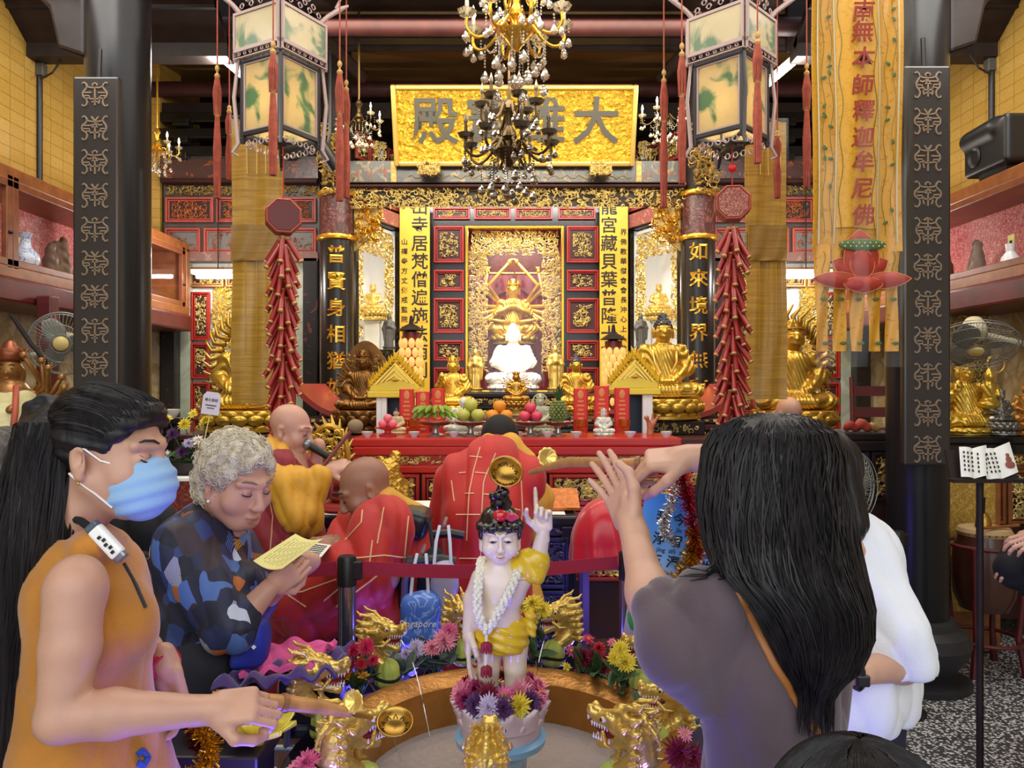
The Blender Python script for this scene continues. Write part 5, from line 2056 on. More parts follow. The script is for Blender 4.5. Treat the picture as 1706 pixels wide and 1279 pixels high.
# gold ornaments on the desk and beside the red table
t=thing('halo_shrine','gold openwork oval shrine ornament standing behind the old monk','ornament',(X(545,4.1),4.15,1.006))
MB().lathe([(.1,0),(.11,.02),(.06,.05),(.05,.08)],18).build('foot',gold_deep,t)
m=MB()
m.tube([(.1*math.cos(a),0,.25+.17*math.sin(a))for a in np.linspace(0,2*PI,28)[:-1]],.018,6,closed=True)
m.tube([(.06*math.cos(a),-.01,.25+.1*math.sin(a))for a in np.linspace(0,2*PI,24)[:-1]],.01,6,closed=True)
for k in range(18):
 a=2*PI*k/18
 m.tube([(.11*math.cos(a),0,.25+.18*math.sin(a)),(.14*math.cos(a+.1),0,.25+.23*math.sin(a+.1))],[.012,.003],5)
m.build('halo',gold_deep,t)
link('carving',fil_mesh(.16,.3,110,40,1.0,gold_statue,.03),t,(0,-.005,.25))
statue('tiny','tiny gold figure sitting inside the oval shrine ornament','figurine',545,760,4.08,44,gold_statue,.2,zb=1.006,crown=True,name='figurine')
def lion(t,s):
 S=SDF(.008,.03)
 S.M=Matrix.Scale(s,4)
 S.cap((0,.1,.18),(0,-.08,.22),.1,.11).ell((0,-.17,.33),(.1,.09,.09)).ell((0,-.25,.30),(.05,.05,.045))
 for q in(-1,1):
  S.cap((q*.07,-.13,.2),(q*.08,-.18,.03),.045,.04).cap((q*.08,.1,.15),(q*.1,.05,.03),.06,.04)
  S.ell((q*.07,-.15,.41),(.025,.02,.03),k=.01)
 S.cap((0,.18,.2),(0,.24,.4),.04,.05)
 S.build('body',gold_deep,t,disp=lambda x,y,z:.006*np.sin(x*150)*np.sin(z*150+y*60))
t=thing('lion_ornament','gilded lion ornament on the desk behind the bald monk\'s shoulder','ornament',(X(650,4.08),4.12,1.006))
lion(t,.62)

# ---------------------------------------------------------------- people
def skin_mat(name,c):
 return mat(name,c,.45,bump=.06,bscale=180,sss=.12,vary=.07,vscale=14)
skin_light=skin_mat('skin_light','cfa086')
skin_tan=skin_mat('skin_tan','c39074')
skin_old=skin_mat('skin_old','c7957e')
skin_brown=skin_mat('skin_monk','9a6a52')
def hair_mat(name,c0,c1,rough=.46):
 M=Mat(name)
 mp=M.coord('Object',(70,70,6))
 nz=M.node('ShaderNodeTexNoise',Scale=1.0,Detail=3.0)
 M.link(mp.outputs[0],nz.inputs['Vector'])
 r=M.ramp(nz.outputs['Fac'],[(.35,hexc(c0)),(.7,hexc(c1))])
 M.link(r.outputs[0],M.b.inputs['Base Color'])
 M.b.inputs['Roughness'].default_value=rough
 M.b.inputs['Specular IOR Level'].default_value=.35
 M.bump(nz.outputs['Fac'],.5,.004)
 return M.m
hair_black=hair_mat('black_hair','0d0b0c','221c1d')
hair_grey=hair_mat('white_curly_hair','b5a890','e6dcc6',.7)
lip_m=mat('lips','a25a50',.4)
lash_m=mat('lashes','1d1413',.6)

def head(res,M,neck=(0,.05,-.2),female=True,old=False,ears=True,fat=0.0,pout=0.0):
 S=SDF(res,.018)
 S.M=M
 S.ell((0,.018,.032),(.075,.094,.084))
 S.ell((0,-.028,-.03),(.060+fat*.6,.060,.082),k=.03)
 S.ell((0,-.052,-.088),(.032+fat,.030,.026),k=.03)
 for s in(-1,1):
  S.ell((s*.040,-.05,-.032),(.026+fat,.028,.03),k=.02)
  S.cap((s*.05,.0,-.05),(s*.022,-.05,-.092),.022+fat*.5,.018,k=.02)
  S.cap((s*.012,-.084,.026),(s*.05,-.068,.026),.011,.009,k=.014)
  S.ell((s*.031,-.094,.004),(.016,.014,.010),k=.012,op='s')
  S.ell((s*.031,-.073,.003),(.0155,.0135,.0105),k=.004)
  S.ell((s*.0125,-.098,-.037),(.0085,.010,.008),k=.008)
  if ears:
   S.ell((s*.077,.018,-.012),(.007,.02,.032),R=rot('X',-12)@rot('Z',s*20),k=.008)
   S.ell((s*.083,.014,-.008),(.006,.01,.016),k=.004,op='s')
   S.ell((s*.077,.010,-.038),(.007,.009,.010),k=.006)
  if old:
   S.cap((s*.018,-.1,-.045),(s*.036,-.085,-.075),.004,.003,k=.006,op='s')
 S.cap((0,-.082,.02),(0,-.106,-.028),.008,.0115,k=.012)
 S.ell((0,-.106,-.034),(.0115,.011,.009),k=.008)
 S.ell((0,-.086-pout,-.0635),(.021,.011,.0055),k=.006)
 S.ell((0,-.084-pout,-.0735),(.018,.011,.0062),k=.006)
 S.cap((0,.022,-.06),neck,.05+fat,.054+fat,k=.035)
 return S

def on(M,p):
 return tuple(M@Vector(p))

def face_parts(root_o,body,M,s=1.0,lips=True,brow=True,eyes='closed',brow_m=None):
 for q in(-1,1):
  if brow:
   MB().tube([on(M,(q*x,y,z))for x,y,z in((.014,-.0935,.031),(.028,-.090,.037),(.042,-.081,.037),(.052,-.071,.031))],[.0018*s,.003*s,.0026*s,.001*s],5).build('eyebrow',brow_m or lash_m,body)
  pts=[(.0165,-.0835,.002),(.024,-.0875,-.0025),(.032,-.0875,-.0035),(.040,-.0835,-.002),(.0455,-.078,.002)]
  MB().tube([on(M,(q*x,y-.001,z))for x,y,z in pts],[.0008*s,.0016*s,.0018*s,.0016*s,.001*s],5).build('eyelashes',lash_m,body)
  MB().tube([on(M,(q*x,y+.0015,z+.008))for x,y,z in pts],.0006*s,4).build('eyelid_crease',mat('lid_shade','6d4638',.6),body)
  if eyes=='open':
   MB().ell(on(M,(q*.031,-.0785,.003)),.0105*s,12,8).build('eyeball',mat('eye_white','e8e2da',.2),body)
   MB().ell(on(M,(q*.030,-.0865,.0015)),.0042*s,10,6).build('iris',mat('iris','1d120d',.15),body)
 if lips:
  MB().tube([on(M,p)for p in((-.022,-.086,-.0685),(-.01,-.0965,-.0675),(0,-.0975,-.0685),(.01,-.0965,-.0675),(.022,-.086,-.0685))],[.001*s,.0024*s,.0026*s,.0024*s,.001*s],6).build('lips',lip_m,body)

def hframe(wrist,along,back,s=1.0):
 y=Vector(along).normalized()
 z=Vector(back)
 z=(z-y*z.dot(y)).normalized()
 x=y.cross(z)
 M=Matrix.Identity(4)
 for i in range(3):
  M[i][0],M[i][1],M[i][2],M[i][3]=x[i]*s,y[i]*s,z[i]*s,wrist[i]
 return M

def hand(S,M,curls,side=1,thumb=(.35,.3),spread=.06):
 """palm, four unequal fingers that bend at each knuckle towards -Z, and a thumb leaving the side of the palm (side: +X or -X)"""
 old=S.M
 S.M=M
 S.cap((0,-.03,0),(0,.02,0),.025,.024,k=.015)
 S.box((0,.05,0),(.038,.042,.013),.012,k=.015)
 S.ell((side*.022,.03,-.010),(.018,.03,.014),k=.012)
 base=((.029,.090),(.010,.096),(-.010,.092),(-.028,.082))
 lens=((.040,.024,.019),(.044,.028,.020),(.041,.026,.019),(.032,.019,.017))
 for i in range(4):
  x,y=base[i][0]*side,base[i][1]
  p=Vector((x,y-.01,0))
  a=0
  sp=(1.5-i)*spread*side
  pts=[p.copy()]
  c=curls[i]if hasattr(curls[i],'__len__')else(curls[i],)*3
  for j in range(3):
   a+=c[j]
   dvec=Vector((math.sin(sp)*math.cos(a),math.cos(sp)*math.cos(a),-math.sin(a)))
   p=p+dvec*(lens[i][j]+(.012 if j==0 else 0))
   pts.append(p.copy())
  S.chain(pts,[.0095,.0088,.008,.0068]if i<3 else[.0085,.0078,.007,.006],k=.0035)
 t0=Vector((side*.028,.018,-.006))
 t1=t0+Vector((side*.030,.030,-.012))
 t2=t1+Vector((side*math.sin(thumb[0])*.034,math.cos(thumb[0])*.030,-.034*math.sin(thumb[1])))
 t3=t2+Vector((side*math.sin(thumb[0]-.5)*.024,math.cos(thumb[0]-.5)*.024,-.024*math.sin(thumb[1]+.3)))
 S.chain([t0,t1,t2,t3],[.014,.0125,.0105,.0085],k=.006)
 S.M=old
 return S

def strands(env,n,z_top,z_bot,r,seed,th0,th1,k=12,wave=.008,ends=.08):
 """fine locks that follow an envelope env(z) -> (cx, cy, a, b)"""
 rnd=random.Random(seed)
 m=MB()
 for i in range(n):
  th=rnd.uniform(th0,th1)
  zt=z_top-abs(rnd.gauss(0,.03))
  zb=z_bot+rnd.uniform(-ends,ends)
  ph,dr,dth=rnd.uniform(0,6),rnd.uniform(.985,1.045),rnd.uniform(-.25,.25)
  pts,rs=[],[]
  for j in range(k):
   u=j/(k-1)
   z=zt+(zb-zt)*u
   cx,cy,a,b=env(z)
   t=th+dth*u+.04*math.sin(u*7+ph)
   pts.append((cx+a*dr*math.sin(t)+wave*.3*math.sin(u*9+ph),cy-b*dr*math.cos(t),z))
   rs.append(r*(1-.7*u**3))
  m.tube(pts,rs,4,False)
 return m

def interp_env(rows):
 """rows of (z, cx, cy, a, b) from top to bottom"""
 zs=[-q[0]for q in rows]
 def env(z):
  return tuple(float(np.interp(-z,zs,[q[i]for q in rows]))for i in(1,2,3,4))
 return env

def env_loft(rows,n=40,wob=.02):
 return MB().loft([((q[1],q[2],q[0]),q[3],q[4],0)for q in rows],n,lambda u,t:1+wob*math.sin(t*17+u*5)+wob*.6*math.sin(t*31))

def wrinkle(amp,fx,fz,ph=0):
 return lambda x,y,z:amp*np.sin(fx*(x*.7+y*.6)+fz*z+2*np.sin(9*z+ph)+ph)*(.5+.5*np.sin(5*x+7*z+ph))

def robe_folds(amp=.012,f=11):
 def g(x,y,z):
  a=np.abs(np.sin(f*(x+.45*z+.3*y)+1.5*np.sin(3.1*z+2*x)))
  b=np.abs(np.sin(f*1.7*(x*.8-.3*z+.5*y)+1.2*np.sin(5*z)))
  return amp*(1.6*a**.6+1.0*b**.6-1.5)
 return g
def both(f,g):
 return lambda x,y,z:f(x,y,z)+g(x,y,z)

def body_mesh(parts,material,parent,disp=None):
 o=link('body',raw_mesh('body',join_raw(parts),material,disp),parent)
 o.location=-root_loc(parent)
 return o

def kid(m,name,material,root,parent=None,smooth=True,**kw):
 """a mesh built at its place in the hall, hung under a part of the person"""
 o=m.build(name,material,parent if parent is not None else root,smooth,**kw)
 o.location=(0,0,0)if parent is not None else-root_loc(root)
 return o

def kid_raw(S,name,material,root,parent=None,disp=None):
 o=link(name,raw_mesh(name,S.raw(),material,disp),parent if parent is not None else root)
 o.location=(0,0,0)if parent is not None else-root_loc(root)
 return o

# ================= the woman in the mustard dress (left)
root=thing('person','woman in a sleeveless mustard dress and pale blue face mask, with long black ponytail','person',(-.78,1.45,0))
HM=frame((-.748,1.45,1.522),(1,-.06,-.14))
skin_l=skin_mat('skin_tan_light','c2937a')
parts=[head(.0042,HM,neck=(0,.075,-.2)).raw()]
S=SDF(.005,.02)
shR,elR,wrR=P(124,985,1.29),P(100,1198,1.245),P(352,1182,1.31)
S.ell(shR+Vector((0,.008,.004)),(.048,.050,.056))
S.chain([shR,shR*.55+elR*.45+Vector((.004,0,0)),elR],[.047,.045,.036],k=.012)
S.chain([elR,elR*.66+wrR*.34+Vector((0,0,.004)),wrR],[.037,.039,.0225],k=.012)
parts.append(S.raw())
S=SDF(.0036,.012)
S.cap(wrR+Vector((-.05,-.003,0)),wrR,.0265,.0225)
hand(S,hframe(wrR,(1,.16,.06),(-.05,-.72,.68),.84),[(.75,1.25,.9),(.8,1.3,.9),(.85,1.3,.9),(.9,1.3,.9)],side=1,thumb=(-.1,.9),spread=.02)
parts.append(S.raw())
S=SDF(.0042,.015)
wrL=P(279,1108,1.56)
S.chain([P(180,1030,1.63),P(235,1080,1.60),wrL],[.040,.036,.0235])
hand(S,hframe(wrL,(.32,-.1,-1),(.35,.85,.2),.85),[(.25,.5,.4),(.3,.6,.4),(.35,.6,.5),(.4,.7,.5)],side=-1,thumb=(.2,.6),spread=.05)
parts.append(S.raw())
S=SDF(.01,.04)
S.cap(P(150,930,1.45),P(140,1000,1.46),.07,.09)
for d_,hx in((1.40,0),(1.52,0)):
 S.chain([(-.80,d_,.75),(-.80,d_,.42),(-.80,d_+.01,.05)],[.075,.055,.04])
 S.ell((-.74,d_,.035),(.11,.04,.03))
parts.append(S.raw())
body=body_mesh(parts,skin_l,root)
face_parts(root,body,HM,lips=False)
# dress
S=SDF(.0065,.05)
S.ell(P(145,985,1.455),(.095,.135,.12))
S.cap(P(150,912,1.36),P(150,912,1.55),.030,.030)
S.ell(P(190,1040,1.40),(.075,.075,.075)).ell(P(190,1040,1.51),(.075,.075,.075))
S.ell(P(142,1120,1.455),(.108,.128,.14))
S.ell(P(142,1290,1.455),(.132,.165,.2))
S.cap((-.80,1.455,.82),(-.80,1.455,.50),.17,.2)
S.ell(P(165,845,1.45),(.085,.085,.075),op='s',k=.01)
S.plane((0,0,.48),(0,0,-1))
dress_m=mat('mustard_cotton','b8761d',.75,bump=.2,bscale=160,vary=.15,vscale=12,sheen=.3)
dress=kid_raw(S,'dress',dress_m,root,None,both(wrinkle(.003,22,18),robe_folds(.0035,32)))
# dark neckline slit and armhole binding
DRESS=dress
# hair: cap, clipped bun, long tail
S=SDF(.0055,.012)
S.M=HM
S.ell((0,.022,.036),(.085,.104,.094))
S.ell((0,-.03,.06),(.074,.06,.058))
S.plane((0,-.062,.045),(0,-.80,-.6))
S.ell((0,-.075,-.03),(.095,.075,.085),op='s',k=.015)
S.ell((.08,-.002,-.03),(.03,.036,.042),op='s',k=.012).ell((-.08,-.002,-.03),(.03,.036,.042),op='s',k=.012)
hair=kid_raw(S,'hair',hair_black,root,None,lambda x,y,z:.0018*np.sin(190*z+60*x)+.001*np.sin(420*z+90*x))
S=SDF(.006,.02)
bc=P(80,690,1.47)
S.ell(bc,(.040,.05,.040)).ell(bc+Vector((-.015,0,-.03)),(.03,.04,.03))
b_=kid_raw(S,'hair_bun',hair_black,root,hair,lambda x,y,z:.004*np.sin(150*z+80*y)*np.sin(120*x))
def rw(y,cx,hw,d,b):
 p=P(cx,y,d)
 return(p.z,p.x,p.y,L(hw,d),b)
rows=[rw(672,100,20,1.45,.03),rw(700,98,55,1.45,.07),rw(760,85,55,1.45,.075),rw(830,72,62,1.44,.075),rw(900,62,68,1.43,.075),rw(980,48,62,1.42,.07),rw(1080,30,55,1.41,.065),rw(1180,18,52,1.40,.06),rw(1300,4,50,1.39,.05),rw(1380,0,38,1.39,.03)]
tail=kid(env_loft(rows,36,.03),'ponytail',hair_black,root)
kid(strands(interp_env(rows),260,rows[1][0],rows[-1][0],.0022,3,-PI/2-.2,PI/2+.2,16,.02,.06),'loose_strands',hair_black,root,tail)
rnd=random.Random(12)
m=MB()
hbv=BVHTree.FromPolygons([v.co for v in hair.data.vertices],[tuple(p.vertices)for p in hair.data.polygons])
hc=HM@Vector((0,.02,.03))
for k in range(240): # combed strands over the skull
 a=rnd.uniform(-1.45,1.45)
 pts=[]
 for th in np.linspace(math.radians(rnd.uniform(30,60)),math.radians(rnd.uniform(150,190)),12):
  dr=HM.to_3x3()@Vector((math.sin(a)*(1-.35*math.sin(th/2)**4),-math.cos(th)*math.cos(a*.6),math.sin(th)*math.cos(a)))
  hit=hbv.ray_cast(hc+dr.normalized()*.3,-dr.normalized())[0]
  if hit is not None:
   pts.append(hit+dr.normalized()*.0008)
 if len(pts)>6:
  m.tube(pts,[.0012]*(len(pts)-1)+[.0005],4,False)
kid(m,'combed_strands',hair_black,root,hair)
# mask
S=SDF(.004,.006)
S.M=HM
S.ell((0,-.056,-.052),(.064,.072,.068))
S.plane((0,-.07,.004),(0,.30,1)).plane((0,-.030,-.04),(0,1,.15))
S.ell((0,-.04,-.05),(.055,.045,.06),op='s',k=.004)
mask_m=mat('pale_blue_mask','8fb3d6',.8,bump=.1,bscale=200)
def pleat(x,y,z):
 return .0016*np.sin(230*(z-.25*x))
mask=kid_raw(S,'face_mask',mask_m,root,None,pleat)
m=MB()
for q in(-1,1):
 m.tube([on(HM,p)for p in((q*.058,-.048,-.012),(q*.070,-.02,-.006),(q*.078,.008,.012),(q*.08,.03,.012))],.0018,5)
 m.tube([on(HM,p)for p in((q*.052,-.042,-.09),(q*.066,-.015,-.066),(q*.074,.01,-.05),(q*.078,.03,-.035))],.0018,5)
kid(m,'ear_loop',white_paint,root,mask)
def on_mask(x,z):
 return on(HM,(x,-.056-.0735*math.sqrt(max(0,1-(x/.0645)**2-((z+.052)/.069)**2)),z))
top=[on_mask(x,.004+.02*(1-(x/.05)**2)-.006)for x in np.linspace(-.046,.046,13)]
m=MB().tube(top,.0018,5)
m.tube([on(HM,(-.0555*math.cos(q),-.033,-.052+.062*math.sin(q)))for q in np.linspace(-.95,.78,12)],.0022,5)
kid(m,'mask_hem',mat('mask_hem','c3d6ea',.7),root,mask)
MB().ell(on(HM,(-.082,.008,-.05)),.003,8,6).build('earring',gold_smooth,body)
# bracelet of red thread, neck strap with white device
m=MB()
ax=(wrL-P(235,1080,1.60)).normalized()
e1=ax.orthogonal().normalized()
e2=ax.cross(e1)
for k in range(5):
 m.tube([wrL+ax*(-.03+.007*k+.003*math.sin(3*a+k))+(e1*math.cos(a)+e2*math.sin(a))*(.033-.001*k)for a in np.linspace(0,2*PI,22)[:-1]],.0036,5,closed=True)
m.tube([wrL+Vector((.024,-.01,-.01)),wrL+Vector((.036,-.012,-.05)),wrL+Vector((.032,-.014,-.09))],.003,5)
kid(m,'thread_bracelet',mat('red_thread','b01c2c',.7),root,body)
dev=thing('voice_amplifier','white clip-on device with black buttons hanging on the mustard dress collar','device',P(178,902,1.345))
dev.rotation_euler=(0,math.radians(47),0)
MB().box((0,0,0),(.064,.018,.026)).build('case',white_paint,dev,False,bev=.005)
for k in range(5):
 MB().box((-.012+.0085*k,-.010,.003*(k%2)),(.005,.003,.006)).build('button',black_plastic,dev,False)
MB().box((.036,0,0),(.012,.016,.022)).build('end_cap',steel,dev,False,bev=.003)
MB().box((-.036,0,0),(.012,.016,.024)).build('clip',mat('device_grey','4b5560',.4),dev,False,bev=.003)
kid(MB().tube([P(160,886,1.35),P(135,868,1.38),P(118,862,1.44),P(120,866,1.50)],.007,6),'neck_strap',black_cloth,root,dress)

def ladle(label,pts,rs,bowl_c,bowl_r,bowl_n,flower_at=None,bands=()):
 t=thing('bathing_ladle',label,'ladle',tuple(pts[0]))
 o=MB().tube([Vector(p)-Vector(pts[0])for p in pts],rs,12).build('bamboo_handle',mat('bamboo','b07c46',.35,vary=.25,vscale=25),t)
 for f in bands:
  i=int(f)
  p=Vector(pts[i]).lerp(Vector(pts[i+1]),f-i)
  q=(Vector(pts[i+1])-Vector(pts[i])).normalized()
  MB().tube([p-q*.005-Vector(pts[0]),p+q*.005-Vector(pts[0])],rs[i]*1.18,12).build('node_ring',mat('bamboo_node','8d5f30',.4),o)
 m=MB().lathe([(.001,-bowl_r*.62),(bowl_r*.6,-bowl_r*.56),(bowl_r*.9,-bowl_r*.2),(bowl_r*.99,.06*bowl_r),(bowl_r*1.05,.1*bowl_r),(bowl_r*.95,.1*bowl_r),(bowl_r*.86,-bowl_r*.2),(bowl_r*.55,-bowl_r*.46),(.001,-bowl_r*.5)],32,cap=False)
 q=Vector(bowl_n).normalized().to_track_quat('Z','Y').to_matrix()
 me=m.mesh('bowl',brass)
 me.transform(q.to_4x4())
 b=link('bowl',me,t,Vector(bowl_c)-Vector(pts[0]))
 r2=MB()
 for k in range(10):
  a=k*.628
  r2.tube([q@Vector((bowl_r*.6*math.cos(a),bowl_r*.6*math.sin(a),-bowl_r*.40)),q@Vector((bowl_r*.75*math.cos(a+.2),bowl_r*.75*math.sin(a+.2),-bowl_r*.26)),q@Vector((bowl_r*.6*math.cos(a+.4),bowl_r*.6*math.sin(a+.4),-bowl_r*.40))],.0012,4)
 r2.build('engraving',dark_brass,b)
 if flower_at is not None:
  c=Vector(flower_at[0])-Vector(pts[0])
  n=Vector(flower_at[1]).normalized().to_track_quat('Z','Y').to_matrix()
  R=flower_at[2]
  m=MB().lathe([(.001,0),(R*.3,R*.05),(R*.7,R*.2),(R,R*.42),(R*.96,R*.46),(R*.65,R*.26),(.001,R*.08)],40,wob=lambda i,a:1+.06*math.cos(a*10)*(i>1),cap=False)
  me=m.mesh('lotus_leaf',gold_pale)
  me.transform(n.to_4x4())
  link('lotus_leaf',me,t,c)
  MB().tube([c,c-n@Vector((0,0,R*.9))],.004,5).build('stem',brass,t)
 return t
hp=P(405,1178,1.36)
ladle('bamboo-handled brass ladle held low over the basin by the woman in mustard',[P(352,1165,1.36),P(405,1166,1.38),P(480,1171,1.43),P(540,1178,1.47),P(585,1188,1.50)],[.014,.0145,.0145,.013,.008],P(658,1203,1.56),.036,(0.1,-.5,1),(P(592,1168,1.50),(-.3,-.8,.3),.022),(.2,1.3,1.9))
t=[o for o in bpy.data.objects if o.name.startswith('bathing_ladle')][-1]
MB().tube([P(585,1188,1.50)-Vector(t.location),P(620,1195,1.53)-Vector(t.location)],.005,6).build('brass_neck',brass,t)

# ================= the woman with long hair (right, seen from behind)
root=thing('person','woman seen from behind with very long black hair and taupe blouse, raising a ladle','person',(.46,1.27,0))
HM=frame((.414,1.275,1.487),(-.62,.78,-.05),s=.94)
parts=[head(.006,HM,neck=(0,.05,-.2)).raw()]
S=SDF(.005,.025)
shL,elL,wrL=P(1168,1012,1.24),P(1104,1075,1.25),P(1052,874,1.43)
S.chain([shL,elL],[.045,.040])
S.chain([elL,elL*.6+wrL*.4,wrL],[.039,.036,.0235])
parts.append(S.raw())
S=SDF(.0036,.012)
S.cap(wrL-(wrL-elL).normalized()*.05,wrL,.0265,.0235)
hand(S,hframe(wrL,(-.26,.80,.72),(.75,.55,-.2),.9),[(.06,.12,.08),(.1,.14,.1),(.16,.18,.12),(.24,.24,.15)],side=-1,thumb=(.35,.3),spread=.05)
parts.append(S.raw())
S=SDF(.0036,.012)
wrR=P(1146,762,1.50)
S.chain([P(1290,860,1.52),P(1205,772,1.50),wrR],[.034,.031,.0235])
hand(S,hframe(wrR,(-1,.18,-.10),(.12,-.45,.9),.9),[(.7,1.2,.9),(.8,1.25,.9),(.9,1.3,.9),(.95,1.3,1.0)],side=-1,thumb=(-.05,.8),spread=.03)
parts.append(S.raw())
S=SDF(.01,.04)
S.cap((.44,1.27,1.34),(.45,1.28,1.18),.07,.09)
S.chain([(.53,1.38,1.27),(.54,1.50,1.22),P(1290,860,1.52)],[.045,.04,.034])
for q in((.42,1.22),(.54,1.34)):
 S.chain([(q[0],q[1],.8),(q[0],q[1],.42),(q[0],q[1],.05)],[.08,.055,.04])
 S.ell((q[0]-.04,q[1]+.05,.035),(.06,.10,.03),R=rot('Z',38))
parts.append(S.raw())
body=body_mesh(parts,skin_light,root)
face_parts(root,body,HM)
S=SDF(.007,.05)
R_=rot('Z',38)
S.ell((.432,1.28,1.17),(.145,.105,.17),R=R_)
S.cap(P(1180,1000,1.225),(.525,1.37,1.265),.044,.044)
S.ell((.44,1.29,.98),(.135,.11,.2),R=R_)
S.ell((.445,1.295,.80),(.145,.125,.2),R=R_)
S.cap(P(1185,1012,1.225),P(1132,1078,1.225),.058,.062,k=.03)
S.cap(P(1130,1075,1.225),P(1102,1012,1.275),.056,.046,k=.02)
S.cap(P(1150,1100,1.22),P(1175,1160,1.22),.05,.03,k=.03)
S.cap((.525,1.38,1.25),(.54,1.50,1.22),.06,.065,k=.03)
S.plane((0,0,.72),(0,0,-1))
S.ell((.425,1.26,1.38),(.075,.075,.06),op='s',k=.01)
taupe=mat('taupe_linen','54434a',.8,bump=.12,bscale=220,vary=.08,vscale=9,sheen=.3)
blouse=kid_raw(S,'blouse',taupe,root,None,both(wrinkle(.006,24,26,1),robe_folds(.0055,30)))
S=SDF(.012,.05)
for q in((.42,1.22),(.54,1.34)):
 S.chain([(q[0],q[1],.86),(q[0],q[1],.42),(q[0],q[1],.10)],[.105,.085,.075])
kid_raw(S,'trousers',black_cloth,root)
# bag strap across the back: laid on the cloth
bv=BVHTree.FromPolygons([v.co for v in blouse.data.vertices],[tuple(p.vertices)for p in blouse.data.polygons])
def drape(px_pts,n=24,off=.004,bvh=None):
 out=[]
 pts=[Vector((a,b,0))for a,b in px_pts]
 for k in range(n+1):
  u=k/n*(len(pts)-1)
  i=min(int(u),len(pts)-2)
  q=pts[i].lerp(pts[i+1],u-i)
  dr=Vector(((q.x-853)/F,1,-(q.y-639.5)/F)).normalized()
  hit,nrm,idx,dist=bvh.ray_cast(Vector((0,0,EYE)),dr)
  if hit is not None:
   out.append(hit+nrm*off)
 return out
dv=BVHTree.FromPolygons([v.co for v in DRESS.data.vertices],[tuple(p.vertices)for p in DRESS.data.polygons])
sl=drape([(205,938),(226,975),(242,1012)],14,.001,dv)
if len(sl)>3:
 o=MB().tube(sl,.0035,5).build('neck_slit',mat('dark_binding','2b2a33',.7),DRESS)
sl=drape([(228,1258),(236,1250),(246,1262),(238,1275),(228,1270)],20,.001,dv)
if len(sl)>8:
 MB().tube(sl,.006,6).build('blue_motif',mat('blue_motif','2c4a9a',.7),DRESS)
dp=drape([(1215,962),(1250,1030),(1290,1110),(1345,1195),(1390,1265)],40,.003,bv)
m=MB()
m.tube(dp,.0062,8,True,.5)
kid(m,'bag_strap',mat('tan_leather','a5662f',.45),root,blouse)
rows=[rw(688,1290,22,1.265,.03),rw(697,1288,62,1.265,.075),rw(716,1287,90,1.265,.105),rw(750,1286,106,1.262,.118),rw(790,1285,108,1.255,.115),rw(840,1287,116,1.25,.12),rw(900,1296,117,1.24,.115),rw(945,1310,114,1.21,.105),rw(1000,1345,96,1.18,.085),rw(1060,1366,80,1.165,.06),rw(1110,1368,58,1.16,.045),rw(1150,1358,24,1.16,.025)]
S=SDF(.012,.04)
hair=kid(env_loft(rows,56,.012),'hair',hair_black,root)
kid(strands(interp_env(rows),620,rows[0][0],rows[-1][0],.0017,7,-1.75,1.75,18,.016,.07),'hair_strands',hair_black,root,hair)
rnd=random.Random(5)
mm=(MB(),MB())
for k in range(26): # locks that fan out over the left shoulder and right edge
 s=k%2
 a=P(1200+rnd.uniform(-15,20),900,1.2)if s else P(1405,930,1.22)
 e=P(1130+rnd.uniform(0,70),945+rnd.uniform(-6,25),1.2)if s else P(1440+rnd.uniform(-8,6),1040+rnd.uniform(-30,60),1.18)
 mid=(a+e)/2+Vector((.0,-.02,-.022 if s else-.0))
 mm[s].tube([a,(a+mid)/2+Vector((0,-.008,-.012 if s else 0)),mid,e],[.002,.002,.0016,.0006],4,False)
for m in mm:
 kid(m,'fanned_locks',hair_black,root,hair)
ladle('bamboo-handled brass ladle raised to pour over the child Buddha\'s head',[P(1168,764,1.52),P(1100,770,1.54),P(1030,774,1.58),P(985,770,1.66),P(945,770,1.74),P(912,778,1.80),P(884,787,1.86)],[.0135,.0135,.0125,.012,.0115,.008,.006],P(843,786,1.90),.041,(.15,-1,.62),(P(910,762,1.82),(.3,-1,.15),.024),(.6,1.5))
m=MB()

# ================= the person in the white T-shirt
root=thing('person','person in a loose white T-shirt with a dark wristwatch standing behind the long-haired woman','person',(.88,1.98,0))
HM=frame((.79,2.02,1.40),(-.45,.88,-.25))
parts=[head(.008,HM).raw()]
S=SDF(.007,.03)
elb,wr=P(1500,1106,1.86),P(1418,1122,1.76)
S.chain([P(1455,965,1.96),elb],[.045,.04]).chain([elb,wr],[.042,.026])
parts.append(S.raw())
S=SDF(.0045,.012)
hand(S,hframe(wr,(-1,.3,-.1),(.2,-.9,.4)),[(.4,.6,.4)]*4,side=1,thumb=(.2,.5))
parts.append(S.raw())
S=SDF(.011,.03)
S.chain([(.72,2.1,1.22),(.66,2.16,1.0),(.70,2.28,.96)],[.055,.045,.03])
S.cap((.82,2.0,1.32),(.85,2.0,1.15),.07,.1)
for q in((.79,1.97),(.93,2.05)):
 S.chain([(q[0],q[1],.8),(q[0],q[1],.42),(q[0],q[1],.05)],[.08,.055,.04]).ell((q[0]-.03,q[1]+.05,.035),(.06,.10,.03),R=rot('Z',25))
parts.append(S.raw())
body=body_mesh(parts,skin_light,root)
face_parts(root,body,HM)
S=SDF(.009,.05)
R_=rot('Z',22)
S.ell((.86,2.0,1.13),(.18,.12,.2),R=R_)
S.cap((.72,1.97,1.23),P(1450,945,1.97),.055,.060)
S.cap(P(1450,960,1.95),P(1492,1062,1.87),.066,.080,k=.03).cap(P(1492,1062,1.87),P(1505,1095,1.87),.080,.080,k=.01)
S.plane(P(1512,1122,1.86),(.10,.0,-1))
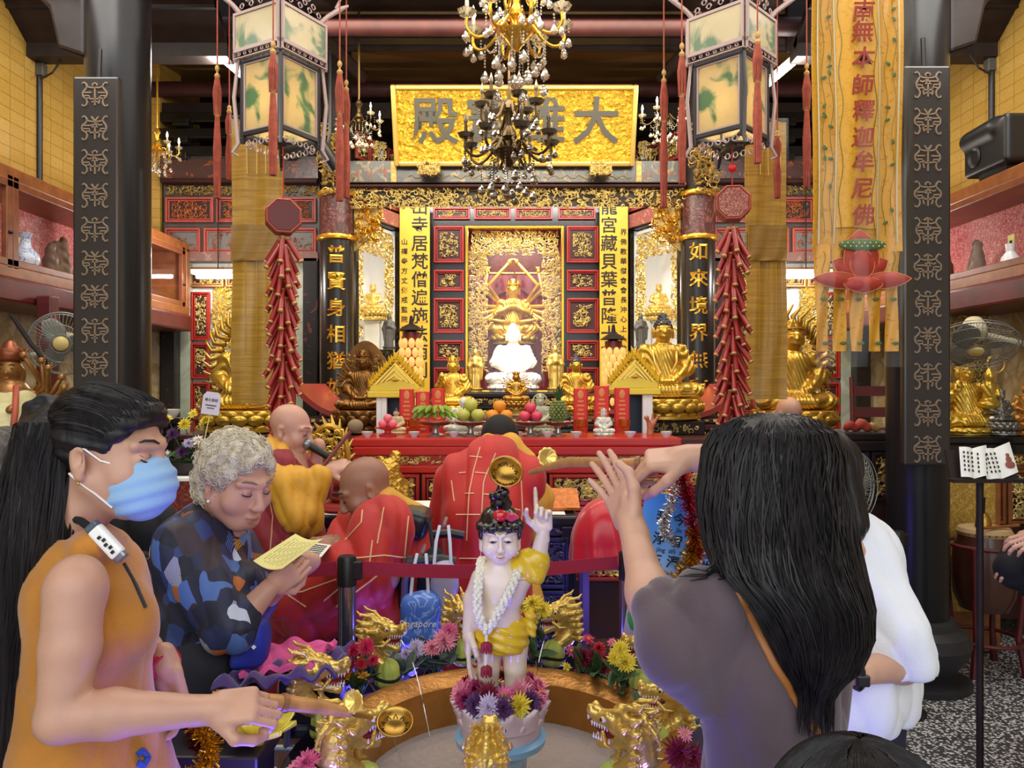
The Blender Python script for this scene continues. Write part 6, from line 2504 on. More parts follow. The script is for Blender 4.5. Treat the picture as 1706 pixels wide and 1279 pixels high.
S.ell((.92,2.03,.95),(.14,.11,.2),R=R_).ell((.83,1.99,.95),(.14,.15,.2),R=R_).ell((.83,1.98,.86),(.14,.16,.14),R=R_).ell((.915,2.03,.84),(.155,.13,.14),R=R_)
S.cap((.72,2.05,1.22),(.67,2.14,1.05),.075,.08,k=.05)
S.plane((0,0,.79),(0,0,-1))
tee=kid_raw(S,'tshirt',mat('white_jersey','eef0f6',.8,bump=.15,bscale=200,sheen=.2),root,None,both(wrinkle(.004,16,14,2),robe_folds(.006,24)))
S=SDF(.014,.05)
for q in((.79,1.97),(.93,2.05)):
 S.chain([(q[0],q[1],.86),(q[0],q[1],.42),(q[0],q[1],.09)],[.11,.085,.075])
kid_raw(S,'trousers',mat('dark_blue_trousers','20243a',.8),root)
S=SDF(.008,.01)
S.M=HM
S.ell((0,.025,.03),(.092,.112,.104)).cap((0,.06,0),(0,.075,-.12),.07,.05).plane((0,-.05,0),(0,-1,0))
kid_raw(S,'hair',hair_black,root,None,lambda x,y,z:.002*np.sin(220*x+40*z))
m=MB().tube([wr+Vector((.012,.031*math.cos(a),.031*math.sin(a)))for a in np.linspace(0,2*PI,20)[:-1]],.008,6,closed=True)
w_=kid(m,'watch',black_plastic,root)
MB().box((0,0,0),(.03,.012,.026)).build('watch_face',black_plastic,w_,False,wr+Vector((.012,-.033,-.004)),bev=.004)

# ================= the head at the bottom edge
root=thing('person','short black-haired head just entering at the bottom edge before the taupe blouse','person',(.375,.84,0))
HM=frame((.375,.84,1.12),(-.15,1,-.1))
parts=[head(.008,HM).raw()]
S=SDF(.012,.05)
S.cap((.375,.83,.98),(.375,.83,.6),.1,.13)
for q in(-.16,.16):
 S.chain([(.375+q,.83,.9),(.375+q*1.2,.85,.66),(.375+q,.98,.55)],[.055,.045,.03]).ell((.375+q,1.02,.55),(.035,.05,.02))
 S.chain([(.375+q*.5,.83,.6),(.375+q*.5,.84,.3),(.375+q*.5,.83,.05)],[.09,.06,.045]).ell((.375+q*.5,.88,.035),(.04,.1,.03))
parts.append(S.raw())
body=body_mesh(parts,skin_light,root)
face_parts(root,body,HM)
S=SDF(.006,.02)
S.M=HM
S.ell((0,.018,.035),(.102,.115,.107)).ell((0,.03,-.03),(.095,.1,.09)).plane((0,-.06,0),(0,-1,.1))
hair=kid_raw(S,'hair',hair_black,root,None,lambda x,y,z:.0015*np.sin(300*x)+.001*np.sin(170*y+500*x))
rnd=random.Random(2)
m=MB()
for k in range(420):
 a=rnd.uniform(0,2*PI)
 pts=[on(HM,(.104*math.sin(th)*math.cos(a+.15*th),.018+.117*math.sin(th)*math.sin(a+.15*th),.037+.109*math.cos(th)))for th in np.linspace(rnd.uniform(.02,.5),rnd.uniform(1.2,1.75),9)]
 m.tube(pts,[.0014]*8+[.0005],4,False)
kid(m,'hair_strands',hair_black,root,hair)
S=SDF(.012,.05)
S.cap((.375,.83,.95),(.375,.83,.62),.13,.16).cap((.375-.17,.83,.92),(.375+.17,.83,.92),.07,.07)
for q in(-.17,.17):
 S.cap((.375+q,.83,.9),(.375+q*1.2,.85,.68),.07,.065)
kid_raw(S,'shirt',mat('navy_shirt','1f2233',.8),root)
S=SDF(.014,.04)
for q in(-.08,.08):
 S.cap((.375+q,.83,.62),(.375+q,.83,.1),.11,.08)
kid_raw(S,'trousers',black_cloth,root)

# ================= the elderly woman reading
def patch_mat():
 M=Mat('patchwork_print')
 mp=M.coord('Object',(24,24,17))
 nz=M.node('ShaderNodeTexNoise',Scale=.8,Detail=2.0)
 M.link(mp.outputs[0],nz.inputs['Vector'])
 mx=M.node('ShaderNodeMixRGB')
 mx.inputs[0].default_value=.25
 M.link(mp.outputs[0],mx.inputs[1])
 M.link(nz.outputs['Color'],mx.inputs[2])
 vo=M.node('ShaderNodeTexVoronoi',Scale=1.35)
 M.link(mx.outputs[0],vo.inputs['Vector'])
 sp=M.node('ShaderNodeSeparateColor')
 M.link(vo.outputs['Color'],sp.inputs[0])
 r=M.ramp(sp.outputs[0],[(0,hexc('222a45')),(.26,hexc('2c3f74')),(.40,hexc('1d2238')),(.52,hexc('4d6fae')),(.62,hexc('3a2d33')),(.74,hexc('b8672c')),(.82,hexc('26305a')),(.91,hexc('c4cde0')),(.96,hexc('cf9a2a'))],'CONSTANT')
 wv=M.node('ShaderNodeTexWave',Scale=5.5,Distortion=1.5)
 M.link(mp.outputs[0],wv.inputs['Vector'])
 m2=M.node('ShaderNodeMixRGB',blend_type='MULTIPLY')
 gt=M.node('ShaderNodeMath',operation='GREATER_THAN')
 M.link(sp.outputs[1],gt.inputs[0])
 gt.inputs[1].default_value=.72
 M.link(gt.outputs[0],m2.inputs[0])
 M.link(r.outputs[0],m2.inputs[1])
 rr=M.ramp(wv.outputs['Fac'],[(.45,(.12,.1,.12)),(.55,(1,1,1))])
 M.link(rr.outputs[0],m2.inputs[2])
 M.link(m2.outputs[0],M.b.inputs['Base Color'])
 M.b.inputs['Roughness'].default_value=.55
 return M.m
root=thing('person','elderly woman with short curly white hair in a blue patterned blouse, reading from a sheet','person',P(345,1000,2.12)*1)
root.location.z=0
HM=frame(P(396,803,2.1),(.80,-.52,-.30),s=1.0)
parts=[head(.0045,HM,neck=(-.02,.075,-.17),old=True,fat=.008).raw()]
S=SDF(.0065,.025)
shR,elR,wrR=P(300,905,1.99),P(388,1048,1.95),P(450,978,2.00)
S.chain([shR,elR,wrR],[.05,.042,.025])
parts.append(S.raw())
S=SDF(.004,.012)
hand(S,hframe(wrR,(.80,.25,.50),(.35,-.9,-.1),.85),[(.7,1.0,.7),(.75,1.0,.7),(.8,1.0,.7),(.85,1.0,.7)],side=1,thumb=(.0,.5),spread=.02)
parts.append(S.raw())
S=SDF(.011,.03)
shL=P(385,910,2.25)
S.chain([shL,P(430,1000,2.25),P(500,945,2.22)],[.05,.042,.028]).ell(P(512,935,2.22),(.04,.03,.03))
S.cap(P(372,860,2.12),P(345,950,2.12),.06,.09)
for y in(2.05,2.19):
 S.chain([(-.82,y,.8),(-.81,y,.4),(-.82,y,.05)],[.08,.055,.04]).ell((-.77,y,.035),(.11,.04,.03))
parts.append(S.raw())
body=body_mesh(parts,skin_old,root)
face_parts(root,body,HM,brow_m=mat('grey_brow','7d6a5c',.7))
S=SDF(.008,.035)
S.ell(P(335,920,2.12),(.12,.17,.13)).ell(P(340,1010,2.12),(.135,.17,.17)).ell(P(335,1075,2.12),(.15,.18,.1))
S.ell(P(395,985,2.06),(.07,.08,.08)).ell(P(395,985,2.18),(.07,.08,.08))
S.cap(P(322,888,2.02),P(345,888,2.22),.045,.045)
S.cap(shR,elR+Vector((-.01,0,.005)),.066,.066,k=.03).cap(elR+Vector((-.01,0,.0)),elR*.66+wrR*.34,.06,.046,k=.02)
S.cap(shL,P(428,1000,2.25),.07,.06,k=.04)
S.plane((0,0,EYE-(1092-639.5)/F*2.12),(0,0,-1))
S.ell(P(378,850,2.12),(.07,.07,.045),op='s',k=.01)
blouse=kid_raw(S,'blouse',patch_mat(),root,None,both(wrinkle(.004,20,16,3),robe_folds(.006,26)))
kid(MB().tube([P(402+26*math.cos(a),862+6*math.sin(a)+10*math.cos(a),2.12-.065*math.sin(a))for a in np.linspace(0,2*PI,24)[:-1]],.002,5,closed=True),'necklace',gold_smooth,root,body)
MB().ell(on(HM,(-.082,.0,-.045)),.0045,8,6).build('earring',ivory,body)
S=SDF(.014,.05)
for y in(2.05,2.19):
 S.chain([(-.82,y,.92),(-.81,y,.4),(-.82,y,.08)],[.12,.085,.075])
kid_raw(S,'trousers',mat('dark_grey_trousers','25252e',.8),root)
S=SDF(.006,.02)
S.M=HM
S.ell((0,.022,.04),(.092,.108,.098)).ell((0,.05,-.02),(.085,.08,.085)).plane((0,-.055,.04),(0,-.9,-.45))
S.ell((0,-.09,-.03),(.1,.085,.085),op='s',k=.02)
for q in(-1,1):
 S.ell((q*.085,.005,-.035),(.02,.035,.045),op='s',k=.01)
hair=kid_raw(S,'hair',hair_grey,root,None,lambda x,y,z:.004*np.sin(110*x+20*y)*np.sin(120*z)+.003*np.sin(200*y+60*z))
rnd=random.Random(31)
m=MB()
hv=[Vector(v.co)for v in hair.data.vertices]
hn=normals(np.array([list(v.co)for v in hair.data.vertices]),np.array([list(p.vertices)for p in hair.data.polygons]))
for k in range(900):
 i=rnd.randrange(len(hv))
 c,n=hv[i],Vector(hn[i])
 a=n.orthogonal().normalized()
 b=n.cross(a)
 r=rnd.uniform(.006,.012)
 ph=rnd.uniform(0,6.3)
 m.tube([c+n*(.001+.006*u)+a*(r*math.cos(ph+5*u))+b*(r*math.sin(ph+5*u))for u in np.linspace(0,1,6)],[.0014]*5+[.0006],4,False)
kid(m,'hair_curls',hair_grey,root,hair)
# the sheet and card in her hand
t=thing('prayer_sheet','pale yellow printed sheet held by the elderly woman','paper',P(480,918,2.10))
def corners(c,d):
 return[P(*q)-Vector(d)for q in c]
q=corners(((422,934,1.93),(470,947,1.92),(538,897,2.14),(492,889,2.16)),t.location)
def bil(u,v):
 p=q[0].lerp(q[1],u).lerp(q[3].lerp(q[2],u),v)
 return p+Vector((0,0,-.01*math.sin(u*PI)))
MB().sheet(bil,10,14,.0015).build('sheet',paper_yellow,t)
m=MB()
for k in range(9):
 u=.14+.085*k
 for j in range(18):
  if(j*7+k*3)%5:
   a=bil(u,.1+.045*j)+Vector((0,0,.0016))
   b2=bil(u+.02,.1+.045*j)+Vector((0,0,.0016))
   c2=bil(u+.02,.128+.045*j)+Vector((0,0,.0016))
   d2=bil(u,.128+.045*j)+Vector((0,0,.0016))
   m.add([a,b2,c2,d2],[(0,1,2,3)])
m.build('printed_lines',mat('faint_print','8f8648',.8),t,False)
t=thing('text_card','white printed card lying beyond the yellow sheet, before the seated monk','paper',P(520,912,2.5))
q2=corners(((505,925,2.55),(535,928,2.5),(552,908,2.75),(525,904,2.8)),t.location)
MB().sheet(lambda u,v:q2[0].lerp(q2[1],u).lerp(q2[3].lerp(q2[2],u),v),6,6,.002).build('card',paper_white,t)
m=MB()
for k in range(4):
 for j in range(6):
  p=q2[0].lerp(q2[1],.15+.2*k).lerp(q2[3].lerp(q2[2],.15+.2*k),.1+.14*j)+Vector((0,-.001,.003))
  m.box(p,(.012,.008,.001))
m.build('printed_character',ink,t,False)
t=thing('shopping_bag','deep blue bag hanging at the elderly woman\'s side','bag',P(416,1068,1.98))
S=SDF(.009,.03)
S.box((0,0,0),(.045,.04,.065),.02)
S.build('bag_body',mat('deep_blue_nylon','1e2f9a',.5),t,disp=lambda x,y,z:.005*np.sin(40*z+30*x))
MB().tube([(-.03,-.01,.055),(-.03,.02,.085),(0,.04,.10),(.03,.03,.085),(.03,-.01,.055)],.005,5).build('handle',mat('deep_blue_nylon','1e2f9a',.5),t)
m=MB()
for k in range(3):
 m.box((.0+.015*k-.005,-.043,.0),(.009,.003,.009),rot('Y',45))
m.build('printed_mark',white_paint,t,False)

# ================= monks
kasaya=mat('red_kasaya','bb2118',.6,bump=.12,bscale=90,vary=.12,vscale=5,sheen=.08)
maroon_robe=mat('maroon_kasaya','8d1a26',.6,bump=.12,bscale=90,vary=.12,vscale=5,sheen=.08)
yellow_robe=mat('yellow_robe','d39a24',.6,bump=.1,bscale=90,vary=.08,vscale=6,sheen=.08)
seam_m=mat('cream_seam','e3b98a',.6)
def seams(o,root,polys,r=.0028):
 me=o.data
 bvh=BVHTree.FromPolygons([v.co for v in me.vertices],[tuple(p.vertices)for p in me.polygons])
 for pl in polys:
  pts=drape(pl,14,.002,bvh)
  if len(pts)>2 and max((a-b).length for a,b in zip(pts,pts[1:]))<.25:
   kid(MB().tube(pts,r,4),'seam',seam_m,root,o)

# seated monk in the wheelchair
root=thing('person','bald monk in a red robe, seated in the wheelchair and bowing his head','person',(-.52,3.0,0))
HM=frame(P(607,815,3.0),(-.86,-.22,-.48),s=1.03)
parts=[head(.006,HM,neck=(0,.055,-.125),fat=.012).raw()]
S=SDF(.01,.03)
S.chain([P(660,870,2.85),P(640,960,2.75),P(572,910,2.8)],[.06,.05,.028])
S.chain([P(590,860,3.2),P(580,940,3.1),P(552,905,2.95)],[.06,.05,.03]).ell(P(543,902,2.95),(.04,.03,.02))
S.cap(P(634,848,3.02),P(655,905,3.02),.06,.09)
for q in(2.9,3.1):
 S.chain([(-.48,q,.5),(-.80,q,.52),(-.84,q,.10)],[.09,.07,.045]).ell((-.90,q,.06),(.11,.04,.03))
parts.append(S.raw())
S=SDF(.006,.012)
hand(S,hframe(P(572,910,2.8),(-1,.1,.1),(.1,-.5,.85)),[(.3,.5,.4),(.35,.5,.4),(.4,.55,.4),(.45,.6,.4)],side=1,thumb=(.1,.5))
parts.append(S.raw())
body=body_mesh(parts,skin_brown,root)
face_parts(root,body,HM,brow=True)
S=SDF(.012,.07)
S.cap(P(662,885,3.03),P(660,965,3.02),.115,.17)
S.cap(P(634,866,2.90),P(614,866,3.18),.075,.075)
S.cap(P(640,880,2.82),P(600,955,2.74),.11,.12).cap(P(590,880,3.2),P(575,950,3.05),.09,.10)
S.cap(P(655,975,3.0),P(520,990,2.95),.17,.14)
S.cap(P(585,965,2.78),P(480,1000,2.80),.11,.08)
S.cap(P(500,995,2.95),P(515,1030,2.9),.12,.1)
S.ell(P(655,1010,2.95),(.18,.2,.1))
rb=kid_raw(S,'robe',kasaya,root,None,robe_folds(.012,24))
seams(rb,root,[[(640,845),(628,905)],[(604,850),(602,870),(575,900)],[(560,965),(505,985),(465,990)],[(620,900),(615,940),(540,1000)],[(680,860),(672,940)],[(590,930),(640,925),(690,930)],[(640,950),(560,1010)],[(470,985),(510,1010)]])
S=SDF(.012,.03)
S.cap(P(640,838,3.0),P(700,862,3.06),.06,.05).cap(P(640,838,3.0),P(632,835,3.12),.06,.06)
kid_raw(S,'under_robe',yellow_robe,root)
m=MB()
for k in range(24):
 p=P(605+36*(k/23),848-22*(k/23)**.8,2.90+.12*(k/23))
 m.ell(p,.0085,8,6)
kid(m,'prayer_beads',mat('bead_cream','d2b887',.5),root,body)

# the wheelchair
t=thing('wheelchair','black wheelchair with padded headrest and grey tube frame under the seated monk','wheelchair',(-.42,2.98,0))
def wl(p):
 return Vector(p)-Vector((-.42,2.98,0))
S=SDF(.008,.03)
S.box(wl(P(690,868,2.98)),(.062,.1,.055),.035,R=rot('Y',15))
S.build('headrest',mat('black_vinyl','121217',.35),t)
o=MB().box(wl((-.385,2.98,.72)),(.05,.44,.5)).build('backrest',mat('black_vinyl','121217',.35),t,False,bev=.02)
MB().box(wl((-.62,2.98,.40)),(.48,.42,.05)).build('seat',mat('black_vinyl','121217',.35),t,False,bev=.015)
for y in(2.74,3.22):
 m=MB()
 m.tube([wl((-.36,y,1.04)),wl((-.38,y,.95)),wl((-.40,y,.40)),wl((-.40,y,.25))],.013,8)
 m.tube([wl((-.40,y,.36)),wl((-.88,y,.36)),wl((-.90,y,.28)),wl((-.98,y,.14))],.013,8)
 m.tube([wl((-.40,y,.62)),wl((-.78,y,.62)),wl((-.80,y,.36))],.012,8)
 m.build('frame',steel,t)
 MB().box(wl((-.6,y,.645)),(.28,.05,.03)).build('armrest',black_plastic,t,False,bev=.01)
 MB().tube([wl((-.37,y,1.02)),wl((-.25,y,1.03)),wl((-.20,y,1.02))],.018,8).build('push_handle',black_plastic,t)
 w=MB()
 w.tube([wl((-.44+.29*math.cos(a),y+(-.05 if y<3 else .05),.31+.29*math.sin(a)))for a in np.linspace(0,2*PI,40)[:-1]],.018,8,closed=True)
 w=w.build('wheel',black_plastic,t)
 m=MB()
 for k in range(12):
  a=k*PI/6
  m.tube([wl((-.44,y+(-.05 if y<3 else .05),.31)),wl((-.44+.28*math.cos(a),y+(-.05 if y<3 else .05),.31+.28*math.sin(a)))],.003,4)
 m.build('spoke',steel,w)
 m=MB().tube([wl((-.9+.08*math.cos(a),y,.09+.08*math.sin(a)))for a in np.linspace(0,2*PI,22)[:-1]],.014,6,closed=True)
 m.build('caster',black_plastic,t)
 MB().box(wl((-1.0,y+(.08 if y<3 else-.08),.12)),(.16,.14,.02)).build('footrest',steel,t,False,bev=.004)
MB().tube([wl(P(655,905,2.8)),wl(P(632,890,2.8)),wl(P(640,950,2.8))],.014,8).build('back_tube',steel,t)
for k,(px,y,d,w_,h_,lb,m_)in enumerate(((700,1022,2.62,.066,.095,'blue printed tote bag with long pale handles hanging behind the wheelchair','tote_print'),(738,985,2.66,.045,.12,'bunched pale lilac plastic bag hanging beside the tote bag','pale_bag'))):
 p=P(px,y,d)
 b=thing('tote_bag' if k==0 else 'plastic_bag',lb,'bag',p)
 S=SDF(.007,.03)
 S.box((0,0,-.02),(w_,.04,h_),.03)
 if k==0:
  mm=lacquer_painted('tote_print','4672c4','9db6ea',16,.5,.6)
 else:
  mm=mat('pale_bag','a9a8c9',.4)
 S.build('bag_body',mm,b,disp=lambda x,y,z:.006*np.sin(40*x+10*z)+.004*np.sin(60*z))
 for q in(-.03,.03):
  MB().tube([(q,-.02,h_-.04),(q*.8,.0,h_+.05),(q*.5,.04,h_+.10)],.006,5,True,.4).build('handle',mat('pale_strap','c3c9dd',.6),b)
 MB().tube([(0,.04,h_+.10),(.0,.13,h_+.11)],.006,5).build('hook',steel,b)
 if k==0:
  write('Singapore',.032,white_paint,b,(-.005,-.049,-.02),.001,.0,name='lettering',shear=.3)
# black bag on the chair back
t=thing('black_bag','soft black bag hanging low between the lilac bag and the wheelchair','bag',P(722,960,2.82))
S=SDF(.009,.04)
S.ell((0,0,0),(.06,.06,.11)).ell((.02,-.01,-.06),(.06,.05,.07))
S.build('bag_body',black_cloth,t,disp=wrinkle(.006,40,40))
MB().tube([(0,0,.09),(-.02,.06,.18),(-.05,.1,.2)],.008,6).build('strap',black_cloth,t)

# old monk striking the wooden fish
root=thing('person','old monk in maroon and yellow robes standing with a mallet at the prayer desk','person',P(480,1000,3.52))
root.location.z=0
rx,ry=root.location.x,root.location.y
HM=frame(P(486,716,3.52),(.93,-.15,-.25),s=.98)
parts=[head(.0065,HM,old=True).raw()]
S=SDF(.008,.02)
wr=P(545,782,3.42)
S.chain([P(470,790,3.4),P(500,830,3.38),wr],[.06,.045,.026])
hand(S,hframe(wr,(1,.1,.25),(.2,-.6,.75)),[(.7,1.1,.8)]*4,side=1,thumb=(0,.8))
S.chain([P(495,790,3.68),P(520,820,3.64),P(528,752,3.6)],[.055,.042,.026]).ell(P(530,742,3.6),(.035,.03,.035))
for q in(-.08,.08):
 S.chain([(rx,ry+q,.6),(rx,ry+q,.08)],[.08,.045]).ell((rx+.06,ry+q,.05),(.11,.04,.03))
S.cap(P(484,750,3.52),P(482,800,3.52),.06,.1)
parts.append(S.raw())
body=body_mesh(parts,skin_old,root)
face_parts(root,body,HM,brow_m=mat('grey_brow','7d6a5c',.7))
S=SDF(.012,.06)
S.cap((rx-.03,ry,1.20),(rx-.02,ry,.95),.13,.17).cap((rx-.02,ry,.95),(rx-.03,ry,.14),.17,.22)
S.cap(P(466,775,3.40),P(486,772,3.64),.065,.065)
S.cap(P(500,785,3.66),P(528,805,3.62),.065,.08)
mr=kid_raw(S,'kasaya',maroon_robe,root,None,robe_folds(.012,26))
S=SDF(.011,.05)
S.chain([P(458,748,3.48),P(468,800,3.37),P(498,860,3.33)],[.055,.07,.075],k=.03)
S.chain([P(480,805,3.36),P(538,792,3.40)],[.06,.042],k=.03)
S.box(P(517,845,3.38),(.058,.05,.125),.04,R=rot('Y',6),k=.03)
S.plane(P(520,897,3.35),(-.25,0,-1))
yr=kid_raw(S,'yellow_robe',yellow_robe,root,None,robe_folds(.011,34))
seams(mr,root,[[(440,790),(455,860),(450,920)],[(470,900),(478,990)]])
t=thing('mallet','long-handled wooden fish mallet with a pale round head raised by the old monk','mallet',P(520,800,3.36))
MB().tube([Vector((0,0,0)),P(586,716,3.5)-t.location],.009,8).build('stick',mat('mallet_wood','6d2220',.4),t)
MB().ell(P(592,709,3.51)-t.location,(.036,.036,.03),16,10).build('padded_head',mat('padded_head','8a7452',.8),t)
t=thing('microphone','black handheld microphone with pale grip before the old monk\'s mouth','microphone',P(516,742,3.5))
MB().cyl((0,0,0),(.09,.02,-.06),.018,.014,14).build('handle',black_plastic,t)
MB().ell((-.012,0,.008),.026,14,10).build('grille',steel,t)

# bent monk in the middle
root=thing('person','monk in a red robe seen from behind, bending over the prayer desk in the middle','person',(X(813,3.5),3.5,0))
rx=root.location.x
HM=frame(P(832,742,3.72),(.1,.75,-.85),s=1.0)
parts=[head(.007,HM,neck=(0,.09,-.15)).raw()]
S=SDF(.01,.03)
S.cap(P(830,770,3.65),(rx,3.55,1.1),.07,.12)
for q in(-1,1):
 S.chain([(rx+q*.19,3.58,1.22),(rx+q*.22,3.66,1.0),(rx+q*.12,3.79,1.03)],[.06,.05,.03]).ell((rx+q*.1,3.80,1.02),(.035,.04,.018))
 S.chain([(rx+q*.09,3.5,.7),(rx+q*.09,3.5,.08)],[.09,.05]).ell((rx+q*.09,3.55,.045),(.045,.12,.03))
parts.append(S.raw())
body=body_mesh(parts,skin_brown,root)
face_parts(root,body,HM)
def ring_(y,cx,hw,b,d=3.5):
 p=P(cx,y,d)
 return((p.x,p.y,p.z),L(hw,d),b,0)
S=SDF(.011,.07)
S.cap(P(822,775,3.60),P(812,860,3.52),.14,.185)
S.cap(P(765,790,3.58),P(880,795,3.58),.09,.085)
S.cap(P(812,860,3.52),(rx,3.5,.16),.185,.215)
S.cap(P(758,810,3.58),P(748,890,3.64),.09,.10).cap(P(870,800,3.58),P(884,830,3.64),.08,.07)
rb=kid_raw(S,'kasaya',kasaya,root,None,lambda x,y,z:.018*np.abs(np.sin(26*(x-rx)*(1+.25*(z-1.2))+.7*np.sin(4*z)))**.6+.005*np.sin(60*(x-rx)+5*z)-.008)
seams(rb,root,[[(800,745),(790,780),(782,820),(778,900)],[(826,755),(806,800),(802,860),(800,960)],[(752,800),(757,835)],[(783,760),(803,762)],[(765,788),(776,787)],[(792,787),(812,789)],[(775,822),(790,822)],[(806,823),(835,826)],[(760,857),(800,857)],[(848,845),(866,850)],[(868,800),(870,850),(862,920)],[(838,770),(830,800),(832,850)],[(765,930),(850,930)]])
S=SDF(.010,.03)
S.chain([P(818,738,3.66),P(850,742,3.66),P(880,765,3.62)],[.05,.05,.04])
S.chain([P(888,790,3.6),P(895,830,3.62),P(893,890,3.62)],[.045,.075,.05])
S.cap(P(886,980,3.5),P(889,1000,3.5),.04,.05)
kid_raw(S,'yellow_under_robe',yellow_robe,root,None,robe_folds(.006,20))
S=SDF(.007,.02)
S.M=HM
S.ell((0,.02,.045),(.092,.11,.1)).plane((0,-.02,.02),(0,-.7,-.7))
kid_raw(S,'cap',mat('black_cap','1b1512',.8),root,body)

# people in black robes at the sides, and a distant bald head
def robed(label,px,yh,d,fwd,robe,hair=True,robe_w=.2,skin=None,hm=None,hand_at=None):
 p=P(px,yh,d)
 root=thing('person',label,'person',(p.x,p.y,0))
 f=Vector(fwd)
 HM=frame(p,fwd)
 parts=[head(.009,HM).raw()]
 S=SDF(.013,.04)
 c=Vector((p.x,p.y,0))-Vector((f.x,f.y,0)).normalized()*.03
 S.cap((c.x,c.y,p.z-.18),(c.x,c.y,.9),.07,.12)
 for q in(-1,1):
  sd=Vector((-f.y,f.x,0)).normalized()*q
  S.chain([c+sd*.08+Vector((0,0,.7)),c+sd*.08+Vector((0,0,.06))],[.08,.045]).ell(c+sd*.08+Vector((f.x*.06,f.y*.06,.04)),(.08,.08,.03))
  a=c+sd*.19+Vector((0,0,p.z-.27))
  e=c+sd*.2+Vector((f.x*.08,f.y*.08,p.z-.54))
  w=Vector(hand_at)if(hand_at is not None and q>0)else c+sd*.07+Vector((f.x*.26,f.y*.26,p.z-.48))
  S.chain([a,e,w],[.055,.045,.028])
  if hand_at is None:
   S.ell(w+Vector((f.x*.04,f.y*.04,0)),(.04,.035,.025))
 parts.append(S.raw())
 if hand_at is not None:
  S=SDF(.006,.012)
  for w in(Vector(hand_at),c-Vector((-f.y,f.x,0)).normalized()*.07+Vector((f.x*.14,f.y*.14,p.z-.48))):
   hand(S,hframe(w,(-1,.2,-.15),(.1,-.6,.8)),[(.4,.6,.4)]*4,side=1,thumb=(.1,.5))
  parts.append(S.raw())
 body=body_mesh(parts,skin or skin_light,root)
 face_parts(root,body,HM)
 S=SDF(.014,.07)
 S.cap((c.x,c.y,p.z-.28),(c.x,c.y,p.z-.6),robe_w*.75,robe_w*.9).cap((c.x,c.y,p.z-.6),(c.x,c.y,.16),robe_w*.9,robe_w*1.15)
 for q in(-1,1):
  sd=Vector((-f.y,f.x,0)).normalized()*q
  a=c+sd*.17+Vector((0,0,p.z-.27))
  e=c+sd*.2+Vector((f.x*.08,f.y*.08,p.z-.54))
  w=Vector(hand_at)if(hand_at is not None and q>0)else c+sd*.07+Vector((f.x*.26,f.y*.26,p.z-.48))
  S.cap(a,e,.08,.09).cap(e,e.lerp(w,.7),.09,.085)
 kid_raw(S,'robe',robe,root,None,robe_folds(.011,22))
 if hair:
  S=SDF(.008,.02)
  S.M=HM
  S.ell((0,.022,.038),(.09,.108,.1)).ell((0,.05,-.02),(.08,.075,.08)).plane((0,-.045,.03),(0,-.9,-.45))
  kid_raw(S,'hair',hm or hair_black,root,None,lambda x,y,z:.003*np.sin(150*x+30*z)*np.sin(140*z))
 return root
robed('person with short grey hair in dark clothes at the far left edge',12,785,2.35,(.3,1,0),mat('dark_clothes','1e1f26',.8),hm=hair_mat('dark_grey_hair','2f2a28','6b6258',.6),robe_w=.17)
robed('person in a black robe standing between the two women on the left',232,752,2.95,(.55,.8,-.1),black_cloth,robe_w=.19)
robed('person in a black robe at the far right edge beside the drum',1800,745,3.0,(-.95,.2,-.1),black_cloth,robe_w=.18,hand_at=P(1752,895,2.98))
robed('bald person far back beyond the long-haired woman, near the right banner',1312,690,5.25,(-.3,1,-.1),maroon_robe,hair=False,robe_w=.18)

# ---------------------------------------------------------------- the bathing basin
BX,BY,RZ=-.015,1.95,.775
bronze_b=mat('basin_bronze','b07a3a',.3,.6,bump=.25,bscale=70,vary=.2,vscale=10)
t=thing('bathing_basin','wide round bronze basin of water ringed by nine golden dragons, in the foreground','basin',(BX,BY,0))
MB().lathe([(.36,RZ-.16),(.372,RZ-.05),(.378,RZ-.022),(.40,RZ-.016),(.43,RZ),(.452,RZ),(.455,RZ-.03),(.44,RZ-.05),(.42,RZ-.25),(.30,RZ-.30),(.001,RZ-.30)],72,cap=False).build('bowl',bronze_b,t)
MB().lathe([(.36,RZ-.16),(.30,RZ-.2),(.001,RZ-.2)],60,cap=False).build('bowl_floor',mat('basin_floor','8f6a42',.35,.4,bump=.3,bscale=50),t)
M=Mat('basin_water')
M.b.inputs['Base Color'].default_value=(.86,.86,.9,1)
M.b.inputs['Roughness'].default_value=.05
M.b.inputs['Transmission Weight'].default_value=.75
M.b.inputs['IOR'].default_value=1.33
mp_=M.coord('Object')
nz_=M.node('ShaderNodeTexNoise',Scale=22.0,Detail=2.0)
M.link(mp_.outputs[0],nz_.inputs['Vector'])
M.bump(nz_.outputs['Fac'],.35,.02)
MB().lathe([(.364,RZ-.128),(.001,RZ-.127)],60,cap=False).build('water',M.m,t)
# the dark carved stand with a shelf round the bowl
t=thing('basin_stand','dark wooden round stand and shelf carrying the bronze basin and its flowers','stand',(BX,BY,0))
shelf_m=mat('purple_black_wood','1c1724',.4,vary=.3)
MB().lathe([(.47,.665),(.55,.665),(.56,.68),(.56,.70),(.55,.715),(.47,.715)],56,cap=False).build('shelf',shelf_m,t)
MB().lathe([(.46,.02),(.48,.03),(.50,.1),(.48,.4),(.50,.665),(.47,.665),(.46,.3)],48,cap=False).build('drum',shelf_m,t)
for k in range(6):
 a=k*PI/3+.3
 MB().tube([(.51*math.cos(a),.51*math.sin(a),.665),(.53*math.cos(a),.53*math.sin(a),.3),(.53*math.cos(a),.53*math.sin(a),0)],[.03,.024,.034],8).build('leg',shelf_m,t)

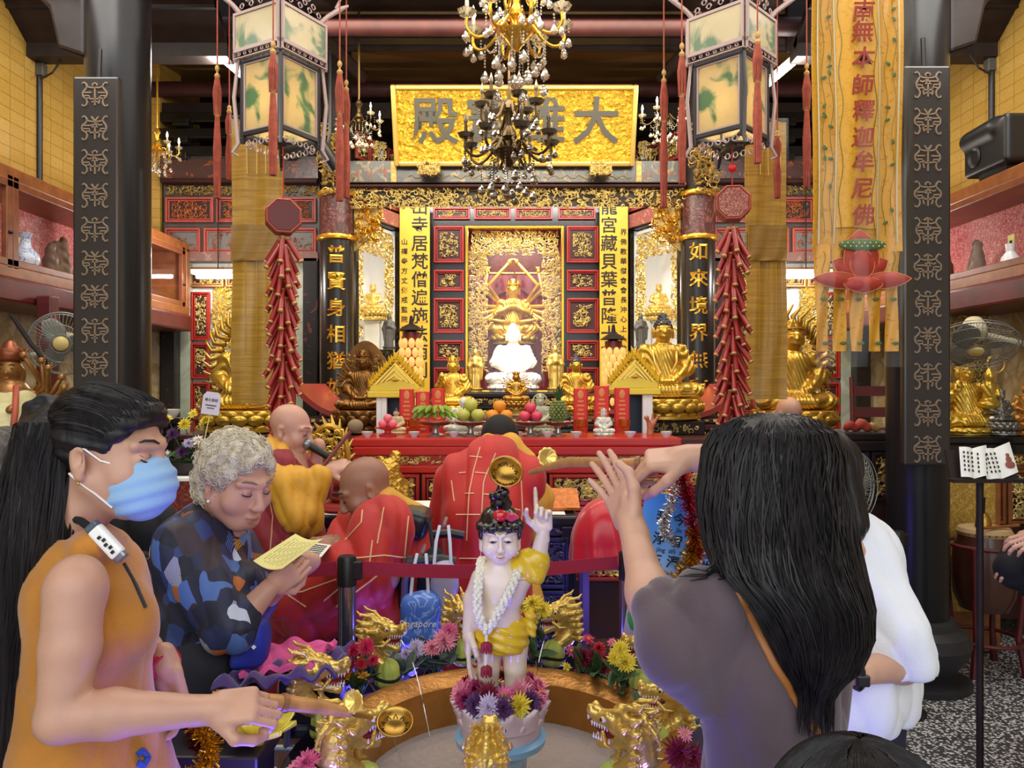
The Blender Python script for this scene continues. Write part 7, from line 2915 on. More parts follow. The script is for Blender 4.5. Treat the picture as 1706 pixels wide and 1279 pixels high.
# dragons: one is built, eight are copies
def dragon():
 t=thing('dragon','','dragon')
 S=SDF(.0026,.008)
 # the head looks along +X from a neck that rises out of the rim
 S.chain([(.030,0,-.10),(-.015,0,-.07),(-.04,0,-.03),(-.032,0,.005),(-.005,0,.022)],[.026,.030,.031,.033,.034],k=.012)
 S.ell((.012,0,.028),(.042,.034,.032))
 S.cap((.03,0,.030),(.085,0,.030),.025,.017,k=.015) # upper jaw
 S.ell((.095,0,.040),(.017,.022,.015),k=.01) # raised snout
 for s in(-1,1):
  S.ell((.098,s*.012,.052),(.008,.007,.006),k=.005)
  S.ell((.040,s*.024,.046),(.015,.011,.012),k=.006) # brow
  S.cap((.035,s*.02,.058),(.0,s*.028,.066),.006,.004,k=.004)
  S.chain([(.012,s*.018,.055),(-.018,s*.026,.082),(-.05,s*.034,.088),(-.062,s*.034,.10)],[.008,.0065,.005,.003],k=.004) # horns
  S.chain([(.0,s*.032,.03),(-.018,s*.05,.035),(-.03,s*.052,.045)],[.011,.009,.003],k=.004) # ears
  for j in range(6): # mane locks
   z=.055-.024*j
   S.chain([(-.012-.006*j,s*.026,z),(-.040-.004*(j%2),s*(.036+.003*j),z+.002),(-.060,s*(.038+.004*j),z+.014-.005*(j%2))],[.013,.011,.004],k=.005)
  S.chain([(.055,s*.022,.004),(.035,s*.042,-.015),(.012,s*.054,-.012)],[.006,.005,.002],k=.003) # whisker
 for j in range(5):
  S.chain([(.005-.016*j,0,.058-.004*j),(-.018-.014*j,0,.078-.012*j),(-.04-.012*j,0,.083-.02*j)],[.010,.008,.003],k=.004)
 S.cap((.012,0,-.012),(.075,0,-.034),.019,.012,k=.01) # lower jaw
 S.chain([(.02,0,-.028),(.028,0,-.052),(.05,0,-.062)],[.009,.007,.002],k=.004)
 S.ell((.066,0,.002),(.042,.021,.017),k=.006,op='s') # open mouth
 body=S.build('head',mat('dragon_gold','d6b55c',.26,.6,bump=.12,bscale=120,vary=.12,vscale=40),t,disp=lambda x,y,z:.0005*np.sin(x*300+z*120)*np.sin(z*330+y*200))
 MB().ell((.047,0,.001),(.042,.0175,.013),14,8).build('mouth',mat('dragon_mouth','6d1017',.3),body)
 MB().tube([(.03,0,-.006),(.062,0,-.010),(.086,0,-.004)],[.010,.010,.003],8).build('tongue',mat('dragon_tongue','a8222c',.3),body)
 m=MB()
 for s in(-1,1):
  for j in range(7):
   x=.046+.008*j
   y=s*(.018-.0012*j)
   m.tube([(x,y,.017),(x,y,.006)],[.0036,.0008],5).tube([(x-.004,y*.9,-.022),(x-.004,y*.9,-.010)],[.003,.0006],5)
 for j in range(5):
  m.tube([(.104,-.012+.006*j,.030),(.105,-.012+.006*j,.018)],[.003,.001],5)
 m.build('teeth',mat('ivory_teeth','efe6d2',.35),body)
 for s in(-1,1):
  e=MB().ell((.047,s*.032,.040),.0075,10,7).build('eye',mat('dragon_eye_white','d9c9a0',.25),body)
  e=MB().ell((.050,s*.0375,.040),.0042,8,6).build('pupil',mat('dragon_pupil','0a0708',.1),body)
 S=SDF(.004,.02)
 S.ell((.040,0,-.118),(.042,.042,.046))
 S.ell((.040,0,-.150),(.046,.046,.024))
 S.build('bud_wrap',mat('lime_cloth','b4bf5a',.7,vary=.15,vscale=30),t,disp=lambda x,y,z:.0018*np.sin(9*np.arctan2(y,x-.04)+40*z))
 MB().tube([(.040+.0465*math.cos(a),.0465*math.sin(a),-.134+.004*math.sin(2*a))for a in np.linspace(0,2*PI,24)[:-1]],.0055,6,closed=True).build('black_ribbon',black_cloth,t)
 return t
DR=dragon()
spots=[(628,1062,2.36,10,'golden dragon head with open red mouth at the back left of the basin'),
(520,1130,2.02,4,'golden dragon head on the left of the basin, beside the pink cloth'),
(582,1228,1.64,42,'golden dragon head at the front left of the basin, below the ladle bowl'),
(765,1028,2.54,-60,'golden dragon head half hidden behind the child Buddha\'s lowered arm'),
(938,1032,2.50,202,'golden dragon head baring teeth at the back right, beside yellow chrysanthemums'),
(1086,1080,2.28,190,'golden dragon head at the right back of the basin by the taupe sleeve'),
(1122,1165,1.98,182,'golden dragon head at the right of the basin, against the taupe blouse'),
(1046,1228,1.64,140,'golden dragon head at the front right of the basin, seen from its mane'),
(812,1262,1.50,88,'golden dragon head at the near basin edge, seen from behind before the pedestal')]
for k,(px,py,d,az,lb)in enumerate(spots):
 p=P(px,py,d)
 if k==0:
  DR.location=p
  DR.rotation_euler=(0,0,math.radians(-10))
  DR.scale=(.86,)*3
  DR['label']=lb
  DR['group']='basin dragons'
 else:
  dup(DR,p,math.radians(az),lb,'basin dragons',.9 if k in(1,2,7)else .84)
water_jet=glass_mat('water_jet',(.96,.97,1),.25,.05)
for k,(a,c,h)in enumerate((((668,1066,2.33),(716,1190,2.2),'from the back left dragon'),((592,1116,2.02),(668,1190,2.05),'from the left dragon'),((912,1052,2.44),(880,1195,2.2),'from the back right dragon'))):
 p,q=P(*a),P(*c)
 q.z=RZ-.125
 t=thing('water_jet','thin arc of water falling into the basin '+h,'water',q)
 MB().tube([(p-q)*(1-u)+Vector((0,0,.05*math.sin(u*PI)))for u in np.linspace(0,1,12)],[.003]+[.0022]*10+[.0016],6).build('stream',water_jet,t)

# ---------------------------------------------------------------- flowers
def mum(R,n,layers,cup=.5,w=.16):
 """a many-petalled head opening towards +Z"""
 m=MB()
 rj=random.Random(n*7+layers)
 for l in range(layers):
  f=1-l/(layers+.6)
  k=max(5,int(n*(.55+.45*f)))
  for j in range(k):
   a=2*PI*(j+.5*(l%2)+rj.uniform(-.3,.3))/k+.13*l
   up=cup*(.15+1.25*l/layers)+rj.uniform(-.22,.22)
   c,s=math.cos(a),math.sin(a)
   r=R*f*rj.uniform(.82,1.12)
   p=[Vector((c*q,s*q,z))for q,z in((R*.05,R*.04*l),(r*.55*math.cos(up),R*.09*l+r*.55*math.sin(up)*.7),(r*math.cos(up),R*.09*l+r*math.sin(up)))]
   tn=Vector((-s,c,rj.uniform(-.4,.4)))*R*w*(.55+.45*f)
   m.add([p[0]-tn*.3,p[0]+tn*.3,p[1]+tn,p[1]-tn,p[2]+tn*.22,p[2]-tn*.22,(p[1]+Vector((0,0,-R*.04)))],[(0,1,2,3),(3,2,4,5),(0,3,6),(1,6,2),(3,5,6),(2,6,4)])
 return m
FC={'pink':'d9638f','hot':'c21f4a','magenta':'9a1f5a','purple':'552a5e','yellow':'e6cf3c','red':'b3172a','crimson':'7c1230','lilac':'cbb9d8','orange':'e07a1f','rose':'e58aa0','white':'ece8e2','gold':'e0a428'}
FM={k:mat('petal_'+k,v,.55,vary=.18,vscale=60)for k,v in FC.items()}
FME={}
def head_mesh(col,R,kind):
 key=(col,R,kind)
 if key not in FME:
  m=mum(R,20,6,.6,.115)if kind=='mum' else mum(R,15,3,.25,.13)if kind=='daisy' else mum(R,8,5,1.0,.32)
  FME[key]=m.mesh('petals',FM[col],False)
 return FME[key]
pollen=mat('pollen','b8861c',.8)
def loose_flower(label,p,col,R,kind,tilt,rz,group):
 t=thing('flower',label,'flower',p,rz,group)
 t.rotation_euler=(tilt[0],tilt[1],rz)
 o=link('petals',head_mesh(col,R,kind),t)
 MB().lathe([(.001,-R*.25),(R*.2,-R*.12),(R*.25,.0)],10).build('calyx',green_leaf,t)
 if kind=='daisy':
  MB().ell((0,0,R*.1),(R*.28,R*.28,R*.12),12,6).build('disc',pollen,t)
 return t

leaf_me=MB().sheet(lambda u,v:((u-.5)*.34*math.sin(PI*(v*.93+.05))**.8,.16*v*v-.06*abs(u-.5),v),4,6,.012).mesh('leaf',green_leaf)
grey_leaf_me=MB().sheet(lambda u,v:((u-.5)*.5*math.sin(PI*(v*.93+.05))**.8,.16*v*v,v),4,6,.012).mesh('leaf',mat('grey_green_leaf','56655a',.55,vary=.2))
def bouquet(label,px,py,d,heads,leaves=10,spread=.05,zb=.715,lm=None,seed=1,group=None,lean=(0,0)):
 """heads: list of (dx px, dy px, colour, radius, kind)"""
 p=P(px,py,d)
 t=thing('bouquet',label,'flowers',(p.x+lean[0],p.y+lean[1],zb),0,group)
 rnd=random.Random(seed)
 st=MB()
 base=Vector((0,0,0))
 for dx,dy,col,R,kind in heads:
  q=P(px+dx,py+dy,d+rnd.uniform(-.015,.015))-Vector(t.location)
  o=link('flower_head',head_mesh(col,R,kind),t,q)
  o.rotation_euler=(math.radians(rnd.uniform(30,60)),math.radians(rnd.uniform(-18,18)),rnd.uniform(-.6,.6))
  if kind=='daisy':
   MB().ell((0,0,R*.1),(R*.28,R*.28,R*.12),10,6).build('disc',pollen,o)
  st.tube([base,q*.5+Vector((rnd.uniform(-.01,.01),.02,0)),q],.0025,5)
 st.build('stems',green_leaf,t)
 H=max(.08,p.z-zb)
 for k in range(leaves):
  a=rnd.uniform(0,2*PI)
  o=link('leaf',lm or leaf_me,t,(rnd.uniform(-1,1)*spread*.6,rnd.uniform(-.4,.6)*spread,H*rnd.uniform(.1,.6)))
  o.rotation_euler=(math.radians(rnd.uniform(-70,-10)),math.radians(rnd.uniform(-35,35)),a)
  o.scale=(rnd.uniform(.06,.1),)*3
 return t
bouquet('bunch of deep red carnations and orange blooms between the two left dragons',596,1092,2.25,[(-6,-8,'hot',.026,'mum'),(14,-14,'hot',.03,'mum'),(26,8,'hot',.022,'mum'),(-14,14,'hot',.024,'mum'),(-20,34,'orange',.022,'rose'),(-4,38,'orange',.024,'rose'),(10,34,'gold',.018,'rose'),(6,14,'red',.02,'mum')],14,seed=2)
bouquet('big pink and pale lilac chrysanthemums behind the basin, left of the child Buddha',726,1066,2.46,[(14,2,'rose',.042,'mum'),(-6,14,'rose',.034,'mum'),(22,-14,'pink',.034,'mum'),(-32,14,'lilac',.032,'mum'),(-50,24,'lilac',.022,'mum')],16,.08,lm=grey_leaf_me,seed=3)
bouquet('yellow chrysanthemums standing tall behind the child Buddha',888,1008,2.46,[(0,-2,'yellow',.036,'mum'),(16,8,'yellow',.032,'mum'),(-16,4,'yellow',.028,'mum'),(4,22,'yellow',.02,'daisy')],18,.06,seed=4)
bouquet('crimson, pink and small yellow blooms at the back right of the basin',984,1090,2.36,[(-14,6,'crimson',.036,'mum'),(-4,-26,'hot',.022,'daisy'),(14,-10,'red',.024,'mum'),(26,6,'hot',.022,'mum'),(-32,-6,'magenta',.022,'daisy'),(10,16,'gold',.016,'daisy'),(24,24,'red',.022,'mum'),(-40,20,'yellow',.018,'daisy'),(-18,34,'hot',.024,'rose'),(36,-20,'pink',.018,'daisy'),(4,2,'crimson',.026,'mum')],16,.06,seed=5)
bouquet('lemon yellow chrysanthemums beside the right back dragon',1034,1092,2.22,[(0,-10,'yellow',.03,'mum'),(8,12,'yellow',.034,'mum'),(-10,4,'yellow',.024,'mum')],12,.05,seed=6)
bouquet('pink chrysanthemum low at the front left, before the tinsel',512,1272,1.58,[(0,0,'pink',.032,'mum'),(-18,10,'rose',.024,'mum')],6,.04,seed=7)
bouquet('dark crimson carnations at the front right beside the taupe blouse',1132,1256,1.62,[(0,0,'crimson',.038,'mum'),(22,6,'crimson',.032,'mum'),(10,-34,'rose',.018,'daisy')],8,.04,seed=8)
bouquet('small pink and yellow blooms around the right-hand dragons',1086,1170,2.1,[(-8,10,'yellow',.026,'daisy'),(26,-26,'hot',.02,'rose'),(30,14,'rose',.03,'rose'),(-30,16,'gold',.014,'daisy')],10,.05,seed=9)
bouquet('tangle of grey-green leaves behind the basin under the tote bag',668,1100,2.42,[(-14,10,'hot',.012,'daisy')],16,.09,lm=grey_leaf_me,seed=10)
# fern in the front of the basin
t=thing('fern_sprig','feathery grey-green fern sprig in the water at the front left of the pedestal','plant',(-.19,1.70,RZ-.128))
m=MB()
rnd=random.Random(6)
for k in range(26):
 a=rnd.uniform(0,2*PI)
 ln=rnd.uniform(.06,.13)
 dv=Vector((math.cos(a)*ln,math.sin(a)*ln*.7,rnd.uniform(.03,.1)))
 m.tube([(0,0,0),dv*.5+Vector((0,0,.012)),dv],[.0014,.001,.0005],4)
 for j in range(14):
  u=.25+.75*j/14
  b=dv*u+Vector((0,0,.012*math.sin(u*PI)))
  e=Vector((rnd.uniform(-.02,.02),rnd.uniform(-.02,.02),rnd.uniform(-.004,.014)))
  m.tube([b,b+e],[.0009,.0004],3,False)
m.build('fronds',mat('fern_grey','5d6a5a',.7),t)

# ---------------------------------------------------------------- lotus pedestal and the child Buddha
D=1.93
pc=P(834,1200,D)
t=thing('lotus_pedestal','pale pink and blue porcelain lotus pedestal standing in the basin','pedestal',(pc.x,D,RZ-.2))
zt_=.862-(RZ-.2)
pink_p=mat('pedestal_pink','d3bcc6',.3,coat=.4,vary=.12,vscale=10)
MB().lathe([(.07,0),(.075,.02),(.06,.05),(.068,zt_-.13),(.09,zt_-.11),(.105,zt_-.09),(.098,zt_-.075),(.105,zt_-.02),(.108,zt_),(.09,zt_-.005),(.001,zt_-.01)],36,cap=False).build('body',mat('pedestal_blue','9fc3dc',.3,coat=.4,vary=.35,vscale=14),t)
m=MB()
for row,(n,z,R,h,w)in enumerate(((12,zt_-.075,.098,.05,.03),(12,zt_-.045,.108,.055,.032))):
 for k in range(n):
  a=2*PI*(k+.5*row)/n
  c,s=math.cos(a),math.sin(a)
  m.sheet(lambda u,v:((R+.02*v*v-.012*(2*u-1)**2)*c-(u-.5)*2.9*w*math.sin(PI*min(1,v*.62+.38))*s,(R+.02*v*v-.012*(2*u-1)**2)*s+(u-.5)*2.9*w*math.sin(PI*min(1,v*.62+.38))*c,z+v*h),8,6,.004)
m.build('lotus_petals',pink_p,t)
MB().lathe([(.094,zt_-.105),(.112,zt_-.1),(.114,zt_-.085),(.100,zt_-.078)],36,cap=False).build('blue_rim',mat('rim_blue','7fb4d6',.3,coat=.4),t)
rnd=random.Random(21)
fl=[]
for k in range(26):
 a=2*PI*k/17 if k<17 else 2*PI*(k-17)/9
 R=.098 if k<17 else .062
 col='purple' if math.sin(a)<-.55 and k<17 else('pink','rose','magenta','crimson')[k%4]
 if k in(12,14):
  col='yellow' if k==14 else 'lilac'
 kind='mum' if col!='pink' else 'daisy'
 nm={'purple':'dark purple','pink':'bright pink','rose':'pale pink','magenta':'magenta','crimson':'deep crimson','yellow':'yellow','lilac':'pale lilac'}[col]
 loose_flower('%s flower heaped on the lotus pedestal around the child Buddha\'s feet'%nm,(pc.x+R*math.cos(a),D+R*math.sin(a),.882+(.014 if k>=17 else 0)),col,.034 if col!='purple' else .032,kind,(.4-.6*math.sin(a)+rnd.uniform(-.35,.35),.7*math.cos(a)+rnd.uniform(-.35,.35)),rnd.uniform(-.4,.4),'%s flowers on the pedestal'%nm)

porc=mat('statue_porcelain','e6d3bd',.28,coat=.5,sss=.15)
bud_y=mat('statue_yellow_glaze','e2bd1e',.28,coat=.5)
bud_k=mat('statue_black_glaze','120e0e',.22,coat=.5)
child=thing('child_buddha','porcelain child Buddha statue pointing one hand up, with yellow cloth, standing on the lotus pedestal','statue',(pc.x,D,.866))
def B(px,py,dy=0.0):
 return P(px,py,D)+Vector((0,dy,0))
HM=frame(B(833,890,-.004),(.04,-1,-.16),s=.56)
S=SDF(.0026,.012)
S.M=HM
S.ell((0,.018,.035),(.082,.094,.085))
S.ell((0,-.022,-.03),(.078,.066,.082),k=.03)
S.ell((0,-.06,-.085),(.034,.03,.026),k=.03)
for s in(-1,1):
 S.ell((s*.045,-.055,-.045),(.034,.034,.034),k=.02)
 S.ell((s*.034,-.096,.006),(.02,.012,.011),k=.012,op='s')
 S.ell((s*.034,-.078,.004),(.021,.012,.011),k=.006)
 S.cap((s*.014,-.090,.030),(s*.06,-.066,.032),.008,.007,k=.014)
 S.ell((s*.084,.014,-.02),(.01,.018,.042),k=.008).ell((s*.082,.004,-.06),(.011,.012,.022),k=.01)
 S.ell((s*.012,-.106,-.037),(.008,.009,.007),k=.008)
S.cap((0,-.09,.02),(0,-.106,-.03),.007,.011,k=.012).ell((0,-.108,-.034),(.011,.01,.008),k=.008)
S.ell((0,-.094,-.064),(.017,.011,.006),k=.006).ell((0,-.092,-.074),(.014,.011,.007),k=.006)
headp=S.raw()
S=SDF(.0034,.022)
S.cap(B(833,920),B(834,955,.004),.028,.036)
S.cap(B(814,964),B(858,964),.034,.034,k=.02)
S.ell(B(836,985,-.006),(.060,.044,.052)).ell(B(829,1030,-.008),(.058,.048,.048)).ell(B(836,1062,0),(.058,.048,.034))
for px,dx in((815,-2),(858,0)):
 S.chain([B(px,1075),B(px+dx*.3,1110,-.004),B(px+dx,1140,.002),B(px+dx,1163)],[.034,.028,.026,.019],k=.006)
 S.ell(B(px+dx*.3,1113,-.019),(.013,.010,.011),k=.014)
 S.ell(B(px+dx,1166,-.026),(.022,.045,.014))
S.chain([B(803,964),B(788,1000,.008),B(781,1050,-.006)],[.028,.024,.016],k=.01)
S.chain([B(868,962),B(895,936,-.004),B(905,885,-.01)],[.029,.024,.016],k=.012)
bodyp=S.raw()
S=SDF(.0022,.006)
hand(S,hframe(B(781,1050,-.006),(-.05,-.1,-1),(-1,-.2,0),.62),[(.1,.15,.1),(.2,.3,.2),(.25,.35,.2),(.3,.4,.3)],side=-1,thumb=(.1,.3),spread=.03)
hl=S.raw()
S=SDF(.0022,.006)
hand(S,hframe(B(905,885,-.01),(-.02,0,1),(.35,1,0),.62),[(.03,.05,.03),(1.1,1.5,1.0),(1.2,1.5,1.0),(1.3,1.5,1.0)],side=1,thumb=(.0,.9),spread=.0)
hr=S.raw()
body=body_mesh([headp,bodyp,hl,hr],porc,child)
for q in(-1,1):
 MB().tube([on(HM,p)for p in((q*.016,-.094,.030),(q*.034,-.092,.041),(q*.052,-.082,.04),(q*.066,-.068,.03))],[.0008,.0013,.0012,.0005],5).build('eyebrow',lash_m,body)
 MB().tube([on(HM,p)for p in((q*.016,-.086,.001),(q*.027,-.0925,-.003),(q*.04,-.0905,-.003),(q*.053,-.078,.002))],[.0008,.0014,.0014,.0006],5).build('eyeline',lash_m,body)
 MB().ell(on(HM,(q*.034,-.0895,.0005)),(.0042,.0022,.002),8,5).build('iris',mat('iris','1d120d',.15),body)
MB().tube([on(HM,p)for p in((-.017,-.098,-.067),(0,-.1065,-.0685),(.017,-.098,-.067))],[.0006,.0015,.0006],5).build('lips',mat('statue_lips','b5574a',.3),body)
# modelled hair, topknot, red jewel and flower
S=SDF(.003,.008)
S.M=HM
S.ell((0,.024,.05),(.093,.100,.085)).plane((0,-.03,.045),(0,-.55,-.8))
for k in range(9):
 a=math.radians(-100+25*k)
 S.ell((.088*math.sin(a),-.002-.082*math.cos(a),.062-.018*abs(math.sin(a))),(.022,.02,.02),k=.008)
for q in(-1,1):
 S.ell((q*.084,-.014,.02),(.014,.02,.04),k=.01)
S.ell((0,.01,.15),(.045,.045,.05),k=.01)
for k in range(7):
 a=k*.9
 S.ell((.034*math.cos(a),.01+.034*math.sin(a),.14+.01*k),(.02,.02,.02),k=.006)
S.cap((0,.01,.17),(.006,.01,.235),.03,.012)
hair=kid_raw(S,'hair',bud_k,child)
MB().ell(on(HM,(0,-.07,.112)),(.0185,.013,.0155),16,10).build('red_jewel',mat('red_jewel','c41a1c',.15,coat=.6),hair)
m=MB()
for k in range(5):
 a=-.9+.45*k
 m.tube([on(HM,(.045,-.075,.09)),on(HM,(.05+.03*math.sin(a),-.085,.095+.03*math.cos(a)))],[.003,.0065],6)
m.build('pink_bloom',mat('pink_bloom','d0445f',.3),hair)
# sleeve cloth on the raised arm, loin cloth with bow
S=SDF(.0035,.014)
S.cap(B(868,950,.0),B(893,932,-.002),.036,.036).ell(B(893,955,-.012),(.026,.03,.024)).ell(B(880,928,-.006),(.022,.026,.02))
S.cap(B(893,932,0),B(898,912,0),.029,.022,op='s',k=.004)
kid_raw(S,'sleeve_cloth',bud_y,child,body,lambda x,y,z:.0016*np.sin(150*x+90*z))
S=SDF(.0038,.02)
S.ell(B(836,1048,-.002),(.067,.058,.052)).ell(B(836,1066,-.002),(.068,.058,.040),k=.01)
S.plane(B(836,1082),(-.22,0,-1)).plane(B(836,1030),(-.30,0,1))
S.ell(B(883,1022,-.012),(.014,.016,.020),k=.006).ell(B(886,1042,-.014),(.011,.012,.024),R=rot('Y',-12),k=.006)
kid_raw(S,'loin_cloth',bud_y,child,body,lambda x,y,z:.0022*np.sin(260*(z+.35*x)))
# garland of white buds, lying on the chest
t=thing('jasmine_garland','garland of white buds with red rose tassel hung round the child Buddha\'s neck','garland',B(833,940,-.05))
off=Vector(t.location)
path=[B(*q)for q in((802,935,.03),(800,948,-.02),(798,965,-.045),(797,985,-.062),(798,1005,-.070),(803,1022,-.072),(812,1036,-.072),(822,1024,-.074),(833,1004,-.072),(844,984,-.066),(854,965,-.054),(862,948,-.034),(864,934,.0),(866,926,.03))]
bvb=BVHTree.FromPolygons([v.co for v in body.data.vertices],[tuple(p.vertices)for p in body.data.polygons])
bud_me=MB().ell((0,0,0),(.0062,.0062,.0085),8,6).mesh('bud',mat('jasmine_white','e9e6cf',.6,vary=.08,vscale=60))
m=MB()
m.tube([p-off for p in path],.003,5)
m.build('thread',mat('garland_thread','cfd0a8',.7),t)
rnd=random.Random(14)
nb=0
m=MB()
for i in range(len(path)-1):
 n=max(2,int((path[i+1]-path[i]).length/.0065))
 for j in range(n):
  c=path[i].lerp(path[i+1],j/n)
  for q in range(3):
   a=nb*1.3+q*2.1
   b=bpy.data.objects.new('bud',bud_me)
   if nb%2==0 and q<3 and nb<66:
    C.objects.link(b)
    b.parent=t
    b.location=c-off+Vector((.007*math.cos(a),.006*math.sin(a),.0))
    b.rotation_euler=(rnd.uniform(0,3),rnd.uniform(0,3),0)
   else:
    bpy.data.objects.remove(b)
    m.ell(c-off+Vector((.007*math.cos(a),.006*math.sin(a),0)),(.0062,.0075,.0068),7,5)
  nb+=1
o=m.build('bud_cluster',mat('jasmine_white','e9e6cf',.6),t)
o['kind']='stuff'
e=B(812,1040,-.075)-off
MB().tube([e,e+Vector((0,0,-.018)),e+Vector((-.002,0,-.075))],.0035,6).build('tassel_cord',mat('jasmine_white','e9e6cf',.6),t)
for k,dz in enumerate((-.018,-.075)):
 m=MB()
 for j in range(8):
  a=j*.785
  m.tube([e+Vector((0,0,dz)),e+Vector((.009*math.cos(a),.009*math.sin(a),dz-.008)),e+Vector((.012*math.cos(a),.012*math.sin(a),dz-.026))],[.003,.006,.0025],6)
 m.build('rose_tassel',mat('rose_tassel','8c1c2a',.5,vary=.2),t)

# ---------------------------------------------------------------- stanchions and belts
belt_m=mat('belt_red','9c1436',.7,bump=.2,bscale=250)
post_c=mat('post_chrome','9a9aa2',.18,.9)
posts=[(232,2.55),(578,2.50),(1046,2.58),(1496,3.9)]
tops=(1.095,1.095,1.095,.91)
for k,(px,d)in enumerate(posts):
 t=thing('stanchion',['chrome queue post at the far left behind the elderly woman','chrome queue post between the elderly woman and the wheelchair','chrome queue post beside the blue text board','chrome queue post at the foot of the right pillar, beyond the white T-shirt'][k],'stanchion',(X(px,d),d,0),0,'queue posts')
 MB().lathe([(.13,0),(.13,.012),(.11,.025),(.04,.04),(.03,.05)],28).build('base',black_plastic,t)
 zt=tops[k]
 MB().lathe([(.028,.04),(.028,zt-.065)],24).build('tube',post_c,t)
 MB().lathe([(.031,zt-.095),(.031,zt-.01),(.026,zt),(.001,zt)],24,cap=False).build('head',black_plastic,t)
 MB().box((.035,0,zt-.045),(.03,.04,.06)).build('belt_clip',black_plastic,t,False,bev=.004)
for k in range(3):
 a,b=posts[k],posts[k+1]
 p0=Vector((X(*a)+.05,a[1],1.055))
 p1=Vector((X(*b)-.035,b[1],1.055))
 if k==2:
  continue
 t=thing('queue_belt',['dark red retractable belt running behind the elderly woman to the middle post','dark red retractable belt stretched across behind the child Buddha'][k],'belt',p0)
 MB().sheet(lambda u,v:(p1-p0)*u+Vector((0,0,.022-.044*v-.02*math.sin(u*PI))),24,1,.003).build('webbing',belt_m,t)

# ---------------------------------------------------------------- the blue text board with tinsel
d=2.45
tl=P(1076,815,d)
wb,hb=.30,.47
t=thing('text_board','blue standing board with a bathing verse in Chinese and painted lotuses along its foot','sign',(tl.x-.137,d,0))
t.rotation_euler=(0,math.radians(9),0)
zb_=tl.z-hb
M=Mat('board_print')
mp_=M.coord('Object')
sx_=M.node('ShaderNodeSeparateXYZ')
M.link(mp_.outputs[0],sx_.inputs[0])
mr=M.node('ShaderNodeMapRange')
mr.inputs['From Min'].default_value=zb_
mr.inputs['From Max'].default_value=zb_+hb
M.link(sx_.outputs['Z'],mr.inputs['Value'])
r_=M.ramp(mr.outputs[0],[(0,hexc('b9a3d6')),(.35,hexc('a9c4ee')),(.7,hexc('5fa2ee')),(1,hexc('2f78e0'))])
M.link(r_.outputs[0],M.b.inputs['Base Color'])
M.b.inputs['Roughness'].default_value=.4
MB().box((wb/2-.07,0,zb_+hb/2),(wb,.012,hb)).build('board',M.m,t,False)
for k,(zh,py_)in enumerate((('我今灌沐','wǒ  jīn  guàn  mù'),('淨智莊嚴','jìng  zhì  zhuāng  yán'),('五濁眾生','wǔ  zhuó  zhòng  shēng'),('證如來淨','zhèng  rú  lái  jìng'))):
 z=zb_+hb-.075-.068*k
 write(' '.join(zh),.042,ink,t,(wb/2-.075,-.0075,z),.0006,.0006)
 write(py_,.02,ink,t,(wb/2-.075,-.0075,z-.032),.0006)
m,m2,m3=MB(),MB(),MB()
for cx,cz,R,mm in((-.04,.12,.04,m),(.0,.04,.045,m2),(.09,.07,.04,m),(.17,.12,.04,m2),(.05,.14,.03,m2)):
 for j in range(8):
  a=j*.785
  mm.ell((cx+R*.5*math.cos(a),-.008,zb_+cz+R*.5*math.sin(a)),(R*.5,.002,R*.2),8,4,rot('Y',-math.degrees(a)))
 m3.ell((cx,-.011,zb_+cz),(R*.22,.002,R*.22),8,4)
m.build('painted_pink_lotus',mat('print_pink','dd9ab6',.5),t)
m2.build('painted_purple_lotus',mat('print_purple','8f6fd0',.5),t)
m3.build('painted_centre',mat('print_yellow','e4b23c',.5),t)
m=MB()
for cx,cz,a in((.03,.09,20),(-.05,.06,70),(.13,.03,-30),(.06,.02,5),(.2,.06,-50)):
 m.ell((cx,-.0075,zb_+cz),(.035,.002,.014),10,4,rot('Y',a))
m.build('painted_leaf',mat('print_green','3f9a5c',.5),t)
MB().tube([(wb/2-.07,.03,.06),(wb/2-.07,.02,zb_+.2)],.014,8).build('stand_pole',black_plastic,t)
MB().lathe([(.085,0),(.085,.01),(.02,.03)],24,(wb/2-.07,.03,.025)).build('stand_foot',black_plastic,t)

def tinsel(path,r,n,seed):
 rnd=random.Random(seed)
 m=MB()
 pts=[Vector(p)for p in path]
 for k in range(n):
  u=rnd.random()*(len(pts)-1)
  i=min(int(u),len(pts)-2)
  c=pts[i].lerp(pts[i+1],u-i)
  e=Vector((rnd.gauss(0,1),rnd.gauss(0,1),rnd.gauss(0,1))).normalized()*r*rnd.uniform(.6,1.1)
  w=e.orthogonal().normalized()*.0013
  m.add([c-w,c+w,c+e+w,c+e-w,c+e*.5+e.cross(w).normalized()*.0006],[(0,1,2,3),(0,4,1),(2,4,3)])
 return m
t=thing('tinsel_garland','red, gold and silver tinsel garland trailing down in front of the blue text board','tinsel',P(1140,775,2.36))
off=Vector(t.location)
tin_r=mat('tinsel_red','a80f22',.25,.8)
tin_g=mat('tinsel_gold','d9a62c',.2,.9)
tin_s=mat('tinsel_silver','d5d0cc',.15,.95)
def pp_(*q):
 return[P(a,b,2.36)-off for a,b in q]
tinsel(pp_((1133,778),(1143,815),(1152,850),(1158,890),(1160,925)),.034,900,1).build('red_strand',tin_r,t,False)
tinsel(pp_((1160,880),(1158,915),(1148,945),(1128,968)),.036,800,2).build('gold_strand',tin_g,t,False)
tinsel(pp_((1128,790),(1122,830),(1108,860),(1106,885),(1125,905)),.024,500,3).build('silver_strand',tin_s,t,False)
MB().tube(pp_((1136,770),(1147,820),(1158,880),(1160,925),(1140,958),(1128,968)),.003,5).build('core_wire',steel,t)
MB().tube([P(1136,770,2.36)-off,P(1140,772,2.44)-off,P(1130,830,2.49)-off],.003,5).build('hook',steel,t)

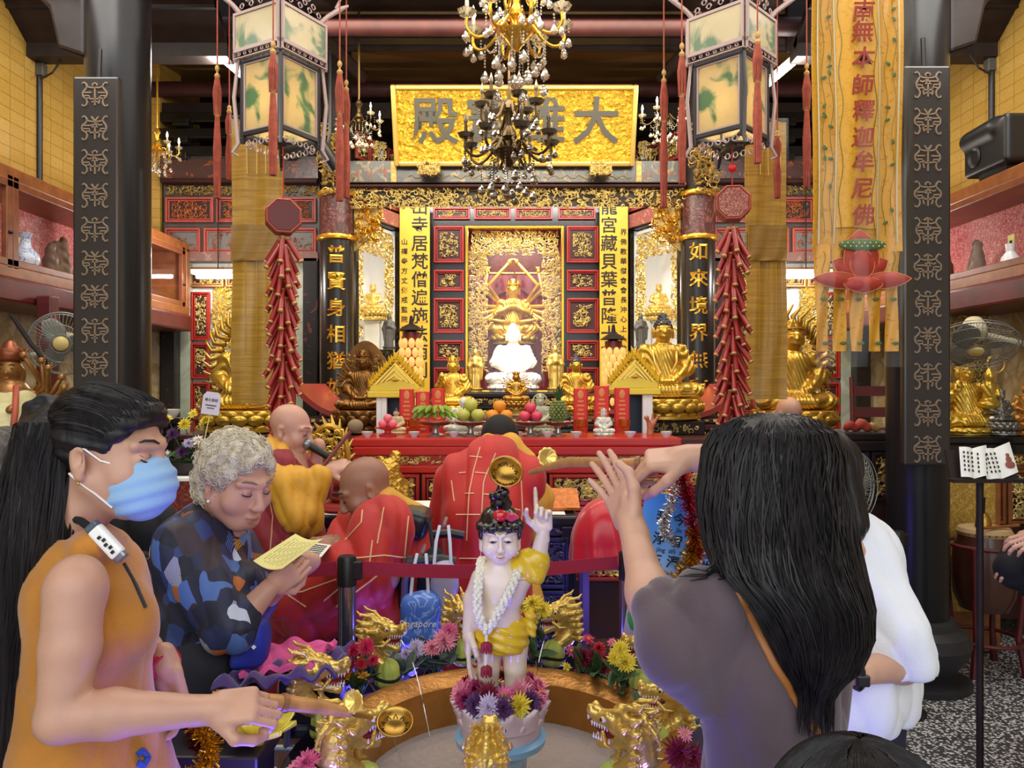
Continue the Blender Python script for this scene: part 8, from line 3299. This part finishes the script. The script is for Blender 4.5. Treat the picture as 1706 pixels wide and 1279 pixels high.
# ---------------------------------------------------------------- left table with yellow lotuses, cloths, tinsel
p=P(378,1232,1.72)
t=thing('side_table','low purple-black carved table at the lower left carrying the plastic lotuses','table',(p.x-.035,1.72,0))
TZ=p.z-.0
MB().box((0,0,TZ-.02),(.26,.16,.04)).build('tabletop',shelf_m,t,False,bev=.006)
MB().box((0,0,TZ-.13),(.24,.14,.18)).build('apron',shelf_m,t,False,bev=.004)
link('carving',fil_mesh(.2,.1,130,50,.8,mat('silvery_carving','77738f',.35,.5),.01),t,(0,-.07,TZ-.13))
for sx in(-1,1):
 for sy in(-1,1):
  MB().box((sx*.1,sy*.055,(TZ-.22)/2),(.03,.03,TZ-.22)).build('leg',shelf_m,t,False)
lot_y=mat('plastic_lotus_yellow','e8d95a',.4,sss=.2,vary=.08,vscale=30)
def big_lotus(px,py,d,R,label,zb):
 p=P(px,py,d)
 t=thing('plastic_lotus',label,'flower',(p.x,d,zb),0,'yellow plastic lotuses')
 for row,(n,el,q)in enumerate(((9,.18,1.0),(8,.55,.85),(6,1.0,.6))):
  for k in range(n):
   a=2*PI*(k+.5*row)/n
   Mx=Matrix.Rotation(a,3,'Z')@Matrix.Rotation(-el,3,'Y')
   MB().sheet(lambda u,v:Mx@Vector((R*q*v,(u-.5)*R*.62*q*math.sin(PI*(v*.9+.08))**.8,R*.18*(v*v)+R*.10*(2*u-1)**2))+Vector((0,0,.012)),6,8,.003).build('petal',lot_y,t)
 MB().lathe([(R*.12,0),(R*.18,.02),(R*.16,.035)],14).build('centre',mat('lotus_centre','c9a22c',.6),t)
 return t
big_lotus(432,1215,1.70,.085,'large yellow plastic lotus on the low table before the woman\'s ladle hand',TZ)
big_lotus(346,1215,1.74,.06,'smaller yellow plastic lotus behind the mustard woman\'s forearm',TZ)
t=thing('tinsel_garland','gold and dark red tinsel lying at the corner of the low table, lower left','tinsel',(P(345,1235,1.38)))
off=Vector(t.location)
q=[P(a,b,1.40)-off for a,b in((322,1190),(335,1215),(350,1240),(352,1265),(330,1290),(300,1300))]
tinsel(q,.024,700,5).build('gold_strand',tin_g,t,False)
tinsel([v+Vector((-.02,.01,.0))for v in q[:4]],.024,350,6).build('red_strand',mat('tinsel_dark_red','5c0f1c',.3,.7),t,False)
def cloth(name,label,quadp,material,amp=.012,f=26,t_=.006,seed=0):
 q=[P(*c)for c in quadp]
 c0=sum(q,Vector())/4
 t=thing(name,label,'cloth',c0)
 MB().sheet(lambda u,v:q[0].lerp(q[1],u).lerp(q[3].lerp(q[2],u),v)-c0+Vector((0,0,amp*(math.sin(u*f+3*v+seed)*math.sin(v*9+u*5)+.6*math.sin(v*f*.8+seed)))),40,24,t_).build('cloth',material,t)
 return t
cloth('purple_cloth','crumpled deep purple cloth heaped left of the basin under the pink towel',((350,1150,1.80),(560,1122,2.0),(600,1080,2.40),(440,1085,2.2)),mat('deep_purple_cloth','3b1a6b',.75,sheen=.3),.018)
cloth('pink_towel','bright pink folded towel lying on the purple cloth by the left dragon',((398,1132,1.90),(520,1112,1.99),(560,1070,2.26),(436,1077,2.18)),mat('pink_towel','e05a9a',.85,bump=.3,bscale=150),.014,14,.014,2)
t=thing('cloth_box','dark box standing on the basin shelf under the purple cloth','box',(-.56,2.22,.715))
MB().box((0,0,.06),(.16,.2,.12)).build('box',shelf_m,t,False,bev=.006)

# ---------------------------------------------------------------- red covered stool and small things by the desk
t=thing('drum_stool','stool draped with glossy red satin right of the prayer desk','stool',P(1008,935,3.6)*1)
t.location.z=0
for sx in(-1,1):
 for sy in(-1,1):
  MB().box((sx*.10,sy*.1,.42),(.03,.03,.84)).build('leg',mat('stool_wood','3b1c22',.4),t,False)
MB().box((0,0,.83),(.26,.26,.03)).build('seat',mat('stool_wood','3b1c22',.4),t,False)
MB().box((0,0,.42),(.22,.22,.02)).build('stretcher',mat('stool_wood','3b1c22',.4),t,False)
S=SDF(.008,.05)
S.ell((0,0,.98),(.115,.12,.13)).cap((0,0,1.0),(0,0,.88),.11,.135)
S.cap((-.02,0,.92),(-.01,0,.84),.135,.155).plane((0,0,.835),(.08,0,-1))
S.build('satin_cover',mat('red_satin','c0141a',.28,sheen=.3),t,disp=lambda x,y,z:.008*np.sin(9*np.arctan2(y,x)+8*z)*np.clip((1.05-z)*6,0,1))

# ---------------------------------------------------------------- left and right gold figures behind the banners
def guan_extra(t,fig,T):
 m=MB()
 for k in range(26):
  a=math.radians(-40+260*k/25)
  m.tube([(.3*math.cos(a),.14,.5+.36*math.sin(a)),(.42*math.cos(a+.15),.15,.5+.5*math.sin(a+.15)),(.5*math.cos(a),.13,.5+.62*math.sin(a))],[.035,.03,.008],5)
 me=m.mesh('flame_halo',gold_deep)
 me.transform(T)
 link('flame_halo',me,t)
statue('goldside','gold seated figure behind the left silk banner, only its lap and flame halo showing','statue',408,740,5.9,190,gold_statue,.2,crown=True,zb=1.28,extra=guan_extra,res=.014)
statue('goldside','ornate gold seated figure with flame halo beyond the right silk banner','statue',1322,740,5.9,190,gold_deep,.2,crown=True,zb=1.28,extra=guan_extra,res=.014,hands='raise')
for px,nm in((404,'left'),(1330,'right')):
 altar_table('side_altar','dark side altar under the gold figure behind the %s silk banner'%nm,X(px,5.9)-.42,X(px,5.9)+.42,5.65,6.2,1.28,((.08,'band',1),(.3,'panel',3)),mat('dark_red_top','4a1a16',.35),dark_wood,gold_carve,nseed=20)

# ---------------------------------------------------------------- right side altar
t=altar_table('side_altar','long black lacquer side altar along the right wall with gilt front',2.8,3.6,5.0,6.1,1.31,((.06,'rail',1),(.10,'band',1),(.36,'panel',2)),black_lac,brown_wood,gold_carve,nseed=24)
def pair_extra(t,fig,T):
 k=T.to_scale()[0]
 S=SDF(.008,.03)
 S.M=T@Matrix.Translation((.22,-.2,.25))@Matrix.Scale(.62,4)
 S.ell((0,0,.1),(.26,.22,.12)).cap((0,0,.1),(0,.02,.5),.16,.12).ell((0,0,.72),(.11,.11,.13)).ell((0,.02,.86),(.05,.05,.05))
 for s in(-1,1):
  S.cap((s*.15,0,.5),(s*.1,-.16,.3),.06,.04)
 link('small_companion',raw_mesh('small_companion',S.raw(),gold_statue),fig)
 me=MB().lathe([(.17,0),(.19,.012),(.17,.024),(.15,.012),(.17,0)],24,cap=False).mesh('ring_halo',gold_pale)
 me.transform(T@Matrix.Translation((.36,-.1,.86))@Matrix.Rotation(PI/2,4,'X')@Matrix.Scale(.7,4))
 link('ring_halo',me,t)
statue('rightgold','bright gold seated figure with a smaller companion and ring halo, on the right side altar','statue',1608,722,5.25,128,gold_statue,.1,crown=True,zb=1.31,extra=pair_extra,res=.013,hands='raise')
statue('silver','small silver seated warrior figure on the right side altar','figurine',1668,735,5.12,78,mat('tarnished_silver','8d8a80',.3,.8,vary=.3),.3,crown=True,zb=1.31,name='figurine')
statue('rightgold','orange-gold figurine at the far right edge of the side altar','figurine',1712,735,5.12,92,mat('orange_gold','c98a3a',.35,.6),.25,crown=True,zb=1.31,name='figurine')
t=thing('lacquer_post','dark red wooden post beside the right side altar','post',(3.3,4.8,0))
MB().box((0,0,1.12),(.09,.09,2.24)).build('shaft',maroon_wood,t,False,bev=.01)
t=thing('lacquer_post','dark red wooden post under the left wall cabinet','post',(-3.12,5.2,0))
MB().box((0,0,1.12),(.1,.1,2.24)).build('shaft',maroon_wood,t,False,bev=.01)
MB().box((.0,.5,1.12),(.05,.05,2.24)).build('side_rail',maroon_wood,t,False,bev=.01)
t=thing('openwork_screen','tall gilded openwork panel against the right wall behind the fan','carved panel',(3.5,5.9,1.5))
MB().box((0,.02,.3),(.3,.03,1.0)).build('board',gold_old,t,False)
link('carving',fil_mesh(.28,.9,133,140,1.3,gold_carve,.03),t,(0,0,.3))

def fan(name,label,p,R,fwd,foot=None,blades=True,wall=None):
 t=thing(name,label,'fan',p)
 q=Vector(fwd).normalized().to_track_quat('Z','Y').to_matrix().to_4x4()
 wire=mat('fan_wire','8f8f88',.3,.5)
 m=MB()
 for r,z in((1,0),(.94,.03),(.94,-.03),(.6,.045),(.3,.05)):
  m.tube([(R*r*math.cos(a),R*r*math.sin(a),z)for a in np.linspace(0,2*PI,40)[:-1]],.005 if r==1 else .0025,5,closed=True)
 for k in range(48):
  a=2*PI*k/48
  m.tube([(.05*math.cos(a),.05*math.sin(a),.05),(R*.6*math.cos(a+.15),R*.6*math.sin(a+.15),.045),(R*.99*math.cos(a+.2),R*.99*math.sin(a+.2),0)],.0018,3,False)
  m.tube([(.07*math.cos(a),.07*math.sin(a),-.06),(R*.99*math.cos(a),R*.99*math.sin(a),0)],.0015,3,False)
 me=m.mesh('guard',wire)
 me.transform(q)
 g=link('guard',me,t)
 m=MB()
 for k in range(3):
  Mx=Matrix.Rotation(k*2*PI/3,3,'Z')
  m.sheet(lambda u,v:Mx@Vector((R*(.12+.76*v),(u-.5)*R*.62*math.sin(PI*(.18+v*.7)),(u-.5)*.05)),6,8,.003)
 me=m.mesh('blade',mat('fan_blade','77766c',.3))
 me.transform(q)
 link('blade',me,t)
 m=MB().lathe([(.001,-.2),(.05,-.19),(.07,-.15),(.075,-.07),(.05,-.05)],20)
 me=m.mesh('motor',mat('fan_cream','c9bc95',.45))
 me.transform(q)
 link('motor',me,t)
 m=MB().lathe([(.001,.062),(.04,.06),(.05,.045)],20)
 me=m.mesh('badge',mat('fan_badge','d9c27a',.4))
 me.transform(q)
 link('badge',me,t)
 if foot is not None:
  b=-Vector(fwd).normalized()*.13
  MB().tube([b,b+Vector((0,0,-.2)),Vector((b.x,b.y,-p[2]+.03))],.016,8).build('pole',black_plastic,t)
  MB().lathe([(.2,0),(.2,.02),(.05,.04)],28,(b.x,b.y,-p[2])).build('foot',black_plastic,t)
 if wall is not None:
  b=-Vector(fwd).normalized()*.18
  MB().tube([b,b+Vector((wall*.12,.05,-.08)),Vector((wall,.05,-.08))],.02,8).build('wall_arm',mat('fan_cream','c9bc95',.45),t)
 return t
pf=P(1625,575,4.9)
fan('wall_fan','cream wall fan tilted steeply down above the gold figure on the right',pf,.25,(-.25,-.55,-1),wall=3.7-pf.x)
pf=P(104,572,5.0)
fan('wall_fan','wall fan with a wire guard and cream hub beside the left pillar',pf,.2,(.35,-1,-.1),wall=-3.7-pf.x)
fan('standing_fan','black standing fan with a big wire guard behind the long-haired woman',P(1408,812,3.4),.175,(.45,-1,0),foot=True)

# drum, bell, book stand, cabinet
dc=P(1640,975,4.48)
t=thing('temple_drum','large brown barrel drum with studded skin on a wooden stand by the right wall','drum',(dc.x,4.48,0))
t.scale=(.84,)*3
MB().lathe([(.15,.42),(.19,.52),(.205,.68),(.19,.84),(.16,.94)],32).build('barrel',mat('drum_wood','4a2618',.35,coat=.3,vary=.25,vscale=6),t)
MB().lathe([(.162,.92),(.172,.95),(.16,.975),(.12,.985),(.001,.985)],32,cap=False).build('skin',mat('drum_skin','b49468',.6),t)
m=MB()
for k in range(26):
 a=2*PI*k/26
 m.ell((.168*math.cos(a),.168*math.sin(a),.945),.009,6,4)
m.build('studs',brass,t)
for k in range(4):
 a=k*PI/2+PI/4
 MB().tube([(.235*math.cos(a),.235*math.sin(a),.86),(.225*math.cos(a),.225*math.sin(a),.5),(.20*math.cos(a),.20*math.sin(a),.25),(.25*math.cos(a),.25*math.sin(a),.0)],[.022,.018,.02,.028],8).build('leg',maroon_wood,t)
for z in(.22,.86):
 MB().tube([(.23*math.cos(a),.23*math.sin(a),z)for a in np.linspace(0,2*PI,40)[:-1]],.014,8,closed=True).build('hoop',maroon_wood,t)
t=thing('bell','small brass hand bell standing on the temple drum','bell',(dc.x-.03,4.44,.829))
MB().lathe([(.045,0),(.04,.03),(.034,.06),(.02,.08),(.001,.085)],20).build('bell_body',brass,t)
MB().tube([(0,0,.08),(0,0,.17)],[.008,.012],8).build('handle',dark_wood,t)
t=thing('drumstick','wooden drumstick lying across the temple drum','drumstick',(dc.x+.02,4.38,.838))
MB().tube([(-.12,-.03,0),(.14,.04,.005)],.009,8).build('stick',brown_wood,t)
d=3.1
t=thing('book_stand','dark stand holding open white booklets before the right pillar','book stand',(X(1645,d),d,0))
zt_=Z(800,d)
MB().tube([(0,.05,.0),(0,.05,zt_+.02)],.014,8).build('pole',dark_wood,t)
MB().lathe([(.14,0),(.14,.015),(.02,.03)],24,(0,.05,0)).build('foot',dark_wood,t)
MB().box((0,.0,zt_+.0),(.30,.06,.014)).build('ledge',dark_wood,t,False)
MB().box((0,.045,zt_+.06),(.27,.012,.12),rot('X',-20)).build('desk',dark_wood,t,False)
for k,(px,lb,tilt_,w)in enumerate(((1620,'open white booklet with small printed columns, left on the book stand',8,.085),(1667,'open white booklet showing a seated Buddha picture, right on the book stand',-4,.1))):
 b=thing('booklet',lb,'booklet',(X(px,d),d-.012,zt_+.008))
 b.rotation_euler=(math.radians(-20),math.radians(tilt_),0)
 for s in(-1,1):
  pg=MB().sheet(lambda u,v:(s*w*.62*u,-.012*math.sin(u*PI)-.01*(s>0)*u,v*.125+.02*u*(s>0)),8,4,.003).build('page',paper_white,b)
  m=MB()
  for r_ in range(5):
   for c_ in range(3):
    if k==0 or s<0:
     m.box((s*(.012+.016*c_),-.016,.1-.018*r_),(.006,.001,.010))
  if k==1 and s>0:
   m.ell((.034,-.02,.05),(.02,.002,.016),10,5).ell((.034,-.02,.072),(.012,.002,.014),10,5).ell((.034,-.02,.09),(.008,.002,.008),8,5)
  if m.v:
   m.build('print',ink if k==0 or s<0 else mat('print_red_brown','8a4a3a',.6),pg,False)
t=thing('gilt_cabinet','gold brocade fronted cabinet behind the drum on the right','cabinet',(X(1604,4.85),4.84,0))
MB().box((0,0,.60),(.34,.2,1.18)).build('case',brown_wood,t,False,bev=.008)
MB().box((-.01,-.104,.66),(.28,.01,.8)).build('brocade_panel',lacquer_painted('gold_brocade','a9812f','d9b85a',22,.55,.5),t,False)

# speaker on top of the right cabinet
p=P(1665,285,4.35)
t=thing('loudspeaker','black loudspeaker standing on top of the right-hand wall cabinet','loudspeaker',(3.36,5.25,3.055))
S=SDF(.012,.04)
S.box((0,0,.20),(.16,.24,.16),.03).cap((-.13,-.1,.30),(-.13,.22,.30),.07,.06)
S.build('cabinet',black_plastic,t)
MB().lathe([(.07,0),(.06,.01),(.03,-.02),(.001,-.02)],20,cap=False).build('cone',mat('cone_grey','2a2a2c',.5),t)
t.children[-1].rotation_euler=(0,-PI/2,0)
t.children[-1].location=(-.165,.1,.16)
MB().box((0,0,.02),(.2,.3,.05)).build('foot',black_plastic,t,False)

# things on the right, beyond the white T-shirt
d=4.75
altar_table('side_table','small dark table behind the standing fan with offerings of red cloth',X(1372,d),X(1492,d),4.6,5.0,1.36,((.06,'rail',1),(.3,'panel',2)),dark_wood,dark_wood,gold_old,nseed=30)
for k,(px,py,r,c,lb)in enumerate(((1437,706,.05,'b54a35','orange-red cloth flower on the small dark table'),(1418,724,.042,'a8342c','red bundle before the cloth flower on the small dark table'),(1455,722,.035,'b08a4a','tan twig ornament at the right of the small dark table'))):
 t=thing('cloth_ornament',lb,'ornament',(X(px,4.72),4.72,1.36))
 S=SDF(.006,.015)
 for j in range(7):
  a=j*.9
  S.ell((r*.6*math.cos(a),r*.4*math.sin(a),r*(.55+.25*(j%3))),(r*.55,r*.4,r*.5),R=rot('Y',j*40))
 S.build('cloth_petals',mat('ornament%d'%k,c,.7,vary=.2),t)
t=thing('folding_chair','dark wooden chair back standing behind the small table, left of the right pillar','chair',(X(1458,5.5),5.5,0))
for s in(-1,1):
 MB().tube([(s*.16,.02,1.70),(s*.15,0,.9),(s*.16,-.1,0)],.016,8).build('back_leg',maroon_wood,t)
 MB().tube([(s*.15,-.3,.88),(s*.15,-.34,0)],.016,8).build('front_leg',maroon_wood,t)
MB().box((0,-.14,.89),(.34,.34,.025)).build('seat',maroon_wood,t,False,bev=.006)
for z in(1.3,1.45,1.6):
 MB().box((0,.01,z),(.3,.016,.07)).build('back_slat',maroon_wood,t,False)

# ---------------------------------------------------------------- left side altar with robed bronze figures
altar_table('side_altar','dark wooden side altar along the left wall under the bronze figures',-3.3,-2.52,3.85,4.9,1.18,((.08,'rail',1),(.36,'panel',3)),dark_wood,dark_wood,gold_old,nseed=34)
bronze_face=mat('dark_bronze_face','9a6a34',.35,.5,vary=.2)
cream_silk=silk_mat('cream_silk','cbbd7c','e6dca6',(6,6,20))
def robed_statue(label,px,py_top,d,hpx,zb,arms,garland,rz=.3):
 s=L(hpx,d)
 t=thing('robed_statue',label,'statue',(X(px,d),d,zb),rz)
 S=SDF(.03*s*.4,.03)
 S.M=Matrix.Translation((0,0,0))@Matrix.Scale(s,4)
 S.k=.03
 S.cap((0,0,.1),(0,0,.55),.2,.15).ell((0,-.01,.76),(.085,.095,.11)).cap((0,0,.6),(0,0,.7),.05,.05)
 S.cap((0,-.09,.775),(0,-.105,.74),.008,.014,k=.01).ell((0,-.085,.70),(.022,.014,.009),k=.008)
 for q in(-1,1):
  S.ell((q*.034,-.08,.77),(.02,.015,.01),k=.006).ell((q*.09,.0,.73),(.015,.02,.05))
  S.cap((q*.16,0,.56),(q*.06,-.18,.46),.05,.035)
 fig=S.build('figure',bronze_face,t)
 for q in(-1,1):
  MB().tube([(q*x*s,y*s,z*s)for x,y,z in((.016,-.094,.80),(.036,-.094,.808),(.056,-.083,.80))],.004*s,5).build('eyebrow',lash_m,fig)
  MB().ell((q*.034*s,-.094*s,.772*s),(.014*s,.006*s,.005*s),10,6).build('eye',lash_m,fig)
 MB().ell((0,-.1*s,.702*s),(.018*s,.005*s,.006*s),10,6).build('lips',mat('statue_lips','b5574a',.3),fig)
 m=MB()
 m.lathe([(.09,.83),(.105,.85),(.1,.88),(.12,.93),(.06,.92),(.04,.98),(.001,1.0)],16,wob=lambda i,a:1+.1*math.cos(a*7)*(i>1))
 me=m.mesh('crown',mat('red_gold_crown','8a4a2a',.35,.6))
 me.transform(Matrix.Scale(s,4))
 link('crown',me,fig)
 m=MB().loft([((0,0,.0),.33,.28,0),((0,0,.2),.31,.26,0),((0,0,.45),.25,.2,0),((0,-.005,.58),.19,.15,0),((0,-.01,.635),.09,.09,0)],60,lambda u,a:1+.06*math.sin(a*11+u*3)*(1-u))
 me=m.mesh('silk_robe',cream_silk)
 me.transform(Matrix.Scale(s,4))
 link('silk_robe',me,t)
 if garland:
  for q in(-1,1):
   me=MB().tube([(q*.07,-.10,.64),(q*.11,-.24,.45),(q*.1,-.29,.2)],.022,6).mesh('sash',mat('sash%d'%q,'b5533a' if q>0 else 'd8c23a',.6))
   me.transform(Matrix.Scale(s,4))
   link('sash',me,t)
 for k in range(arms):
  for q in(-1,1):
   a=math.radians(8+62*k/max(1,arms-1))
   e=Vector((q*.46*math.cos(a),-.12-.1*(k%2),.48+.42*math.sin(a)))
   m=MB().tube([(q*.1,.05,.52),(q*.3*math.cos(a*.6),-.02,.46+.3*math.sin(a*.6)),e],[.03,.025,.016],7).ell(e,(.03,.02,.026),8,6)
   for f in range(4):
    m.tube([e,e+Vector((q*.035,-.01,.02*(f-1.5)+.01))],[.009,.005],4)
   me=m.mesh('arm',bronze_face)
   me.transform(Matrix.Scale(s,4))
   link('arm',me,fig)
 return t
robed_statue('dark bronze many-armed crowned figure in a cream silk robe at the far left edge',18,548,4.25,215,1.185,6,True,.25)
robed_statue('smaller bronze figure in cream robe half hidden by the left pillar',108,622,4.6,125,1.185,1,False,.2)
t=thing('ritual_staff','long dark staff leaning across the bronze figures at the far left','staff',(-2.62,4.35,1.18))
MB().tube([P(20,525,4.3)-t.location,P(50,570,4.35)-t.location,P(75,600,4.35)-t.location,(0,0,0)],.014,8).build('shaft',dark_wood,t)
# contents of the wall cabinets
def cab_z():
 return 2.34+.075
t=thing('vase','blue and white vase standing in the left wall cabinet','vase',(-3.34,5.31,cab_z()))
MB().lathe([(.05,0),(.055,.01),(.09,.08),(.085,.12),(.04,.17),(.03,.23),(.05,.27),(.045,.27),(.02,.2)],24,cap=False).build('vase_body',lacquer_painted('blue_white_glaze','dfe6f0','2450b0',16,.53,.15),t)
t=thing('vase','white vase standing in the right wall cabinet','vase',(3.33,5.17,cab_z()))
MB().lathe([(.04,0),(.06,.03),(.055,.08),(.025,.12),(.03,.17),(.025,.17),(.015,.12)],24,cap=False).build('vase_body',ivory,t)
brown_fig=mat('carved_brown_wood','6b4a30',.5,vary=.3,vscale=20)
for k,(x,y,s,lb)in enumerate(((-3.44,5.82,.42,'brown carved figure group behind the vase in the left wall cabinet'),(-3.4,4.5,.36,'brown carved figure at the near end of the left wall cabinet'),(3.44,5.72,.38,'brown carved figure group left in the right wall cabinet'),(3.46,6.15,.32,'smaller brown carved figure at the far end of the right wall cabinet'),(-3.44,6.3,.34,'brown carved figure deeper along the left wall cabinet'))):
 t=thing('carved_figure',lb,'carving',(x,y,cab_z()))
 S=SDF(.011,.03)
 S.M=Matrix.Scale(s,4)
 S.k=.05
 rnd=random.Random(k)
 S.ell((0,0,.08),(.3,.34,.1))
 for j in range(5):
  c=(rnd.uniform(-.12,.12),rnd.uniform(-.25,.25),0)
  h=rnd.uniform(.4,.95)if j else 1.0
  S.cap((c[0],c[1],.1),(c[0],c[1],h*.6),.16,.09).ell((c[0],c[1],h*.75),(.07,.07,.09))
 S.build('group_figure',brown_fig,t,disp=lambda x,y,z:.006*np.sin(70*z+40*y)*np.sin(60*y))
for s,y,z,nm in((-1,5.46,2.52,'left'),(1,5.42,2.5,'right')):
 t=thing('name_slip','small cream name slip standing upright in the %s wall cabinet'%nm,'card',(s*3.5,y,cab_z()))
 MB().box((0,0,.14),(.01,.07,.28)).build('card',paper_yellow,t,False)
 m=MB()
 for k in range(4):
  m.box((-s*.006,0,.06+.055*k),(.002,.025,.03))
 m.build('printed_character',ink,t,False)

# ---------------------------------------------------------------- flower arrangement on a brocade pedestal (left)
d=4.2
p=P(322,790,d)
t=thing('pedestal_table','square pedestal covered in dark red gold-flecked brocade under the flower arrangement','table',(p.x,d,0))
MB().box((0,0,p.z/2),(.34,.34,p.z)).build('brocade_cover',lacquer_painted('red_brocade','6b1c18','a8562c',30,.56,.7),t,False,bev=.01)
MB().box((0,0,p.z-.006),(.37,.37,.02)).build('white_edge',paper_white,t,False,bev=.004)
bouquet('tall mixed arrangement of yellow, purple and orange-white blooms on the brocade pedestal',318,735,d,
[(-40,25,'white',.045,'daisy'),(12,-2,'white',.045,'daisy'),(-30,-12,'purple',.04,'mum'),(-14,18,'purple',.04,'mum'),(8,24,'purple',.035,'mum'),(-10,-28,'yellow',.04,'mum'),(26,-34,'yellow',.04,'mum'),(4,-46,'yellow',.035,'daisy'),(-38,-38,'yellow',.03,'daisy'),(30,0,'purple',.03,'mum'),(-32,42,'rose',.035,'rose'),(14,44,'magenta',.035,'rose'),(-4,4,'lilac',.035,'mum'),(34,24,'white',.035,'daisy')],60,.2,zb=p.z,seed=40)
b=[o for o in bpy.data.objects if o.name.startswith('bouquet')][-1]
MB().lathe([(.1,0),(.12,.03),(.11,.07),(.1,.07),(.09,.03)],20,cap=False).build('bowl',dark_wood,b)
t=thing('greeting_card','pale lilac card on a stick rising out of the flower arrangement','card',P(352,672,d-.04))
t.rotation_euler=(0,math.radians(8),0)
MB().prism([(-.048,-.06),(.048,-.06),(.048,.04),(.03,.062),(-.03,.062),(-.048,.04)],-.002,.002).build('card',mat('lilac_card','d8cfe0',.6),t,False)
write('佛光普照',.018,ink,t,(0,-.004,.018),.0004)
MB().box((0,-.003,-.01),(.06,.001,.005)).box((0,-.003,-.025),(.04,.001,.004)).build('small_print',ink,t,False)
MB().tube([(0,.003,-.05),(-.02,.02,-.24)],.003,5).build('stick',paper_yellow,t)
t=thing('incense_bowl','small white bowl on a dark ledge beside the arrangement','bowl',(X(284,4.9),4.9,1.435))
MB().lathe([(.03,0),(.035,.008),(.055,.035),(.06,.055),(.054,.055),(.03,.015)],20,cap=False).build('bowl',ivory,t)
t=thing('ledge_stand','narrow dark stand with the small white bowl, before the marble pier','stand',(X(284,4.9),4.9,0))
MB().box((0,0,1.42),(.2,.2,.03)).build('top',dark_wood,t,False)
MB().box((0,0,.7),(.08,.08,1.41)).build('pole',dark_wood,t,False)
MB().box((0,0,.02),(.24,.24,.04)).build('foot',dark_wood,t,False)
